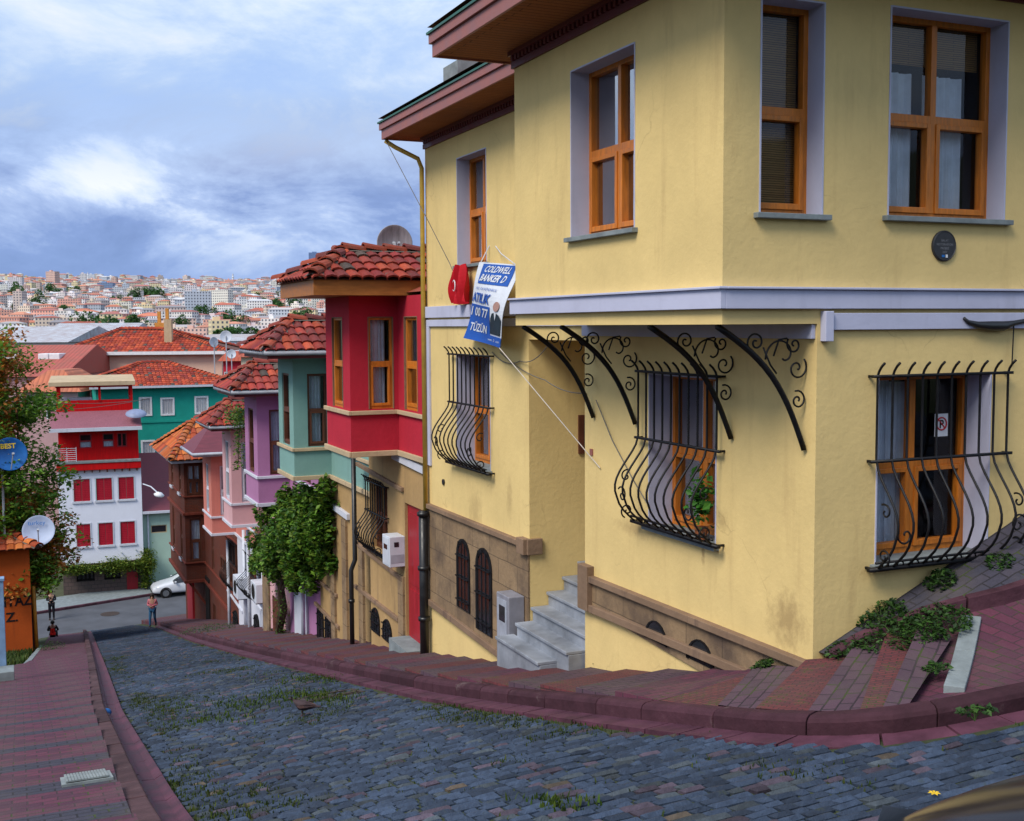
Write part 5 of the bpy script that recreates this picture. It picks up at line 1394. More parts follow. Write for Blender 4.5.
# ------------------------------------------------------------------ the city across the valley
def facade():
    m, nt, b = mat_base('city_facade'); a = N(nt, 'ShaderNodeVertexColor'); a.layer_name = 'Col'
    uv = N(nt, 'ShaderNodeTexCoord'); sp = N(nt, 'ShaderNodeSeparateXYZ'); L(nt, uv.outputs['UV'], sp.inputs[0])
    def M_(op, x, y=None):
        n = N(nt, 'ShaderNodeMath'); n.operation = op
        for i, v in enumerate((x, y)):
            if v is None: continue
            if isinstance(v, (int, float)): n.inputs[i].default_value = v
            else: L(nt, v, n.inputs[i])
        return n.outputs[0]
    u = M_('FRACT', M_('DIVIDE', sp.outputs[0], 2.9)); v = M_('FRACT', M_('DIVIDE', sp.outputs[1], 3.0))
    iu = M_('MULTIPLY', M_('GREATER_THAN', u, .28), M_('LESS_THAN', u, .72)); iv = M_('MULTIPLY', M_('GREATER_THAN', v, .3), M_('LESS_THAN', v, .8))
    w_ = M_('MULTIPLY', M_('MULTIPLY', iu, iv), M_('GREATER_THAN', sp.outputs[1], .01))
    c = mixc(nt, w_, a.outputs[0], (.10,.11,.14)); L(nt, c, b.inputs['Base Color']); b.inputs['Roughness'].default_value = .8
    oi = N(nt, 'ShaderNodeObjectInfo')
    return m
M_CITY = facade()
CW = [(.78,.76,.74),(.70,.68,.68),(.80,.78,.70),(.75,.62,.50),(.72,.50,.42),(.60,.62,.66),(.80,.80,.82),(.66,.55,.50),(.78,.66,.40),(.45,.50,.58),(.70,.36,.28),(.80,.77,.78),(.74,.70,.72)]
CN = ['white','pale grey','cream','tan','salmon','blue grey','white','beige','yellow','slate','brick red','white','off white']
CRF = [(.42,.11,.07),(.50,.17,.10),(.36,.13,.11),(.45,.42,.42),(.60,.60,.62),(.30,.28,.30),(.52,.22,.14)]
def citybox(mb, x, y, z, w_, d, h, ang, col, rc, rh, F=None):
    ca, sa = math.cos(ang), math.sin(ang)
    def P(a, b_, c): return (x+a*ca-b_*sa, y+a*sa+b_*ca, z+c)
    for (a0, b0, a1, b1, Ln) in ((-w_/2,-d/2,w_/2,-d/2,w_),(w_/2,-d/2,w_/2,d/2,d),(w_/2,d/2,-w_/2,d/2,w_),(-w_/2,d/2,-w_/2,-d/2,d)):
        n = max(1, round(Ln/2.9))*2.9; hh = max(1, round(h/3))*3.0
        mb.quad(P(a0,b0,-8), P(a1,b1,-8), P(a1,b1,0), P(a0,b0,0), col=col, uv=[(0,0)]*4)
        mb.quad(P(a0,b0,0), P(a1,b1,0), P(a1,b1,h), P(a0,b0,h), col=col, uv=[(0,.0),(n,.0),(n,hh),(0,hh)])
    z0 = [(0,0)]*4
    if rh > 0:
        o = .4; p = [P(-w_/2-o,-d/2-o,h),P(w_/2+o,-d/2-o,h),P(w_/2+o,d/2+o,h),P(-w_/2-o,d/2+o,h)]; r = min(w_, d)*.45
        q = [P(-w_/2+r,0,h+rh), P(w_/2-r,0,h+rh)]
        mb.add(p+q, [(0,1,5,4),(2,3,4,5),(3,0,4),(1,2,5)], rc, [z0,z0,z0[:3],z0[:3]])
    else:
        mb.add([P(-w_/2,-d/2,h),P(w_/2,-d/2,h),P(w_/2,d/2,h),P(-w_/2,d/2,h)], [(0,1,2,3)], rc, [z0])
        a, b_ = -w_*.15, 0; k = min(w_,d)*.18
        mb.add([P(a-k,b_-k,h),P(a+k,b_-k,h),P(a+k,b_+k,h),P(a-k,b_+k,h),P(a-k,b_-k,h+2.4),P(a+k,b_-k,h+2.4),P(a+k,b_+k,h+2.4),P(a-k,b_+k,h+2.4)], [(4,5,6,7),(0,1,5,4),(1,2,6,5),(2,3,7,6),(3,0,4,7)], col, [z0]*5)
def build_city():
    rr = random.Random(99); lst = []
    D = 560
    while D < 3080:
        px = -230
        while px < 470:
            w_ = rr.choice((rr.uniform(8,13), rr.uniform(11,18), rr.uniform(16,30))) * (1.25 if D < 1100 else 1) * (1+.25*(D > 2200))
            x = (px-512)/FPX*D; y = D + rr.uniform(-12, 12)
            if rr.random() < (.93 if D > 900 else .8):
                h = rr.choice([6,9,9,12,12,15,18]) if D > 800 else rr.choice([6,6,9,12,15])
                if rr.random() < .012: h = rr.uniform(24, 34)
                lst.append((D, px, x, y, w_, rr.uniform(9, 14), h, rr.uniform(-.5, .5)))
            px += (w_*rr.uniform(1.02, 1.5))/D*FPX
        D += rr.uniform(20, 30)*(1 if D < 1200 else 1.35 if D < 2200 else 1.9)
    vis = [q for q in lst if -5 < q[1] < 330]; vis.sort(key=lambda q: q[0])
    vis = [q for q in vis if q[0] > 690][:285]; vs = set(id(q) for q in vis)
    stuff = MB(); n = 0
    names = {}
    for q in lst:
        D, px, x, y, w_, d, h, ang = q; z = terr(x, y)
        i = rr.randrange(len(CW)); col = mulc(CW[i], rr.uniform(.8, 1.15)); ri = rr.randrange(len(CRF)); rc = mulc(CRF[ri], rr.uniform(.8, 1.15)); rh = rr.uniform(1.2, 2.6) if rr.random() < .6 and h < 20 else 0
        if id(q) in vs:
            m = MB(); citybox(m, 0, 0, 0, w_, d, h, 0, col, rc, rh)
            me_o = m.build('apartment_block', M_CITY, None, frame=WF)
            me_o.location = (x, y, z); me_o.rotation_euler = (0, 0, ang)
            hs = 'low' if h <= 6 else 'four storey' if h <= 12 else 'tall'
            rf = ('red tiled roof' if ri in (0,1,2,6) else 'grey hipped roof') if rh else 'flat roof'
            lab = f'distant {hs} {CN[i]} block with a {rf} on the hillside'
            tag(me_o, lab, 'apartment block', f'{hs} {CN[i]} blocks with a {rf} across the valley'); n += 1
        else: citybox(stuff, x, y, z, w_, d, h, ang, col, rc, rh)
    o = stuff.build('hillside_houses', M_CITY, None, frame=WF); o['kind'] = 'stuff'; o['label'] = 'pale mass of houses crowding the far hillside'; o['category'] = 'houses'
    print('city', n, len(lst))
build_city()
# glassy office blocks and minarets on the skyline
def tower(px, py0, py1, w_, D, col, label, name='office_block', cat='office block'):
    q = wray(px, py1)*D; z = terr(q.x, q.y); top = wray(px, py0)*D; m = MB(); citybox(m, 0, 0, 0, w_, w_*.8, top.z-z, 0, col, (.4,.42,.45), 0)
    o = m.build(name, M_CITY, None, frame=WF); o.location = (q.x, q.y, z); o.rotation_euler = (0,0,.1); tag(o, label, cat)
tower(107, 283, 300, 26, 2000, (.18,.26,.42), 'blue glass office block standing out high on the hillside')
tower(317, 253, 280, 32, 2500, (.12,.20,.40), 'dark blue tower poking above the red house roof')
for px, py0, D, l in ((88, 272, 2850, 'thin white minaret on the skyline above the office block'), (233, 273, 2950, 'thin white minaret on the skyline above the lilac roof')):
    q = wray(px, 282)*D; z = terr(q.x, q.y); tp = wray(px, py0)*D; H_ = tp.z-z
    t = thing('minaret', l, 'minaret', WF, (q.x, q.y, z))
    m = MB(); m.lathe((q.x,q.y,z), (0,0,1), [(0,3.0),(H_*.6,2.6),(H_*.62,3.6),(H_*.65,3.6),(H_*.66,2.0),(H_*.82,1.9)], 10); m.build('shaft', M_WHITEP, t)
    m = MB(); m.lathe((q.x,q.y,z), (0,0,1), [(H_*.82,2.3),(H_,.05)], 10); m.build('spire', M_SHED, t)
# tree clumps among the far houses
DGREEN = [(.06,.15,.035),(.08,.20,.04),(.045,.11,.035)]
def fartree(px, py, D, r, label, group='dark trees among the far houses', pal=DGREEN, umb=False):
    q = wray(px, py)*D; z = terr(q.x, q.y); rr = random.Random(int(px*7+py))
    t = thing('tree', label, 'tree', WF, (q.x, q.y, z), group)
    zt_ = q.z if q.z > z+r*1.2 else z+r*1.4
    m = MB(); pts = []
    for k in range(6):
        c = Vector((q.x+rr.gauss(0,r*.5), q.y+rr.gauss(0,r*.5), zt_+rr.gauss(0,r*(.12 if umb else .35)))); s = r*rr.uniform(.4,.7)
        for j in range(130):
            v = Vector((rr.gauss(0,1),rr.gauss(0,1),rr.gauss(0,1))).normalized()*s*rr.uniform(.6,1.05); v.z *= .5 if umb else 1; pts.append(c+v)
    leaves(m, pts, r*.28, pal, rr); m.build('crown', M_LEAF, t)
    m = MB(); m.tube([(q.x,q.y,z-2),(q.x,q.y,zt_)], [r*.12, r*.05], 6); m.build('trunk', M_BARK, t)
fartree(108, 326, 420, 5.5, 'round dark green tree above the roof ridge of the peach building', None)
fartree(231, 333, 330, 4.2, 'umbrella shaped green tree beyond the rooftop dishes', None, umb=True)
fartree(233, 344, 300, 3.0, 'small bright green bush under the umbrella shaped tree', None, pal=LGREEN)
_r = random.Random(4)
for k in range(44):
    px, py = _r.uniform(0, 325), _r.uniform(296, 324); D = 560+(331-py)/52*2100
    fartree(px, py, D, _r.uniform(6, 10)*(D/1000)**.3, 'dark tree clump between pale blocks on the far hillside')
# rooftop dishes near the peach building
def dish(fr, base, r, aim, mat, label, mast=None, group=None, text=None, tm=None):
    """aim: unit vector the bowl faces, base: dish centre in frame coordinates"""
    c = Vector(base); a = Vector(aim).normalized(); foot = Vector(mast) if mast else c-Vector((0,0,1.2))
    t = thing('satellite_dish', label, 'satellite dish', fr, tuple(foot), group)
    m = MB(); prof = [(-.22*r,.02)]+[(-.22*r+.22*r*(q/8)**2, r*q/8) for q in range(1,9)]+[(.0,r*1.03),(-.03,r*1.03)]
    m.lathe(c, a, prof, 28); m.build('bowl', mat, t, smooth=True)
    m = MB(); m.tube([foot, Vector((foot.x,foot.y,c.z-.0))-a*.0*r, c-a*.25*r], .03+r*.03, 6); m.build('mast', M_SHED, t)
    m = MB(); dn_ = Vector((0,0,-1)); dn_ = (dn_-a*dn_.dot(a)).normalized(); m.tube([c+dn_*r*.95, c+a*r*.75+dn_*r*.1], .02*r+.01, 5); m.bar(c+a*r*.72+dn_*.1*r, c+a*r*.85+dn_*.05*r, .12*r); m.build('feed_arm', M_SHED, t)
    return t, c, a
toc = lambda px, py, D: -wray(px, py).normalized()
for px, py, rpx, D, l in ((226,336.5,5.8,90,'big white dish on a mast beyond the teal roof'),(214,342,5,90,'edge-on white dish beside a bigger round one'),(231.5,354,4.4,92,'small round white dish in front of the thin brick house')):
    q = wray(px, py)*D; a = toc(px, py, D) + (Vector((.95,0,.1)) if px == 214 else Vector((.1,0,.15)))
    dish(WF, q, rpx*D/FPX, a, M_ACW, l, (q.x, q.y, q.z-3.0))
# ------------------------------------------------------------------ left side of the street
M_ORW = plaster('orange_render', (.42,.075,.010), .12, .5, (.16,.03,.01))
p = at_h(33, 652, lambda c, s: RZ(c, s)+.0); print('orange', p)
OX, OS = p.x, p.y
oh = thing('orange_house', 'plain orange walled house with black graffiti at the left edge', 'house', ST, (OX, OS, p.z))
zt = ST.at_y(20, 548, OS).z
m = MB(); wall(m, PY(OS), OX-9, OX, p.z-1, zt); m.quad((OX,OS,p.z-3),(OX,OS+8,p.z-3),(OX,OS+8,zt),(OX,OS,zt)); m.quad((OX-9,OS+8,p.z-3),(OX,OS+8,p.z-3),(OX,OS+8,zt),(OX-9,OS+8,zt)); m.build('wall', M_ORW, oh)
hip_roof(oh, OX-9.5, OX+.35, OS-.4, OS+8.4, zt, 1.5, OX-6, xb=OX-3, seed=500, tw=.3, tl=.45, seg=3, rr_=.18, pal=ORP, fs='NH')
M_GRAF = paint('black_spray_paint', (.012,.01,.012), .7, .3, .2, 9)
g0 = ST.at_y(3.5, 607, OS); letters(oh, 'ITAZ', PY(OS), g0.x, g0.z, .55, M_GRAF, .012, wide=.85, bold=.02)
g0 = ST.at_y(6, 622, OS); letters(oh, 'Z.', PY(OS), g0.x, g0.z, .5, M_GRAF, .012, bold=.02)
# red and white canopy box beyond
q = ST.at_y(31, 583, OS+9.5); q2 = ST.at_y(55, 565, OS+9.5)
kk = thing('shop_canopy', 'red shop canopy with a white lower edge beyond the orange house', 'canopy', ST, (q.x, OS+9.5, q.z))
m = MB(); m.box(q.x-1, q2.x, OS+9.5, OS+12, q.z+.3, q2.z+.1); m.build('canopy', M_REDB, kk, bevel=.03)
m = MB(); m.box(q.x-1.02, q2.x+.03, OS+9.45, OS+12.05, q.z-.05, q.z+.29); m.build('valance', M_WHITEP, kk, bevel=.02)
m = MB(); m.box(q.x-6, q.x+.2, OS+9.9, OS+15, FLAT-.2, q2.z+1.2); m.build('shop_wall', M_BROWNB, kk)
# ochre post at the end of the orange wall
q = ST.at_y(37, 646, OS+.4); qt = ST.at_y(34, 586, OS+.4)
m = MB(); m.tube([(q.x, OS+.4, q.z-.4), (q.x-.05, OS+.4, qt.z)], .07, 8); o = m.build('post', paint('ochre_paint', (.50,.22,.02), .5, .25, .4, 5), None, base=(q.x, OS+.4, q.z-.4), smooth=True); tag(o, 'leaning ochre yellow post at the end of the orange wall', 'post')
# pale blue post and its concrete block
hb = at_h(8, 691, lambda c, s: RZ(c, s)+.05)
m = MB(); a = ST.at_y(-6, 691, hb.y); b_ = ST.at_y(15, 691, hb.y); zt = ST.at_y(8, 672, hb.y).z; m.box(a.x, b_.x, hb.y, hb.y+.5, hb.z-.3, zt); o = m.build('concrete_block', M_CONC, None, base=(b_.x, hb.y, hb.z-.3), bevel=.01); tag(o, 'pale concrete block on the left pavement under the blue post', 'concrete block')
m = MB(); a = ST.at_y(-5, 600, hb.y+.55); b_ = ST.at_y(4, 600, hb.y+.55); zt = ST.at_y(2, 581, hb.y+.55).z; m.box(a.x, b_.x, hb.y+.52, hb.y+.72, hb.z-.4, zt); m.box(a.x-.03, b_.x+.02, hb.y+.5, hb.y+.74, zt, zt+.06); o = m.build('gate_post', paint('pale_blue_paint', (.20,.32,.50), .5, .2, .4, 4), None, base=(b_.x, hb.y+.5, hb.z-.4), bevel=.008); tag(o, 'pale blue square gate post at the left edge', 'post')
# grass bed with its low kerb
M_GRASS = vcol('grass_blade', .7, .1, 5, 0, .2, trans=.3)
def tufts(mb, c, s, z, r, n, hgt, pal, rr):
    for k in range(n):
        a = rr.uniform(0, 6.28); d = r*math.sqrt(rr.random()); x, y = c+d*math.cos(a), s+d*math.sin(a); h = hgt*rr.uniform(.4, 1.2); w_ = h*.16; l = rr.uniform(0, 6.28); le = h*rr.uniform(.1, .7)
        dx, dy = math.cos(l), math.sin(l); col = mulc(rr.choice(pal), rr.uniform(.6, 1.3))
        mb.add([(x-dy*w_, y+dx*w_, z), (x+dy*w_, y-dx*w_, z), (x+dx*le*.5+dy*w_*.7, y+dy*le*.5-dx*w_*.7, z+h*.6), (x+dx*le*.5-dy*w_*.7, y+dy*le*.5+dx*w_*.7, z+h*.6), (x+dx*le, y+dy*le, z+h)], [(0,1,2,3),(3,2,4)], col)
GR = [(.035,.07,.012),(.05,.085,.015),(.03,.055,.012),(.075,.095,.02)]
rr = random.Random(8)
m = MB(); ga, gb = at_h(22, 673, RZ), at_h(42, 648, RZ)
for k in range(6000):
    u = rr.random(); s = ga.y+(gb.y-ga.y)*u+rr.uniform(-1, 1.5); e = ga.x+(gb.x-ga.x)*u-.2; c = e-rr.random()**.8*3.2; tufts(m, c, s, RZ(c, s)-.02, .05, 2, .22, GR, rr)
o = m.build('grass', M_GRASS, None); o['kind'] = 'stuff'; o['label'] = 'rough grass bed in front of the orange wall'
m = MB(); m.cc = (.06,.05,.03)
m.quad((ga.x-4,ga.y-1.5,RZ(ga.x,ga.y-1.5)-.02),(ga.x-.1,ga.y-1.5,RZ(ga.x,ga.y-1.5)-.02),(gb.x,gb.y+1.5,RZ(gb.x,gb.y+1.5)-.02),(gb.x-4,gb.y+1.5,RZ(gb.x,gb.y+1.5)-.02))
struct(m.build('ground', M_SOIL, None))
m = MB(); sweep(m, [(ga.x, ga.y), (gb.x, gb.y)], [(.08,-.2),(.08,.12),(-.08,.12),(-.08,-.2)], RZ, seg=1.0, jitter=.01); struct(m.build('kerb', M_CONC, None, bevel=.01))

# tree at the left edge
def crown(center_list, n, size, pal, rr, palf=None):
    m = MB(); tot = sum(r[3]*r[4]*r[5] for r in center_list)
    for (x, y, z, rx, ry, rz) in center_list:
        k = int(n*(rx*ry*rz)/tot)+60; pts = []
        cl_ = [(rr.gauss(0,.45), rr.gauss(0,.45), rr.gauss(0,.45)) for _ in range(9)]
        for _ in range(k):
            c = rr.choice(cl_); v = Vector((rr.gauss(0,1),rr.gauss(0,1),rr.gauss(0,1))).normalized()*rr.uniform(.25,.55)
            pts.append((x+rx*(c[0]+v.x), y+ry*(c[1]+v.y), z+rz*(c[2]+v.z)))
        p_ = pal if palf is None else palf(rr)
        leaves(m, pts, size, p_, rr)
    return m
RUST = [(.20,.06,.015),(.26,.09,.02),(.14,.06,.015),(.10,.09,.015)]
tD = OS+2.2
rr = random.Random(31)
tb = ST.at_y(33, 640, tD); tr = thing('tree', 'tall leafy tree with rust tinged green leaves at the left edge', 'tree', ST, (tb.x, tD, RZ(tb.x, tD)-.3))
blobs = []
outl = [(350,-20,18),(372,-25,30),(400,-25,50),(425,-25,52),(450,-20,50),(475,-25,58),(500,-25,62),(525,-25,60),(550,-20,62),(575,2,50),(590,8,22)]
for (py, xa, xb_) in outl:
    for k in range(9 if xb_ > 35 else 4):
        px = rr.uniform(xa, xb_-8); dd = tD + rr.uniform(-1.6, 2.2) - (2.6 if py > 560 and False else 0); q = ST.at_y(px, py+rr.uniform(-9, 9), dd)
        blobs.append((q.x, q.y, q.z, rr.uniform(.7,1.15), rr.uniform(.7,1.2), rr.uniform(.55,.9)))
m = crown(blobs, 34000, .20, None, rr, lambda r: ([(.10,.24,.02),(.16,.33,.03),(.07,.16,.02),(.24,.38,.04)] if r.random() < .58 else [(.50,.15,.03),(.55,.20,.03),(.34,.13,.03),(.20,.24,.03)]))
m.build('crown', M_LEAF, tr)
m = MB(); tz0 = RZ(tb.x, tD)-.3; tops = ST.at_y(22, 470, tD)
trunk = [(tb.x, tD, tz0), (tb.x-.05, tD, tz0+2.5), (tb.x-.3, tD+.1, tz0+5), (tops.x, tD, tops.z)]
m.tube(trunk, [.22,.18,.14,.06], 8)
for k in range(9):
    b0 = Vector(trunk[2]) + Vector((0,0,rr.uniform(-1.5, 3))); e = Vector(rr.choice(blobs)[:3]); m.tube([b0, b0.lerp(e, .5)+Vector((0,0,.3)), e], [.08,.05,.02], 5)
m.build('trunk', M_BARK, tr)
# two dishes on masts on the orange house
M_BLUE = paint('blue_dish', (.012,.13,.42), .4, .15, .4, 3)
M_YTX = paint('yellow_letter', (.75,.50,.02), .5, .1, .3, 3)
q = ST.at_y(10, 454, OS+.2); mx = ST.at_y(4, 500, OS+.6)
aimw = Frame(0,0,0,-TH)  # world -> street rotation
def toframe(v): r = Matrix.Rotation(-TH, 3, 'Z') @ Vector(v); return r
a = toframe(toc(10, 454, 1)+Vector((.28,0,.12)))
t, c, a = dish(ST, q, 16*(q-Vector((-5.92,-7.456,0))).length/FPX*.93, a, M_BLUE, 'blue satellite dish with a yellow mark in front of the tree', (q.x-.3, OS+.6, ST.at_y(8,548,OS).z-.1))
def planeof(c, a, lift):
    up_ = Vector((0,0,1)); u = up_.cross(a).normalized(); v = a.cross(u)
    return lambda s_, z_, o: tuple(c + u*s_ + v*z_ + a*(o+lift))
letters(t, 'BEST', planeof(c, a, .0), -.33, .22, .26, M_YTX, .02, bold=.03)
q = ST.at_y(38.5, 530.5, OS+.1); a = toframe(toc(38, 530, 1)+Vector((-.05,0,.15)))
t, c, a = dish(ST, q, 14.5*(q-Vector((-5.92,-7.456,0))).length/FPX*.95, a, paint('pale_blue_dish', (.42,.50,.68), .5, .1, .4, 3), 'pale blue white satellite dish below the blue one by the tree', (OX-.1, OS+.6, ST.at_y(8,548,OS).z-.3))
letters(t, 'turkey', planeof(c, a, .0), -.38, .22, .24, M_BLUE, .02)

# ------------------------------------------------------------------ vine on the mint house
rr = random.Random(12)
vx = -.15; vb = ST.at_x(281, 652, .35)
vt = thing('climbing_vine', 'thick green vine on a gnarled trunk spreading under the mint house bay', 'vine', ST, (.3, vb.y, RZ(.3, vb.y)+.1))
blobs = []
for (px, py, x, r) in ((262,560,-.1,.55),(268,530,-.15,.6),(280,545,-.2,.7),(290,570,-.1,.6),(300,520,-.1,.7),(310,500,0,.6),(325,505,.05,.55),(328,530,.1,.5),(300,550,-.1,.65),(315,540,0,.55),(277,574,0,.4),(326,560,.12,.42),(312,570,.08,.42),(255,545,-.05,.4),(334,566,.15,.25),(318,515,-.1,.5),(272,512,0,.45),(290,505,0,.5),(290,535,-.2,.7),(275,560,-.15,.6),(305,560,-.1,.6),(310,530,-.1,.6),(296,545,-.25,.6),(285,520,-.15,.6),(258,562,-.1,.45),(322,545,0,.5)):
    q = ST.at_x(px, py, x); blobs.append((q.x, q.y, q.z, r*.55, r*.86, r*.84))
m = crown(blobs, 21000, .13, [(.05,.14,.014),(.09,.22,.018),(.03,.075,.013),(.16,.30,.03),(.13,.20,.02)], rr); m.build('foliage', M_LEAF, vt)
m = MB(); q = [ST.at_x(281,655,.3), ST.at_x(279,630,.22), ST.at_x(283,610,.2), ST.at_x(281,590,.1), ST.at_x(290,560,.0)]
m.tube([tuple(v) for v in q], [.14,.11,.12,.09,.06], 8); m.tube([tuple(v+Vector((.03,.1,.0))) for v in q], [.08,.07,.06,.06,.04], 6)
for (px, py) in ((262,560),(300,520),(325,505),(326,550)):
    e = ST.at_x(px, py, .05); m.tube([tuple(q[3]), tuple(q[3].lerp(e, .5)+Vector((0,0,.15))), tuple(e)], [.06,.04,.02], 6)
m.build('stem', M_BARK, vt)
m = MB(); pts = []
for k in range(500):
    v = q[0].lerp(q[3], rr.random()); pts.append((v.x+rr.gauss(0,.08), v.y+rr.gauss(0,.3), v.z+rr.gauss(0,.1)))
leaves(m, pts, .07, LGREEN, rr); m.build('foliage', M_LEAF, vt)
pp = thing('roof_creeper', 'green creeper trailing from the tiled roof of the pink house', 'plant', ST, tuple(ST.at_x(240, 425, .4)))
m = MB(); pts = []
for k in range(900):
    u = rr.random(); v = ST.at_x(236+rr.gauss(4,5), 416+rr.gauss(0,4), -.2); pts.append((v.x+rr.gauss(0,.15), v.y+rr.gauss(0,.2), v.z+rr.gauss(0,.1)))
for k in range(300):
    v = ST.at_x(238+rr.gauss(0,2.5), 425+rr.random()*45, -.15); pts.append((v.x+rr.gauss(0,.06), v.y+rr.gauss(0,.1), v.z))
leaves(m, pts, .10, LGREEN+YGREEN[:1], rr); m.build('foliage', M_LEAF, pp)
m = MB(); a_, b_ = ST.at_x(240,418,-.15), ST.at_x(238,470,-.15); m.tube([tuple(a_+Vector((.2,0,.05))), tuple(a_), tuple(a_.lerp(b_,.5)+Vector((0,.06,0))), tuple(b_)], .012, 5); m.build('stem', M_BARK, pp)

# dish on the red house roof
q = ST.at_x(395, 243, .3); rds = 17.5*(q-Vector((-5.92,-7.456,0))).length/FPX
M_DISHG = paint('weathered_grey_dish', (.26,.24,.27), .55, .3, .4, 2, streak=(8,8,.6))
dish(ST, (q.x, q.y, q.z), rds, toframe(toc(395,243,1)*1+Vector((.25,.1,.1))), M_DISHG, 'weathered grey satellite dish standing behind the ridge of the red house', (q.x, q.y, q.z-.6))

# banner, flag and cord ------------------------------------------------
Bc = [(481,262),(516,265),(499,348),(463,338)]   # corners: top left, top right, bottom right, bottom left
Bx = [-.14, -.34, -.36, -.16]
Bp = [ST.at_x(px, py, x) for (px, py), x in zip(Bc, Bx)]
M_BWH = paint('banner_white', (.70,.73,.80), .6, .05, .3, 4); M_BBL = paint('banner_blue', (.012,.09,.42), .55, .1, .3, 4)
bn = thing('banner', 'blue and white estate agent banner hung below the far upper window', 'banner', ST, tuple(Bp[0]))
def bpl(u, v, o):    # u 0..1 left to right, v 0..1 bottom to top
    a = Bp[3].lerp(Bp[0], v); b2 = Bp[2].lerp(Bp[1], v); p = a.lerp(b2, u)
    wv = .035*math.sin(u*3.4+v*5)+.03*math.sin(v*6.5+1)*(.4+.6*u)
    return (p.x-o+wv, p.y, p.z)
def bsheet(mb, u0, u1, v0, v1, o, n=10):
    for i in range(n):
        for j in range(n*2):
            a, b2, c, d = u0+(u1-u0)*i/n, u0+(u1-u0)*(i+1)/n, v0+(v1-v0)*j/(2*n), v0+(v1-v0)*(j+1)/(2*n)
            mb.quad(bpl(a,c,o), bpl(b2,c,o), bpl(b2,d,o), bpl(a,d,o))
m = MB(); bsheet(m, 0, 1, 0, 1, 0); bsheet(m, 0, 1, 0, 1, -.006)
m.build('cloth', M_BWH, bn)
m = MB(); bsheet(m, .0, .66, 0, .47, .006); bsheet(m, .66, 1, 0, .12, .006); m.build('printed_panel', M_BBL, bn)
m = MB(); bsheet(m, .14, .90, .74, .985, .006); m.build('printed_panel', M_BBL, bn)
def bl(text, u0, u1, v0, v1, mat, sh=.0, bold=.02):
    cu = bpy.data.curves.new('t', 'FONT'); cu.body = text; cu.size = 1; cu.offset = bold; cu.resolution_u = 2
    ob = bpy.data.objects.new('t', cu); COL.objects.link(ob); me = bpy.data.meshes.new_from_object(ob.evaluated_get(bpy.context.evaluated_depsgraph_get()))
    xs = [v.co.x for v in me.vertices]; ys = [v.co.y for v in me.vertices]; x0, x1, y0, y1 = min(xs), max(xs), min(ys), max(ys); m = MB()
    m.add([bpl(u0+(u1-u0)*(v.co.x-x0)/(x1-x0)+sh*(v.co.y-y0)/(y1-y0), v0+(v1-v0)*(v.co.y-y0)/(y1-y0), .012) for v in me.vertices], [tuple(p.vertices) for p in me.polygons])
    bpy.data.objects.remove(ob); bpy.data.curves.remove(cu); return m.build('lettering', mat, bn)
bl('COLDWELL', .22, .82, .885, .965, M_BWH, .05); bl('BANKER', .18, .66, .775, .86, M_BWH, .05, .03); bl('D', .71, .79, .775, .86, M_BWH, .04)
bl('ARC. GAYRİMENKUL', .12, .72, .665, .705, M_BBL, .02, .0)
bl('ATILIK', .02, .62, .50, .625, M_BBL, .03, .03); bl('1 00 77', .03, .60, .32, .44, M_BWH, .03, .02); bl('TÜZÜN', .06, .56, .12, .25, M_BWH, .02, .02)
bl('www.  D  .com', .62, .96, .05, .08, M_BWH, 0, 0)
M_SUIT = paint('printed_suit', (.02,.035,.05), .6, .2, .2, 6); M_SKINP = paint('printed_face', (.42,.24,.20), .6, .1, .2, 8)
def bpoly(pts, o, mat, name):
    m = MB(); m.add([bpl(u, v, o) for u, v in pts], [tuple(range(len(pts)))]); return m.build(name, mat, bn)
bpoly([(.66,.14),(.70,.34),(.74,.40),(.82,.42),(.92,.39),(.985,.34),(.97,.14)], .010, M_SUIT, 'printed_portrait')
bpoly([(.83+.075*math.cos(a*.5236), .49+.062*math.sin(a*.5236)) for a in range(12)], .011, M_SKINP, 'printed_portrait')
bpoly([(.80,.42),(.86,.42),(.835,.32)], .013, M_BWH, 'printed_portrait')
m = MB(); m.tube([tuple(Bp[0]), (.02, Bp[0].y+.05, Bp[0].z+.25)], .008, 5); m.tube([tuple(Bp[1]), tuple(Bp[0].lerp(Bp[1],.4)+Vector((.1,0,.12))), (.02, Bp[0].y-.1, Bp[0].z+.22)], .006, 5); m.build('cord', M_WPIPE, bn)
M_ROPE = paint('pale_cord', (.55,.50,.45), .8, .1, .2, 9)
def cable(pts, r, mat, label, name='cable', cat='cable', sag=0):
    P = []
    for a, b2 in zip(pts, pts[1:]):
        for k in range(8): t = k/8; P.append((a[0]+(b2[0]-a[0])*t, a[1]+(b2[1]-a[1])*t, a[2]+(b2[2]-a[2])*t - sag*4*t*(1-t)))
    P.append(tuple(pts[-1])); m = MB(); m.tube(P, r, 5); o = m.build(name, mat, None, base=tuple(P[0])); tag(o, label, cat); return o
e = ST.at_x(600, 468, -.02)
cable([bpl(1,0,.01), tuple(e)], .006, M_ROPE, 'white cord tied from the lower banner corner to the wall', 'cord', 'cord')
w0, w1, w2 = ST.at_x(392,140,-.58), ST.at_x(449,262,-.12), ST.at_x(462,292,-.05)
M_CAB = paint('grey_cable', (.14,.13,.12), .6, .2, .3, 9)
cable([(-.56, SD+.25, ZTOP2), tuple(ST.at_x(425,215,-.35)), tuple(w1), tuple(w2)], .006, M_CAB, 'thin grey wire hanging from the far eave to the flag')
cable([tuple(ST.at_x(492,352,-.02)), tuple(ST.at_x(520,361,-.03)), tuple(ST.at_x(548,345,-.1))], .006, M_CAB, 'loose wire looping from the far grille under the overhang', sag=.08)
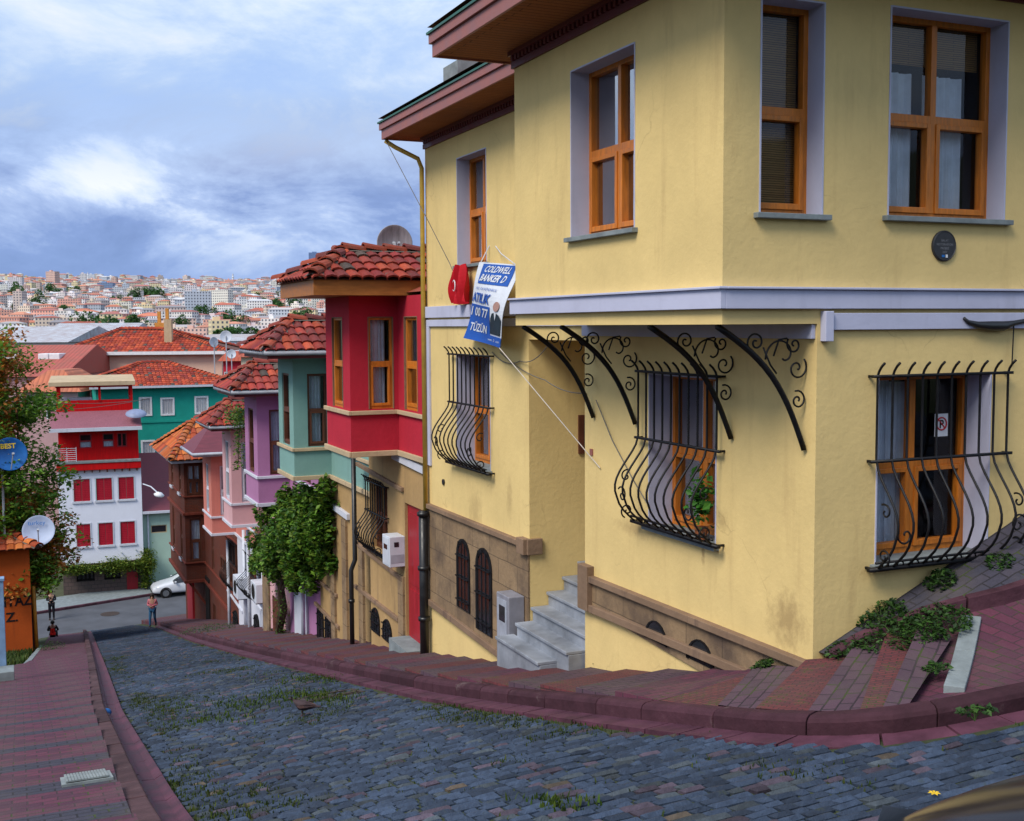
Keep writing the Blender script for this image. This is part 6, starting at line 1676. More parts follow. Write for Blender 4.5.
cable([tuple(ST.at_x(596,400,-.04)), tuple(ST.at_x(612,440,-.03)), tuple(ST.at_x(632,478,-.03)), tuple(ST.at_x(648,505,-.03))], .006, M_CAB, 'brown wire running down from a bracket to the near grille')
cable([tuple(ST.at_x(500,352,-.02)), tuple(ST.at_x(545,380,.0+-.03)), tuple(ST.at_x(586,393,-.02))], .006, M_CAB, 'thin wire sagging across the doorway recess', sag=.05)
# flag
M_FLAG = paint('flag_red', (.50,.01,.02), .7, .12, .2, 3)
fp0, fp1 = ST.at_x(456,266,-.12), ST.at_x(470,262,-.12)
fl = thing('flag', 'bunched red flag with a white crescent hanging beside the banner', 'flag', ST, tuple(fp0))
m = MB(); n = 14
zf0, zf1 = fp0.z, ST.at_x(458,303,-.12).z; ya, yb2 = ST.at_x(452,285,-.12).y, ST.at_x(469,285,-.12).y
def fpt(i, j, o=0):
    u, v = i/n, j/10; w_ = .55+.45*math.sin(min(1, v*1.5)*1.57); yc = (ya+yb2)/2
    return (-.12-.06*math.sin(u*12+v*3)*(.5+v)-o, yc+(u-.5)*(yb2-ya)*w_, zf0+(zf1-zf0)*v + .02*math.sin(u*9))
for i in range(n):
    for j in range(10): m.quad(fpt(i,j), fpt(i+1,j), fpt(i+1,j+1), fpt(i,j+1))
m.build('cloth', M_FLAG, fl, smooth=True)
m = MB(); pr = lambda a, r1: (-.21, (ya+yb2)/2+.02+r1*math.cos(a), zf0-.28+r1*1.5*math.sin(a)); P = [pr(k*.35+.6, .05) for k in range(15)]; m.tube(P, [.002+.007*math.sin(math.pi*k/14) for k in range(15)], 5); m.build('crescent', M_WHITEP, fl)

# wall fittings -----------------------------------------------------------
q = ST.at_y(943, 246, 0)
pq = thing('plaque', 'round dark plaque with fine pale lettering under the right upper window', 'plaque', ST, (q.x, 0, q.z))
m = MB(); rad = 12.3*9.6/FPX*1.25; m.lathe((q.x,0,q.z), (0,-1,0), [(0,rad),(.018,rad),(.024,rad*.93),(.020,rad*.9),(.020,.001)], 32); m.build('disc', paint('black_bronze', (.025,.025,.03), .45, .3, .5, 10), pq)
M_GTX = paint('grey_letter', (.22,.22,.24), .5, .1, .3, 5)
for k, tx in enumerate(('BALAT', 'RESTORASYON', 'PROJESİ', '2007')): letters(pq, tx, PY(0), q.x, q.z+.035-.032*k, .026, M_GTX, .0215, align='CENTER')
m = MB(); pb(m, PY(0), q.x-.03, q.x+.0, q.z-.095, q.z-.075, .02, .0235); m.build('badge', M_BLUE, pq)
m = MB(); pb(m, PY(0), q.x+.012, q.x+.032, q.z-.098, q.z-.072, .02, .0235); m.build('badge', M_WHITEP, pq)
# no parking sticker inside the right window
c0 = ST.at_y(941, 425, .27)
stk = thing('parking_sign', 'small no parking sign in the lower right window', 'sign', ST, (c0.x, .27, c0.z))
pls = PY(.27); hw = .075; m = MB(); pb(m, pls, c0.x-hw, c0.x+hw, c0.z-.10, c0.z+.10, 0, .004); m.build('board', M_WHITEP, stk)
m = MB(); ring = [pls(c0.x+.055*math.cos(k*math.pi/12), c0.z+.012+.055*math.sin(k*math.pi/12), .008) for k in range(25)]; m.tube(ring, .006, 5); m.tube([pls(c0.x-.038, c0.z+.05, .008), pls(c0.x+.038, c0.z-.026, .008)], .005, 5); m.build('prohibition_ring', M_FLAG, stk)
letters(stk, 'P', pls, c0.x, c0.z-.025, .10, M_GRAF, .006, align='CENTER', bold=.03)
# cable bundle on the right wall
P = [tuple(ST.at_y(px, py, -.05)) for px, py in ((964,318),(968,322),(978,325),(992,326),(1004,326),(1014,323),(1030,320),(1060,321))]
t = thing('cable_bundle', 'black cable bundle strapped to the wall under the lilac band', 'cable', ST, P[0])
m = MB(); m.tube(P, [.012,.018,.03,.042,.042,.022,.02,.02], 8); m.build('cable', M_BLACKP, t, smooth=True)
m = MB(); m.tube([P[5], (P[5][0], -.04, P[5][2]-.35)], .006, 5); m.build('loose_end', M_BLACKP, t)
# meter cabinet at the steps
qa, qb = ST.at_x(500, 650, -.06), ST.at_x(521, 592, -.06)
y0, y1 = sorted((qa.y-.0, qb.y)); zt = ST.at_x(505, 590, -.12).z; zb_ = ST.at_x(505, 656, -.12).z-.2
y0, y1 = SC+.10, SC+.50
t = thing('utility_cabinet', 'grey utility cabinet standing against the stone plinth by the marble steps', 'cabinet', ST, (-.15, (y0+y1)/2, zb_))
m = MB(); m.box(-.25, -.03, y0, y1, zb_, zt); m.build('case', paint('grey_cabinet', (.24,.24,.28), .5, .2, .4, 4), t, bevel=.01)
m = MB(); m.box(-.26, -.251, y0+.05, y1-.05, zb_+.45, zt-.06); m.build('door', M_GUTTER, t); m = MB(); m.box(-.266, -.2605, y0+.1, y0+.28, zt-.34, zt-.14); m.build('window', M_DGLASS, t)
q = at_h(455, 648, lambda c, s: RZ(c, s)+.12)
m = MB(); m.hexa([(q.x-.16,q.y-.2,q.z-.1),(q.x+.18,q.y-.22,q.z-.1),(q.x+.2,q.y+.2,q.z-.2),(q.x-.15,q.y+.22,q.z-.2),(q.x-.12,q.y-.17,q.z+.25),(q.x+.15,q.y-.18,q.z+.27),(q.x+.16,q.y+.16,q.z+.24),(q.x-.12,q.y+.17,q.z+.22)]); o = m.build('stone_block', M_KERB, None, base=(q.x, q.y, q.z-.1), bevel=.03); tag(o, 'rough reddish stone block with weeds below the arched windows', 'stone block')
q = ST.at_x(444, 482, -.0); m = MB(); m.lathe(tuple(q), (-1,0,0), [(0,.045),(.02,.045),(.025,.03),(.02,.001)], 12); o = m.build('bell_push', M_BLACKP, None, base=tuple(q)); tag(o, 'tiny round black fitting near the far downpipe', 'fitting')
q = ST.at_x(592, 452, -.0); m = MB(); pb(m, PX(0), q.y-.03, q.y+.03, q.z-.035, q.z+.035, 0, .015); o = m.build('bell_push', M_FASC, None, base=tuple(q)); tag(o, 'small square bell push at the doorway corner', 'bell')
# plant in the near grille window
rr = random.Random(3)
q = ST.at_x(704, 500, .06); t = thing('potted_plant', 'bright green potted plant behind the near window grille', 'plant', ST, (.05, q.y, W3[2]+.01))
m = MB(); pts = [(.02+rr.gauss(0,.05), q.y+rr.gauss(0,.07), q.z+rr.gauss(0,.11)) for k in range(220)]; leaves(m, pts, .09, [(.06,.22,.03),(.10,.32,.04),(.04,.14,.02)], rr); m.build('foliage', M_LEAF, t)
m = MB(); m.lathe((.03, q.y, W3[2]+.01), (0,0,1), [(0,.001),(0,.05),(.12,.07),(.12,.06),(.10,.001)], 12); m.build('pot', paint('terracotta_pot', (.35,.12,.05), .8, .2, .2, 5), t)

# street covers ---------------------------------------------------------------
def cover(px, py, w_, h_, H, mat, label, cat='cover', lift=.006, ribs=True):
    q = at_h(px, py, H); fr = ST
    def zz(x, y): return H(x, y)+lift
    t = thing('drain_cover', label, cat, ST, (q.x, q.y, zz(q.x, q.y)))
    x0, x1, y0, y1 = q.x-w_/2, q.x+w_/2, q.y-h_/2, q.y+h_/2
    m = MB(); m.hexa([(x0,y0,zz(x0,y0)-.03),(x1,y0,zz(x1,y0)-.03),(x1,y1,zz(x1,y1)-.03),(x0,y1,zz(x0,y1)-.03),(x0,y0,zz(x0,y0)),(x1,y0,zz(x1,y0)),(x1,y1,zz(x1,y1)),(x0,y1,zz(x0,y1))]); m.build('plate', mat, t)
    if ribs:
        m = MB(); n = 14
        for k in range(n):
            x = x0+.03+(x1-x0-.06)*(k+.5)/n; m.hexa([(x-.012,y0+.03,zz(x,y0)),(x+.012,y0+.03,zz(x,y0)),(x+.012,y1-.03,zz(x,y1)),(x-.012,y1-.03,zz(x,y1)),(x-.009,y0+.03,zz(x,y0)+.012),(x+.009,y0+.03,zz(x,y0)+.012),(x+.009,y1-.03,zz(x,y1)+.012),(x-.009,y1-.03,zz(x,y1)+.012)])
        m.build('rib', mat, t, kind='stuff')
HL = lambda c, s: RZ(-5.3, s)+.10
cover(86, 783, .38, .62, lambda c, s: RZ(-5.3, s)+.135, paint('pale_iron_cover', (.24,.27,.27), .7, .25, .3, 6), 'pale ribbed square cover set in the left pavement', 'drain cover', .06)
M_IRONR = paint('rusty_iron', (.05,.035,.03), .7, .4, .4, 7)
q = WHF.at_z(110, 615, FLAT+.012) if False else at_h(110, 614, lambda c, s: FLAT+.012)
m = MB(); m.lathe((q.x,q.y,FLAT+.014), (0,0,1), [(0,.55),(.012,.55),(.014,.5),(.008,.48),(.008,.001)], 28); o = m.build('manhole_cover', M_IRONR, None, base=(q.x,q.y,FLAT+.014)); tag(o, 'round dark manhole cover in the asphalt cross street', 'manhole cover')
q = at_h(330, 696, RZ); 
t = thing('drain_cover', 'dark sunken iron cover in the cobbles beside the pigeon', 'drain cover', ST, (q.x, q.y, q.z))
m = MB(); x0, x1, y0, y1 = q.x-.38, q.x+.38, q.y-.3, q.y+.3; zq = lambda x, y: RZ(x, y)+.016
for (a, b2, c, d) in ((x0,x1,y0,y0+.07),(x0,x1,y1-.07,y1),(x0,x0+.07,y0+.07,y1-.07),(x1-.07,x1,y0+.07,y1-.07)):
    m.hexa([(a,c,zq(a,c)-.05),(b2,c,zq(b2,c)-.05),(b2,d,zq(b2,d)-.05),(a,d,zq(a,d)-.05),(a,c,zq(a,c)),(b2,c,zq(b2,c)),(b2,d,zq(b2,d)),(a,d,zq(a,d))])
m.build('frame', M_IRONR, t)
m = MB(); m.quad((x0+.06,y0+.06,zq(x0,y0)-.008),(x1-.06,y0+.06,zq(x1,y0)-.008),(x1-.06,y1-.06,zq(x1,y1)-.008),(x0+.06,y1-.06,zq(x0,y1)-.008)); m.build('plate', M_IRONR, t)
q = at_h(107, 716, lambda c, s: RZ(c, s)+.03); m = MB(); m.lathe((q.x,q.y,q.z-.0), (0,0,1), [(0,.001),(.01,.04),(.05,.065),(.09,.045),(.11,.001)], 12); o = m.build('plastic_ball', M_BLUE, None, base=tuple(q), smooth=True); tag(o, 'small crushed blue ball lying in the pink channel', 'ball')
q = at_h(934, 798, RZ); m = MB()
for k in range(7):
    a = k*.9; m.add([(q.x,q.y,q.z+.022),(q.x+.022*math.cos(a-.35),q.y+.022*math.sin(a-.35),q.z+.03),(q.x+.034*math.cos(a),q.y+.034*math.sin(a),q.z+.027),(q.x+.022*math.cos(a+.35),q.y+.022*math.sin(a+.35),q.z+.03)], [(0,1,2,3)])
o = m.build('fallen_blossom', M_YTX, None, base=tuple(q)); tag(o, 'yellow blossom lying on the cobbles near the dark car', 'blossom')

# weeds and moss in the joints ------------------------------------------------------------
rr = random.Random(77)
m = MB(); n_ = 0
def dens(c, s):
    d = noise.noise(Vector((c*.9, s*.55, 7)))+.5*noise.noise(Vector((c*2.5, s*2, 1)))
    e = math.exp(-((c-cl(s)-.3)/.25)**2)*.5
    return d + e + .28*math.exp(-((c-cr(s)+.5)/.25)**2)
spots = 0
while spots < 5200:
    s = rr.uniform(-2.6, 26)**1.0; c = rr.uniform(cl(s), cr(s)-.25 if s > 0 else 3.5)
    if not in_road(c, s): continue
    if dens(c, s) < .42+rr.uniform(-.08,.25): 
        if rr.random() > .012: continue
    spots += 1; tufts(m, c, s, RZ(c, s)-.015, .05, 4, .036, [(.045,.075,.012),(.07,.09,.015),(.035,.055,.012)], rr)
for (px, py, wpx, k) in ((300,696,55,260),(230,706,70,160),(330,700,30,90),(205,720,45,90),(560,805,30,40),(300,680,50,120)):
    for _ in range(k):
        q = at_h(px+rr.gauss(0,wpx*.5), py+rr.gauss(0,4), RZ); tufts(m, q.x, q.y, q.z-.01, .07, 5, .05, [(.05,.10,.012),(.08,.12,.015),(.04,.07,.012)], rr)
o = m.build('grass', M_GRASS, None); o['kind'] = 'stuff'; o['label'] = 'short grass and moss growing between the cobbles'
def weed(px, py, H, r, h, n, label, fr=ST, pal=None, seed=0):
    q = at_h(px, py, H); rr = random.Random(seed+int(px)); t = thing('weed', label, 'weed', ST, tuple(q), 'weeds growing at the foot of the yellow house')
    m = MB(); pts = []
    for k in range(n):
        a, d = rr.uniform(0,6.28), r*math.sqrt(rr.random()); x, y = q.x+d*math.cos(a), q.y+d*math.sin(a); pts.append((x, y, max(H(x, y), q.z-.1)+.02+h*rr.random()*(1-.6*d/r)))
    leaves(m, pts, .045, pal or [(.03,.08,.015),(.05,.12,.02),(.025,.06,.015)], rr); m.build('foliage', M_LEAF, t)
    m = MB()
    for k in range(5):
        a, d = rr.uniform(0,6.28), r*.6*rr.random(); m.tube([(q.x,q.y,q.z-.03),(q.x+d*math.cos(a), q.y+d*math.sin(a), q.z+h*.8)], .004, 4)
    m.build('stem', M_LEAF if False else paint('green_stem', (.05,.09,.02), .7, .2, .2, 6), t)
H2p = lambda c, s: H2(c, s)+.03
for px, py, r, h, n, l in ((882,622,.20,.16,420,'leafy weed clump at the foot of the right wall'),(940,588,.13,.16,300,'dark weed under the middle of the right window'),(900,640,.30,.10,620,'dense weeds behind the fan of wedge steps'),(935,628,.28,.12,700,'thick weed mat at the top of the concrete edging'),
                           (762,671,.10,.10,160,'small weed at the corner of the stone plinth'),(845,652,.16,.06,160,'low weeds along the border stones'),(1000,566,.12,.08,160,'weed on the brick ramp at the right edge'),(600,664,.08,.08,70,'tiny weed below the sloping yellow wall'),
                           (462,648,.16,.12,200,'weed beside the rough stone block'),(936,672,.10,.05,90,'weeds in the gap beside the concrete edging'),(975,716,.12,.05,80,'weeds at the kerb below the concrete edging')):
    weed(px, py, H2p if px > 740 else (lambda c, s: RZ(c, s)+.13), r, h, n, l)
weed(208, 632, lambda c, s: RZ(c, s)+.2, .9, .3, 700, 'weedy strip at the foot of the brown house', seed=5)
weed(52, 650, lambda c, s: RZ(c, s)+.1, .5, .4, 400, 'weeds at the foot of the ochre post', seed=6)

# hanging street lamp ------------------------------------------------------------
q0 = HF.at_y(143, 484, -.25); q1 = HF.at_y(159, 494, -1.6)
t = thing('street_lamp', 'white street lamp on a thin arm beside the white house', 'street lamp', HF, tuple(q0))
m = MB(); m.tube([tuple(q0), tuple(q0.lerp(q1,.5)+Vector((0,0,.15))), tuple(q1)], .04, 6); m.build('arm', M_WPIPE, t)
m = MB(); m.lathe(tuple(q1+Vector((0,0,-.05))), (.2,-.2,1), [(-.05,.001),(-.08,.28),(0,.34),(.12,.2),(.2,.06)], 16); m.build('lamp_shade', M_WHITEP, t, smooth=True)
# overhead wires over the lower street
def wwire(a, b2, r, sag, label):
    A, B = wray(*a[:2])*a[2], wray(*b2[:2])*b2[2]; P = [A.lerp(B, k/20)-Vector((0,0,sag*4*(k/20)*(1-k/20))) for k in range(21)]
    m = MB(); m.tube(P, r, 5); o = m.build('overhead_wire', M_CAB, None, frame=WF, base=tuple(P[0])); tag(o, label, 'wire')
wwire((-40,392,62), (142,400,72.5), .018, .4, 'upper overhead wire crossing in front of the red terrace')
wwire((-40,405,62), (150,398,74), .016, .5, 'lower overhead wire crossing the terrace parapet')
wwire((28,540.5,52), (-40,538,50), .02, .1, 'short wire running to the pale dish')
# ------------------------------------------------------------------ people
def skin_mesh(name, verts, edges, radii, mat, th, sub_=1):
    me = bpy.data.meshes.new(name); b = th['_b']
    me.from_pydata([tuple(Vector(v)) for v in verts], edges, [])
    o = bpy.data.objects.new(name, me); COL.objects.link(o)
    o.modifiers.new('s', 'SKIN'); 
    for i, r in enumerate(radii):
        sv = me.skin_vertices[0].data[i]; sv.radius = (r, r) if not isinstance(r, tuple) else r
    me.skin_vertices[0].data[0].use_root = True
    m = o.modifiers.new('u', 'SUBSURF'); m.levels = sub_; m.render_levels = sub_
    me2 = bpy.data.meshes.new_from_object(o.evaluated_get(bpy.context.evaluated_depsgraph_get()))
    bpy.data.objects.remove(o); me2.polygons.foreach_set('use_smooth', [True]*len(me2.polygons)); me2.materials.clear(); me2.materials.append(mat)
    o = bpy.data.objects.new(name, me2); COL.objects.link(o); o.parent = th['o']; return o
M_SKIN = paint('skin', (.42,.24,.17), .6, .1, .3, 20, bmp=0)
M_HAIR = paint('dark_hair', (.02,.014,.01), .6, .3, .3, 20)
def person(label, fr, base, ang, J, top, legs, shoes, hair_len=0, H=1.65, sleeves=None):
    t = thing('person', label, 'person', fr, base); t['o'].rotation_euler = (0,0,fr.a+ang); k = H/1.65
    P = {n: Vector(v)*k for n, v in J.items()}
    order = ['pelvis','waist','chest','neck','head','shL','elL','wrL','shR','elR','wrR','hipL','knL','anL','toL','hipR','knR','anR','toR']
    V = [P[n] for n in order]; ix = {n: i for i, n in enumerate(order)}
    E = [('pelvis','waist'),('waist','chest'),('chest','neck'),('neck','head'),('chest','shL'),('shL','elL'),('elL','wrL'),('chest','shR'),('shR','elR'),('elR','wrR'),('pelvis','hipL'),('hipL','knL'),('knL','anL'),('anL','toL'),('pelvis','hipR'),('hipR','knR'),('knR','anR'),('anR','toR')]
    Rr = dict(pelvis=.12,waist=.105,chest=.125,neck=.05,head=.09,shL=.058,elL=.04,wrL=.026,shR=.058,elR=.04,wrR=.026,hipL=.085,knL=.055,anL=.036,toL=.03,hipR=.085,knR=.055,anR=.036,toR=.03)
    body = skin_mesh('body', V, [(ix[a], ix[b]) for a, b in E], [Rr[n]*k for n in order], M_SKIN, t)
    def part(nm, names, ed, infl, mat, shift=None):
        vv = [P[n] for n in names]; jx = {n: i for i, n in enumerate(names)}
        skin_mesh(nm, vv, [(jx[a], jx[b]) for a, b in ed], [(Rr[n]+infl)*k for n in names], mat, t)
    part('jacket', ['waist','pelvis','chest','shL','elL','wrL','shR','elR','wrR'], [('pelvis','waist'),('waist','chest'),('chest','shL'),('shL','elL'),('elL','wrL'),('chest','shR'),('shR','elR'),('elR','wrR')], .016, sleeves or top)
    if sleeves: part('vest', ['waist','pelvis','chest'], [('pelvis','waist'),('waist','chest')], .04, top)
    part('trousers', ['pelvis','hipL','knL','anL','hipR','knR','anR'], [('pelvis','hipL'),('hipL','knL'),('knL','anL'),('pelvis','hipR'),('hipR','knR'),('knR','anR')], .014, legs)
    for s in 'LR':
        part('shoe', ['an'+s, 'to'+s], [('an'+s, 'to'+s)], .016, shoes)
    # face, hair, hands
    h = P['head']; m = MB()
    for sx in (-1, 1): m.lathe((.033*sx*k, .088*k, h.z+.012*k), (0,1,0), [(-.004,.001),(0,.012),(.004,.001)], 8)
    m.v = [tuple(Vector(v)+Vector((h.x, h.y, 0))+t['_b']) for v in m.v]; m.build('eye', M_HAIR, t)
    m = MB(); m.add([(-.012,.085,0),(.012,.085,0),(0,.115,-.005),(0,.085,.045)], [(0,1,2),(0,2,3),(1,3,2)]); m.tube([(-.025,.083,-.035),(0,.088,-.038),(.025,.083,-.035)], .005, 5)
    for sx in (-1, 1): m.lathe((.092*sx, 0, .0), (sx,0,0), [(0,.03),(.012,.02),(.014,.001)], 8)
    m.v = [tuple(Vector(v)*k+h+t['_b']) for v in m.v]; m.build('face', M_SKIN, t)
    m = MB(); n = 10
    for i in range(n):
        for j in range(14):
            a0, a1, b0, b1 = math.pi*.62*i/n, math.pi*.62*(i+1)/n, 2*math.pi*j/14, 2*math.pi*(j+1)/14
            def q(a, b_):
                r = .108 + .006*math.sin(5*b_); v = Vector((r*math.sin(a)*math.cos(b_), r*1.05*math.sin(a)*math.sin(b_)-.022, r*1.12*math.cos(a)+.015)); 
                if v.y > .03: v.z = max(v.z, .055)
                elif hair_len: v.z -= hair_len*max(0, (a-1.0))
                return tuple(v*k+h+t['_b'])
            m.quad(q(a0,b0), q(a1,b0), q(a1,b1), q(a0,b1))
    m.build('hair', M_HAIR, t, smooth=True)
    for s in 'LR':
        w_ = P['wr'+s]; d = (w_-P['el'+s]).normalized(); u = d.cross(Vector((0,0,1))); u = u.normalized() if u.length > .1 else Vector((1,0,0)); g = d.cross(u)
        m = MB(); c = w_+d*.045; m.hexa([c-u*.034-g*.012-d*.045, c+u*.034-g*.012-d*.045, c+u*.034+g*.012-d*.045, c-u*.034+g*.012-d*.045, c-u*.04-g*.011+d*.045, c+u*.04-g*.011+d*.045, c+u*.04+g*.011+d*.045, c-u*.04+g*.011+d*.045])
        for f, L_ in ((-.032,.065),(-.011,.078),(.011,.072),(.032,.055)):
            a = w_+d*.085+u*f; m.tube([a, a+d*L_*.5+g*.006, a+d*L_*.85+g*.03], [.009,.008,.006], 5)
        a = w_+d*.03-u*.035; m.tube([a, a+d*.03-u*.022+g*.01, a+d*.055-u*.02+g*.025], [.011,.009,.007], 5)
        m.v = [tuple(Vector(v)+t['_b']) for v in m.v]; m.build('hand', M_SKIN, t, smooth=True)
    return t, P
base_ = dict(pelvis=(0,0,.93),waist=(0,.01,1.06),chest=(0,0,1.27),neck=(0,.0,1.42),head=(0,.02,1.55),shL=(.17,0,1.36),elL=(.22,-.02,1.1),wrL=(.2,.1,.88),shR=(-.17,0,1.36),elR=(-.22,-.02,1.1),wrR=(-.2,.1,.88),
    hipL=(.09,0,.88),knL=(.1,.03,.48),anL=(.1,0,.08),toL=(.11,.15,.03),hipR=(-.09,0,.88),knR=(-.1,.03,.48),anR=(-.1,0,.08),toR=(-.11,.15,.03))
def cloth(n, c): return paint(n, c, .85, .2, .15, 9, bmp=.2)
HG = lambda c, s: max(RZ(c, s), FLAT+.012)
# woman walking, towards the camera and slightly left
q = at_h(153, 627, HG); print('woman', q)
J = dict(base_); J.update(knL=(.09,.16,.50), anL=(.09,.22,.10), toL=(.09,.36,.06), knR=(-.09,-.02,.48), anR=(-.09,-.26,.12), toR=(-.09,-.13,.03), wrL=(.06,.24,1.12), elL=(.22,.03,1.12), elR=(-.23,-.04,1.12), wrR=(-.04,.23,1.10))
person('woman in a pink top and blue jeans walking at the foot of the cobbled street', ST, tuple(q), R(160), J, cloth('pink_top', (.50,.16,.20)), cloth('blue_denim', (.035,.12,.25)), cloth('dark_shoe', (.02,.02,.03)), .12)
q = at_h(52, 620, HG)
J = dict(base_); J.update(wrL=(.05,.26,1.18), elL=(.23,.05,1.12), elR=(-.23,.05,1.12), wrR=(-.05,.27,1.17))
t, P = person('man in black clothes standing on the asphalt looking at a phone', ST, tuple(q), R(175), J, cloth('black_jacket', (.012,.012,.018)), cloth('black_trousers', (.010,.010,.015)), cloth('black_shoe', (.008,.008,.01)), 0, 1.78)
m = MB(); m.box(-.04, .04, .30, .31, 1.20, 1.34); m.v = [tuple(Vector(v)*1.08+t['_b']) for v in m.v]
o = m.build('phone', M_GLASS if False else M_DGLASS, t)
# seated child in a red vest, back to the camera, on the last stretch of the left pavement
q = at_h(53, 637, lambda c, s: RZ(-5.3, s)+.14)
J = dict(base_); dz = -.78
J = {k_: ((v[0], v[1], v[2]+dz) if k_ not in ('knL','knR','anL','anR','toL','toR') else v) for k_, v in J.items()}
J.update(knL=(.14,.40,.24), knR=(-.14,.40,.24), anL=(.15,.52,-.12), anR=(-.15,.52,-.12), toL=(.16,.66,-.17), toR=(-.16,.66,-.17), elL=(.26,.08,.36), wrL=(.20,.32,.30), elR=(-.26,.08,.36), wrR=(-.20,.32,.30))
person('person in a red vest sitting with their back turned at the pavement end', ST, tuple(q), R(-8), J, cloth('red_vest', (.62,.02,.015)), cloth('black_trousers', (.010,.010,.015)), cloth('black_shoe', (.008,.008,.01)), 0, 1.6, sleeves=cloth('black_jacket', (.012,.012,.018)))

# ------------------------------------------------------------------ cars
def carpaint(name, col, rough=.25, coat=.8):
    m, nt, b = mat_base(name); v = coords(nt); n1 = noise_(nt, v, 5, 4)
    L(nt, mixc(nt, n1, mulc(col, .85), col), b.inputs['Base Color']); b.inputs['Roughness'].default_value = rough; b.inputs['Specular IOR Level'].default_value = .5 if coat > .5 else .25; b.inputs['Coat Weight'].default_value = coat; b.inputs['Coat Roughness'].default_value = .06
    return m
M_TYRE = paint('tyre_rubber', (.015,.015,.016), .85, .2, .2, 12)
M_RIM = paint('alloy_rim', (.35,.36,.38), .35, .1, .5, 12, metal=.8)
M_LAMP = paint('headlamp_lens', (.55,.58,.62), .15, .1, .6, 12)
def car(label, fr, base, ang, mat, pitch=0, z_lift=0):
    """local +y is forward"""
    t = thing('parked_car', label, 'car', fr, base); t['o'].rotation_euler = (0, 0, 0)
    t['o'].matrix_world = Matrix.Translation(fr.w(*base)) @ Matrix.Rotation(fr.a+ang, 4, 'Z') @ Matrix.Rotation(pitch, 4, 'X')
    S = [(2.08,.50,.30,.50,.52,.46),(2.02,.68,.26,.60,.64,.60),(1.85,.80,.22,.70,.76,.66),(1.45,.86,.20,.78,.88,.70),(1.0,.88,.20,.85,.97,.72),(.78,.885,.20,.88,1.01,.71),(.35,.89,.20,.91,1.27,.65),(.0,.89,.20,.93,1.42,.61),(-.6,.89,.20,.95,1.47,.60),(-1.2,.89,.20,.97,1.42,.58),(-1.65,.87,.22,.98,1.28,.58),(-1.95,.84,.28,.96,1.0,.66),(-2.05,.76,.34,.80,.84,.64)]
    m = MB(); n = 12; B = t['_b']
    for (y, hw, zb, zl, zt, hr) in S:
        sec = [(-hw*.9,zb),(-hw,zb+.18),(-hw*1.005,(zb+zl)/2+.05),(-hw*.985,zl),(-hr-(hw-hr)*.12,zl+(zt-zl)*.82),(-hr*.55,zt+.01),(hr*.55,zt+.01),(hr+(hw-hr)*.12,zl+(zt-zl)*.82),(hw*.985,zl),(hw*1.005,(zb+zl)/2+.05),(hw,zb+.18),(hw*.9,zb)]
        m.v += [tuple(Vector((x, y, z))+B) for x, z in sec]
    for i in range(len(S)-1):
        for k in range(n): m.f.append((i*n+k, i*n+(k+1)%n, (i+1)*n+(k+1)%n, (i+1)*n+k)); m.c.append(None); m.uv.append(None)
    for e in (0, len(S)-1): m.f.append(tuple(e*n+k for k in (range(n) if e else range(n-1,-1,-1)))); m.c.append(None); m.uv.append(None)
    o = m.build('body', mat, t, smooth=True); md = o.modifiers.new('u', 'SUBSURF'); md.levels = 2; md.render_levels = 2
    def off(v): return tuple(Vector(v)+B)
    def P2(i, k, o_=.012):
        (y, hw, zb, zl, zt, hr) = S[i]; x = {'l': hw*.975, 'u': hr+(hw-hr)*.14}[k]; z = {'l': zl+.02, 'u': zl+(zt-zl)*.78}[k]; return x+o_, y, z
    for sx in (-1, 1):
        g = MB(); ids = [5,6,7,8,9,10]
        lo = [P2(i,'l') for i in ids]; hi = [P2(i,'u') for i in ids]
        for a, b2 in ((0,3),(3,5)):
            for i in range(a, b2):
                g.quad(*[off((sx*p[0], p[1]+(.03 if (i == 3 and q_ in (0,3)) else 0)*-1, p[2])) for q_, p in enumerate((lo[i], lo[i+1], hi[i+1], hi[i]))])
        g.build('side_window', M_DGLASS, t)
        mr = MB(); mr.box(*( (.90,1.06) if sx > 0 else (-1.06,-.90)), .62, .74, .93, 1.05); mr.v = [off(v) for v in mr.v]; mr.build('mirror', mat, t, bevel=.02)
        l_ = MB(); l_.add([off((sx*.42,2.07,.60)), off((sx*.66,1.98,.62)), off((sx*.80,1.80,.70)), off((sx*.70,1.86,.76)), off((sx*.45,2.0,.68))], [(0,1,2,3,4)]); l_.build('headlight', M_LAMP, t)
        for wy in (1.28, -1.28):
            w_ = MB(); c = off((sx*.80, wy, .31)); w_.lathe(c, (sx,0,0), [(-.1,.001),(-.1,.31),(.06,.315),(.10,.29),(.10,.20),(.085,.19)], 24); wo = w_.build('wheel', M_TYRE, t, smooth=True)
            W_ = sub(t, wo); r_ = MB(); r_.lathe(c, (sx,0,0), [(.088,.205),(.095,.19),(.07,.06),(.095,.05),(.10,.001)], 20)
            for k in range(5):
                a = k*2*math.pi/5; r_.bar((c[0]+sx*.088, c[1]+.04*math.cos(a), c[2]+.04*math.sin(a)), (c[0]+sx*.088, c[1]+.19*math.cos(a), c[2]+.19*math.sin(a)), .03, .045)
            r_.build('rim', M_RIM, W_)
            ar = MB(); ar.lathe(off((sx*.80, wy, .33)), (sx,0,0), [(.06,.31),(.095,.36),(.098,.36),(.098,.31)], 24); ar.build('wheel_arch', M_TYRE, t)
    g = MB(); a, b2 = S[5], S[7]; zf_ = lambda s_, k: s_[3]+(s_[4]-s_[3])*k
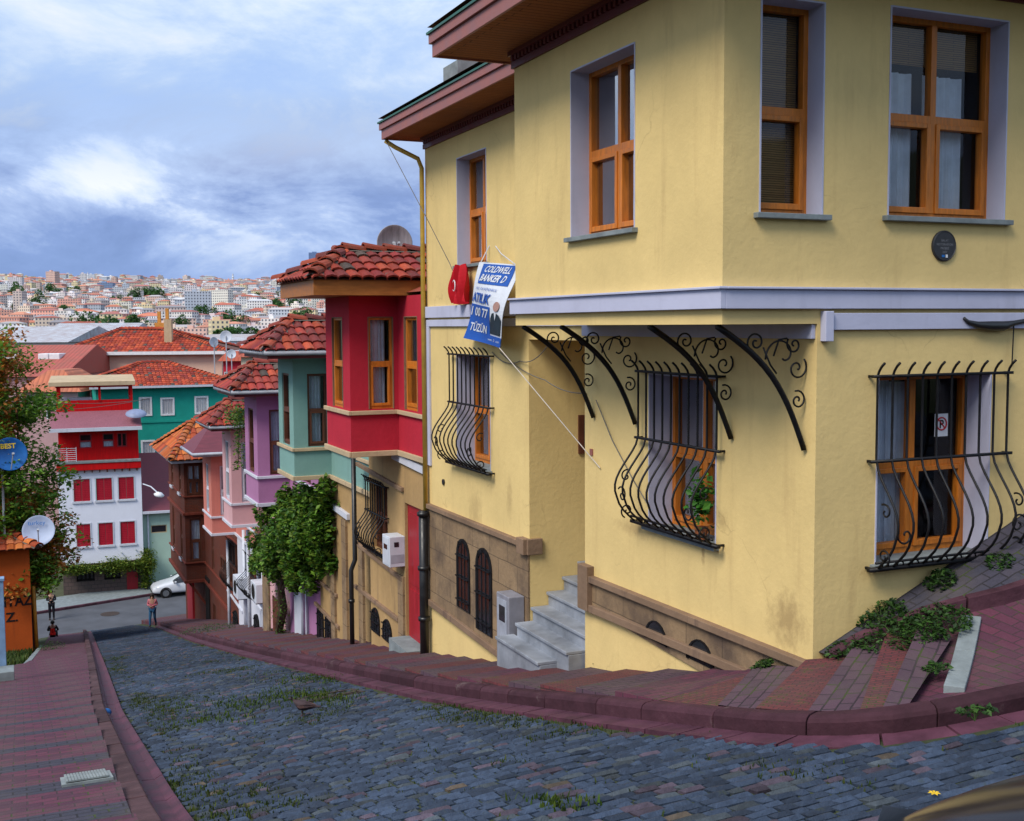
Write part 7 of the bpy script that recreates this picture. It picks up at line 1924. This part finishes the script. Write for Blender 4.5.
    g.quad(off((-a[5]-.05, a[0]+.02, a[4]-.0)), off((a[5]+.05, a[0]+.02, a[4]-.0)), off((b2[5]-.03, b2[0]+.05, b2[4]-.01)), off((-b2[5]+.03, b2[0]+.05, b2[4]-.01))); g.build('windscreen', M_DGLASS, t)
    g = MB(); g.box(-.4, .4, 2.06, 2.085, .32, .42); g.v = [off(v) for v in g.v]; g.build('grille', M_DARK, t)
    return t
q = at_h(166, 598, lambda c, s: FLAT+.012)
print('car', q)
# front wheel near px 165; the nose points left along the cross street
dirw = Vector((math.cos(R(24)), math.sin(R(24)), 0)); bw = ST.w(q.x, q.y, q.z)
cc = bw + dirw*1.28 + Vector((-dirw.y, dirw.x, 0))*.85
car('white hatchback parked in front of the mint annexe', WF, (cc.x, cc.y, FLAT+.012), R(24)+R(90), carpaint('white_car_paint', (.72,.74,.80)))
# dark car in the bottom right corner
pc = Vector((.93, 2.75, 0)); pl_ = ST.l(pc)
cb_ = (pl_.x+.70, pl_.y-1.95); zc_ = RZ(*cb_)
car('dark car whose bonnet corner enters the bottom right of the view', ST, (cb_[0], cb_[1], zc_+.02), 0, carpaint('dark_car_paint', (.014,.012,.016), .2, .05), pitch=-math.atan(.23))

# ------------------------------------------------------------------ pigeon
q = at_h(303, 717, RZ); z0 = q.z+.012
t = thing('pigeon', 'dark brown pigeon standing on the cobbles facing left', 'pigeon', ST, (q.x, q.y, z0)); t['o'].rotation_euler = (0, 0, ST.a-TH+R(180))
M_PIG = paint('dark_feathers', (.055,.035,.04), .7, .35, .3, 30, bmp=.3); M_PIG2 = paint('wing_feathers', (.10,.055,.05), .7, .3, .3, 40, bmp=.3)
def pv(l): return [tuple(Vector(v)+t['_b']) for v in l]
# body: one continuous lofted figure from tail to beak (local +x is forward)
st_ = [(-.20,.006,.012,.105),(-.15,.018,.012,.108),(-.10,.032,.03,.112),(-.05,.048,.05,.118),(0,.055,.058,.122),(.05,.048,.054,.128),(.085,.032,.04,.148),(.105,.022,.026,.175),(.115,.022,.024,.198),(.13,.016,.017,.202),(.145,.007,.007,.200),(.162,.003,.003,.196)]
m = MB(); n = 10
for (x, ry, rz, z) in st_:
    for k in range(n): a = 2*math.pi*k/n; m.v.append((x+(.02*math.sin(a) if .08 < x < .12 else 0), ry*math.cos(a), z+rz*math.sin(a)))
for i in range(len(st_)-1):
    for k in range(n): m.f.append((i*n+k, i*n+(k+1)%n, (i+1)*n+(k+1)%n, (i+1)*n+k)); m.c.append(None); m.uv.append(None)
m.v = pv(m.v); m.build('body', M_PIG, t, smooth=True)
for sy in (-1, 1):
    m = MB(); m.add([(.06,sy*.05,.125),(.03,sy*.062,.14),(-.06,sy*.05,.145),(-.16,sy*.012,.125),(-.06,sy*.058,.115),(.02,sy*.064,.105)], [(0,1,2,3,4,5)]); m.v = pv(m.v); m.build('wing', M_PIG2, t)
    m = MB(); m.tube([(.0,sy*.02,.075),(.005,sy*.022,.03),(.0,sy*.022,.004)], [.010,.005,.004], 6)
    for a in (-.5, 0, .5): m.tube([(0,sy*.022,.004),(.03*math.cos(a),sy*.022+.03*math.sin(a),.002)], .003, 4)
    m.tube([(0,sy*.022,.004),(-.02,sy*.022,.002)], .003, 4); m.v = pv(m.v); m.build('leg', M_PIG, t)
# ------------------------------------------------------------------ light and sky
SUN_EL, SUN_AZ = R(48), R(-140)     # azimuth measured from +Y towards +X
w = bpy.data.worlds.new('World'); scene.world = w; w.use_nodes = True
nt = w.node_tree; bg = nt.nodes['Background']
sky = N(nt, 'ShaderNodeTexSky'); sky.sky_type = 'NISHITA'; sky.sun_disc = False
sky.sun_elevation = SUN_EL; sky.sun_rotation = SUN_AZ; sky.dust_density = 2.0
tc = N(nt, 'ShaderNodeTexCoord'); sx = N(nt, 'ShaderNodeSeparateXYZ'); L(nt, tc.outputs['Generated'], sx.inputs[0])
def mth(op, a, b=None, clampv=False):
    n = N(nt, 'ShaderNodeMath'); n.operation = op; n.use_clamp = clampv
    for i, v in enumerate((a, b)):
        if v is None: continue
        if isinstance(v, (int, float)): n.inputs[i].default_value = v
        else: L(nt, v, n.inputs[i])
    return n.outputs[0]
cb = N(nt, 'ShaderNodeMapping'); cb.inputs['Scale'].default_value = (1, 1, 2.1); L(nt, tc.outputs['Generated'], cb.inputs[0])
def wn(vec, scale, det, rough, dist=0, w_=0):
    n = N(nt, 'ShaderNodeTexNoise'); n.noise_dimensions = '4D'; n.inputs['W'].default_value = w_
    n.inputs['Scale'].default_value = scale; n.inputs['Detail'].default_value = det; n.inputs['Roughness'].default_value = rough
    n.inputs['Distortion'].default_value = dist; L(nt, vec, n.inputs['Vector']); return n.outputs[0]
SKW = 11.0
big = wn(cb.outputs[0], 3.0, 2, .5, .2, SKW)
fine = wn(cb.outputs[0], 6.5, 12, .62, .3, SKW+3.1)
el = sx.outputs[2]
dens = mth('ADD', mth('MULTIPLY', big, .46), mth('MULTIPLY', fine, .54))
shade = ramp(nt, dens, [(.385,(.80,.83,.88)),(.43,(.60,.69,.86)),(.465,(.36,.47,.74)),(.52,(.17,.26,.54)),(.61,(.085,.155,.38))])
veil = ramp(nt, fine, [(.36,(.32,.47,.78)),(.47,(.44,.58,.82)),(.56,(.60,.71,.86)),(.66,(.76,.81,.88))])
hf = ramp(nt, el, [(.0,(0,0,0)),(.11,(.05,.05,.05)),(.20,(.85,.85,.85)),(.28,(1,1,1))])
cloud = mixc(nt, hf, shade, veil)
hz = ramp(nt, el, [(.0,(.75,.75,.75)),(.05,(.45,.45,.45)),(.10,(0,0,0))])
cloud = mixc(nt, hz, cloud, (.24,.37,.68))
skl = N(nt, 'ShaderNodeVectorMath'); skl.operation = 'SCALE'; skl.inputs['Scale'].default_value = .12; L(nt, sky.outputs[0], skl.inputs[0])
tot = mixc(nt, .92, skl.outputs[0], cloud)
neg = N(nt, 'ShaderNodeMath'); neg.operation = 'LESS_THAN'; neg.inputs[1].default_value = -.01; L(nt, el, neg.inputs[0])
tot = mixc(nt, neg.outputs[0], tot, (.06,.06,.065))
div = N(nt, 'ShaderNodeVectorMath'); div.operation = 'SCALE'; div.inputs['Scale'].default_value = 10.0; L(nt, tot, div.inputs[0])
L(nt, div.outputs[0], bg.inputs[0]); bg.inputs[1].default_value = .1
sd = bpy.data.lights.new('sun', 'SUN'); so = bpy.data.objects.new('sun', sd); COL.objects.link(so)
sd.energy = 2.6; sd.angle = R(26); sd.color = (1.0, .93, .82)
dv = Vector((math.sin(SUN_AZ)*math.cos(SUN_EL), math.cos(SUN_AZ)*math.cos(SUN_EL), math.sin(SUN_EL)))
so.rotation_euler = dv.to_track_quat('Z', 'Y').to_euler(); so.location = (0, 0, 60)
scene.view_settings.view_transform = 'Standard'; scene.view_settings.look = 'None'
scene.view_settings.gamma = 1; scene.view_settings.exposure = 0.34; scene.view_settings.use_curve_mapping = False
scene.render.engine = 'CYCLES'; scene.cycles.use_denoising = True
scene.cycles.max_bounces = 6; scene.cycles.transparent_max_bounces = 12; scene.cycles.caustics_reflective = False; scene.cycles.caustics_refractive = False
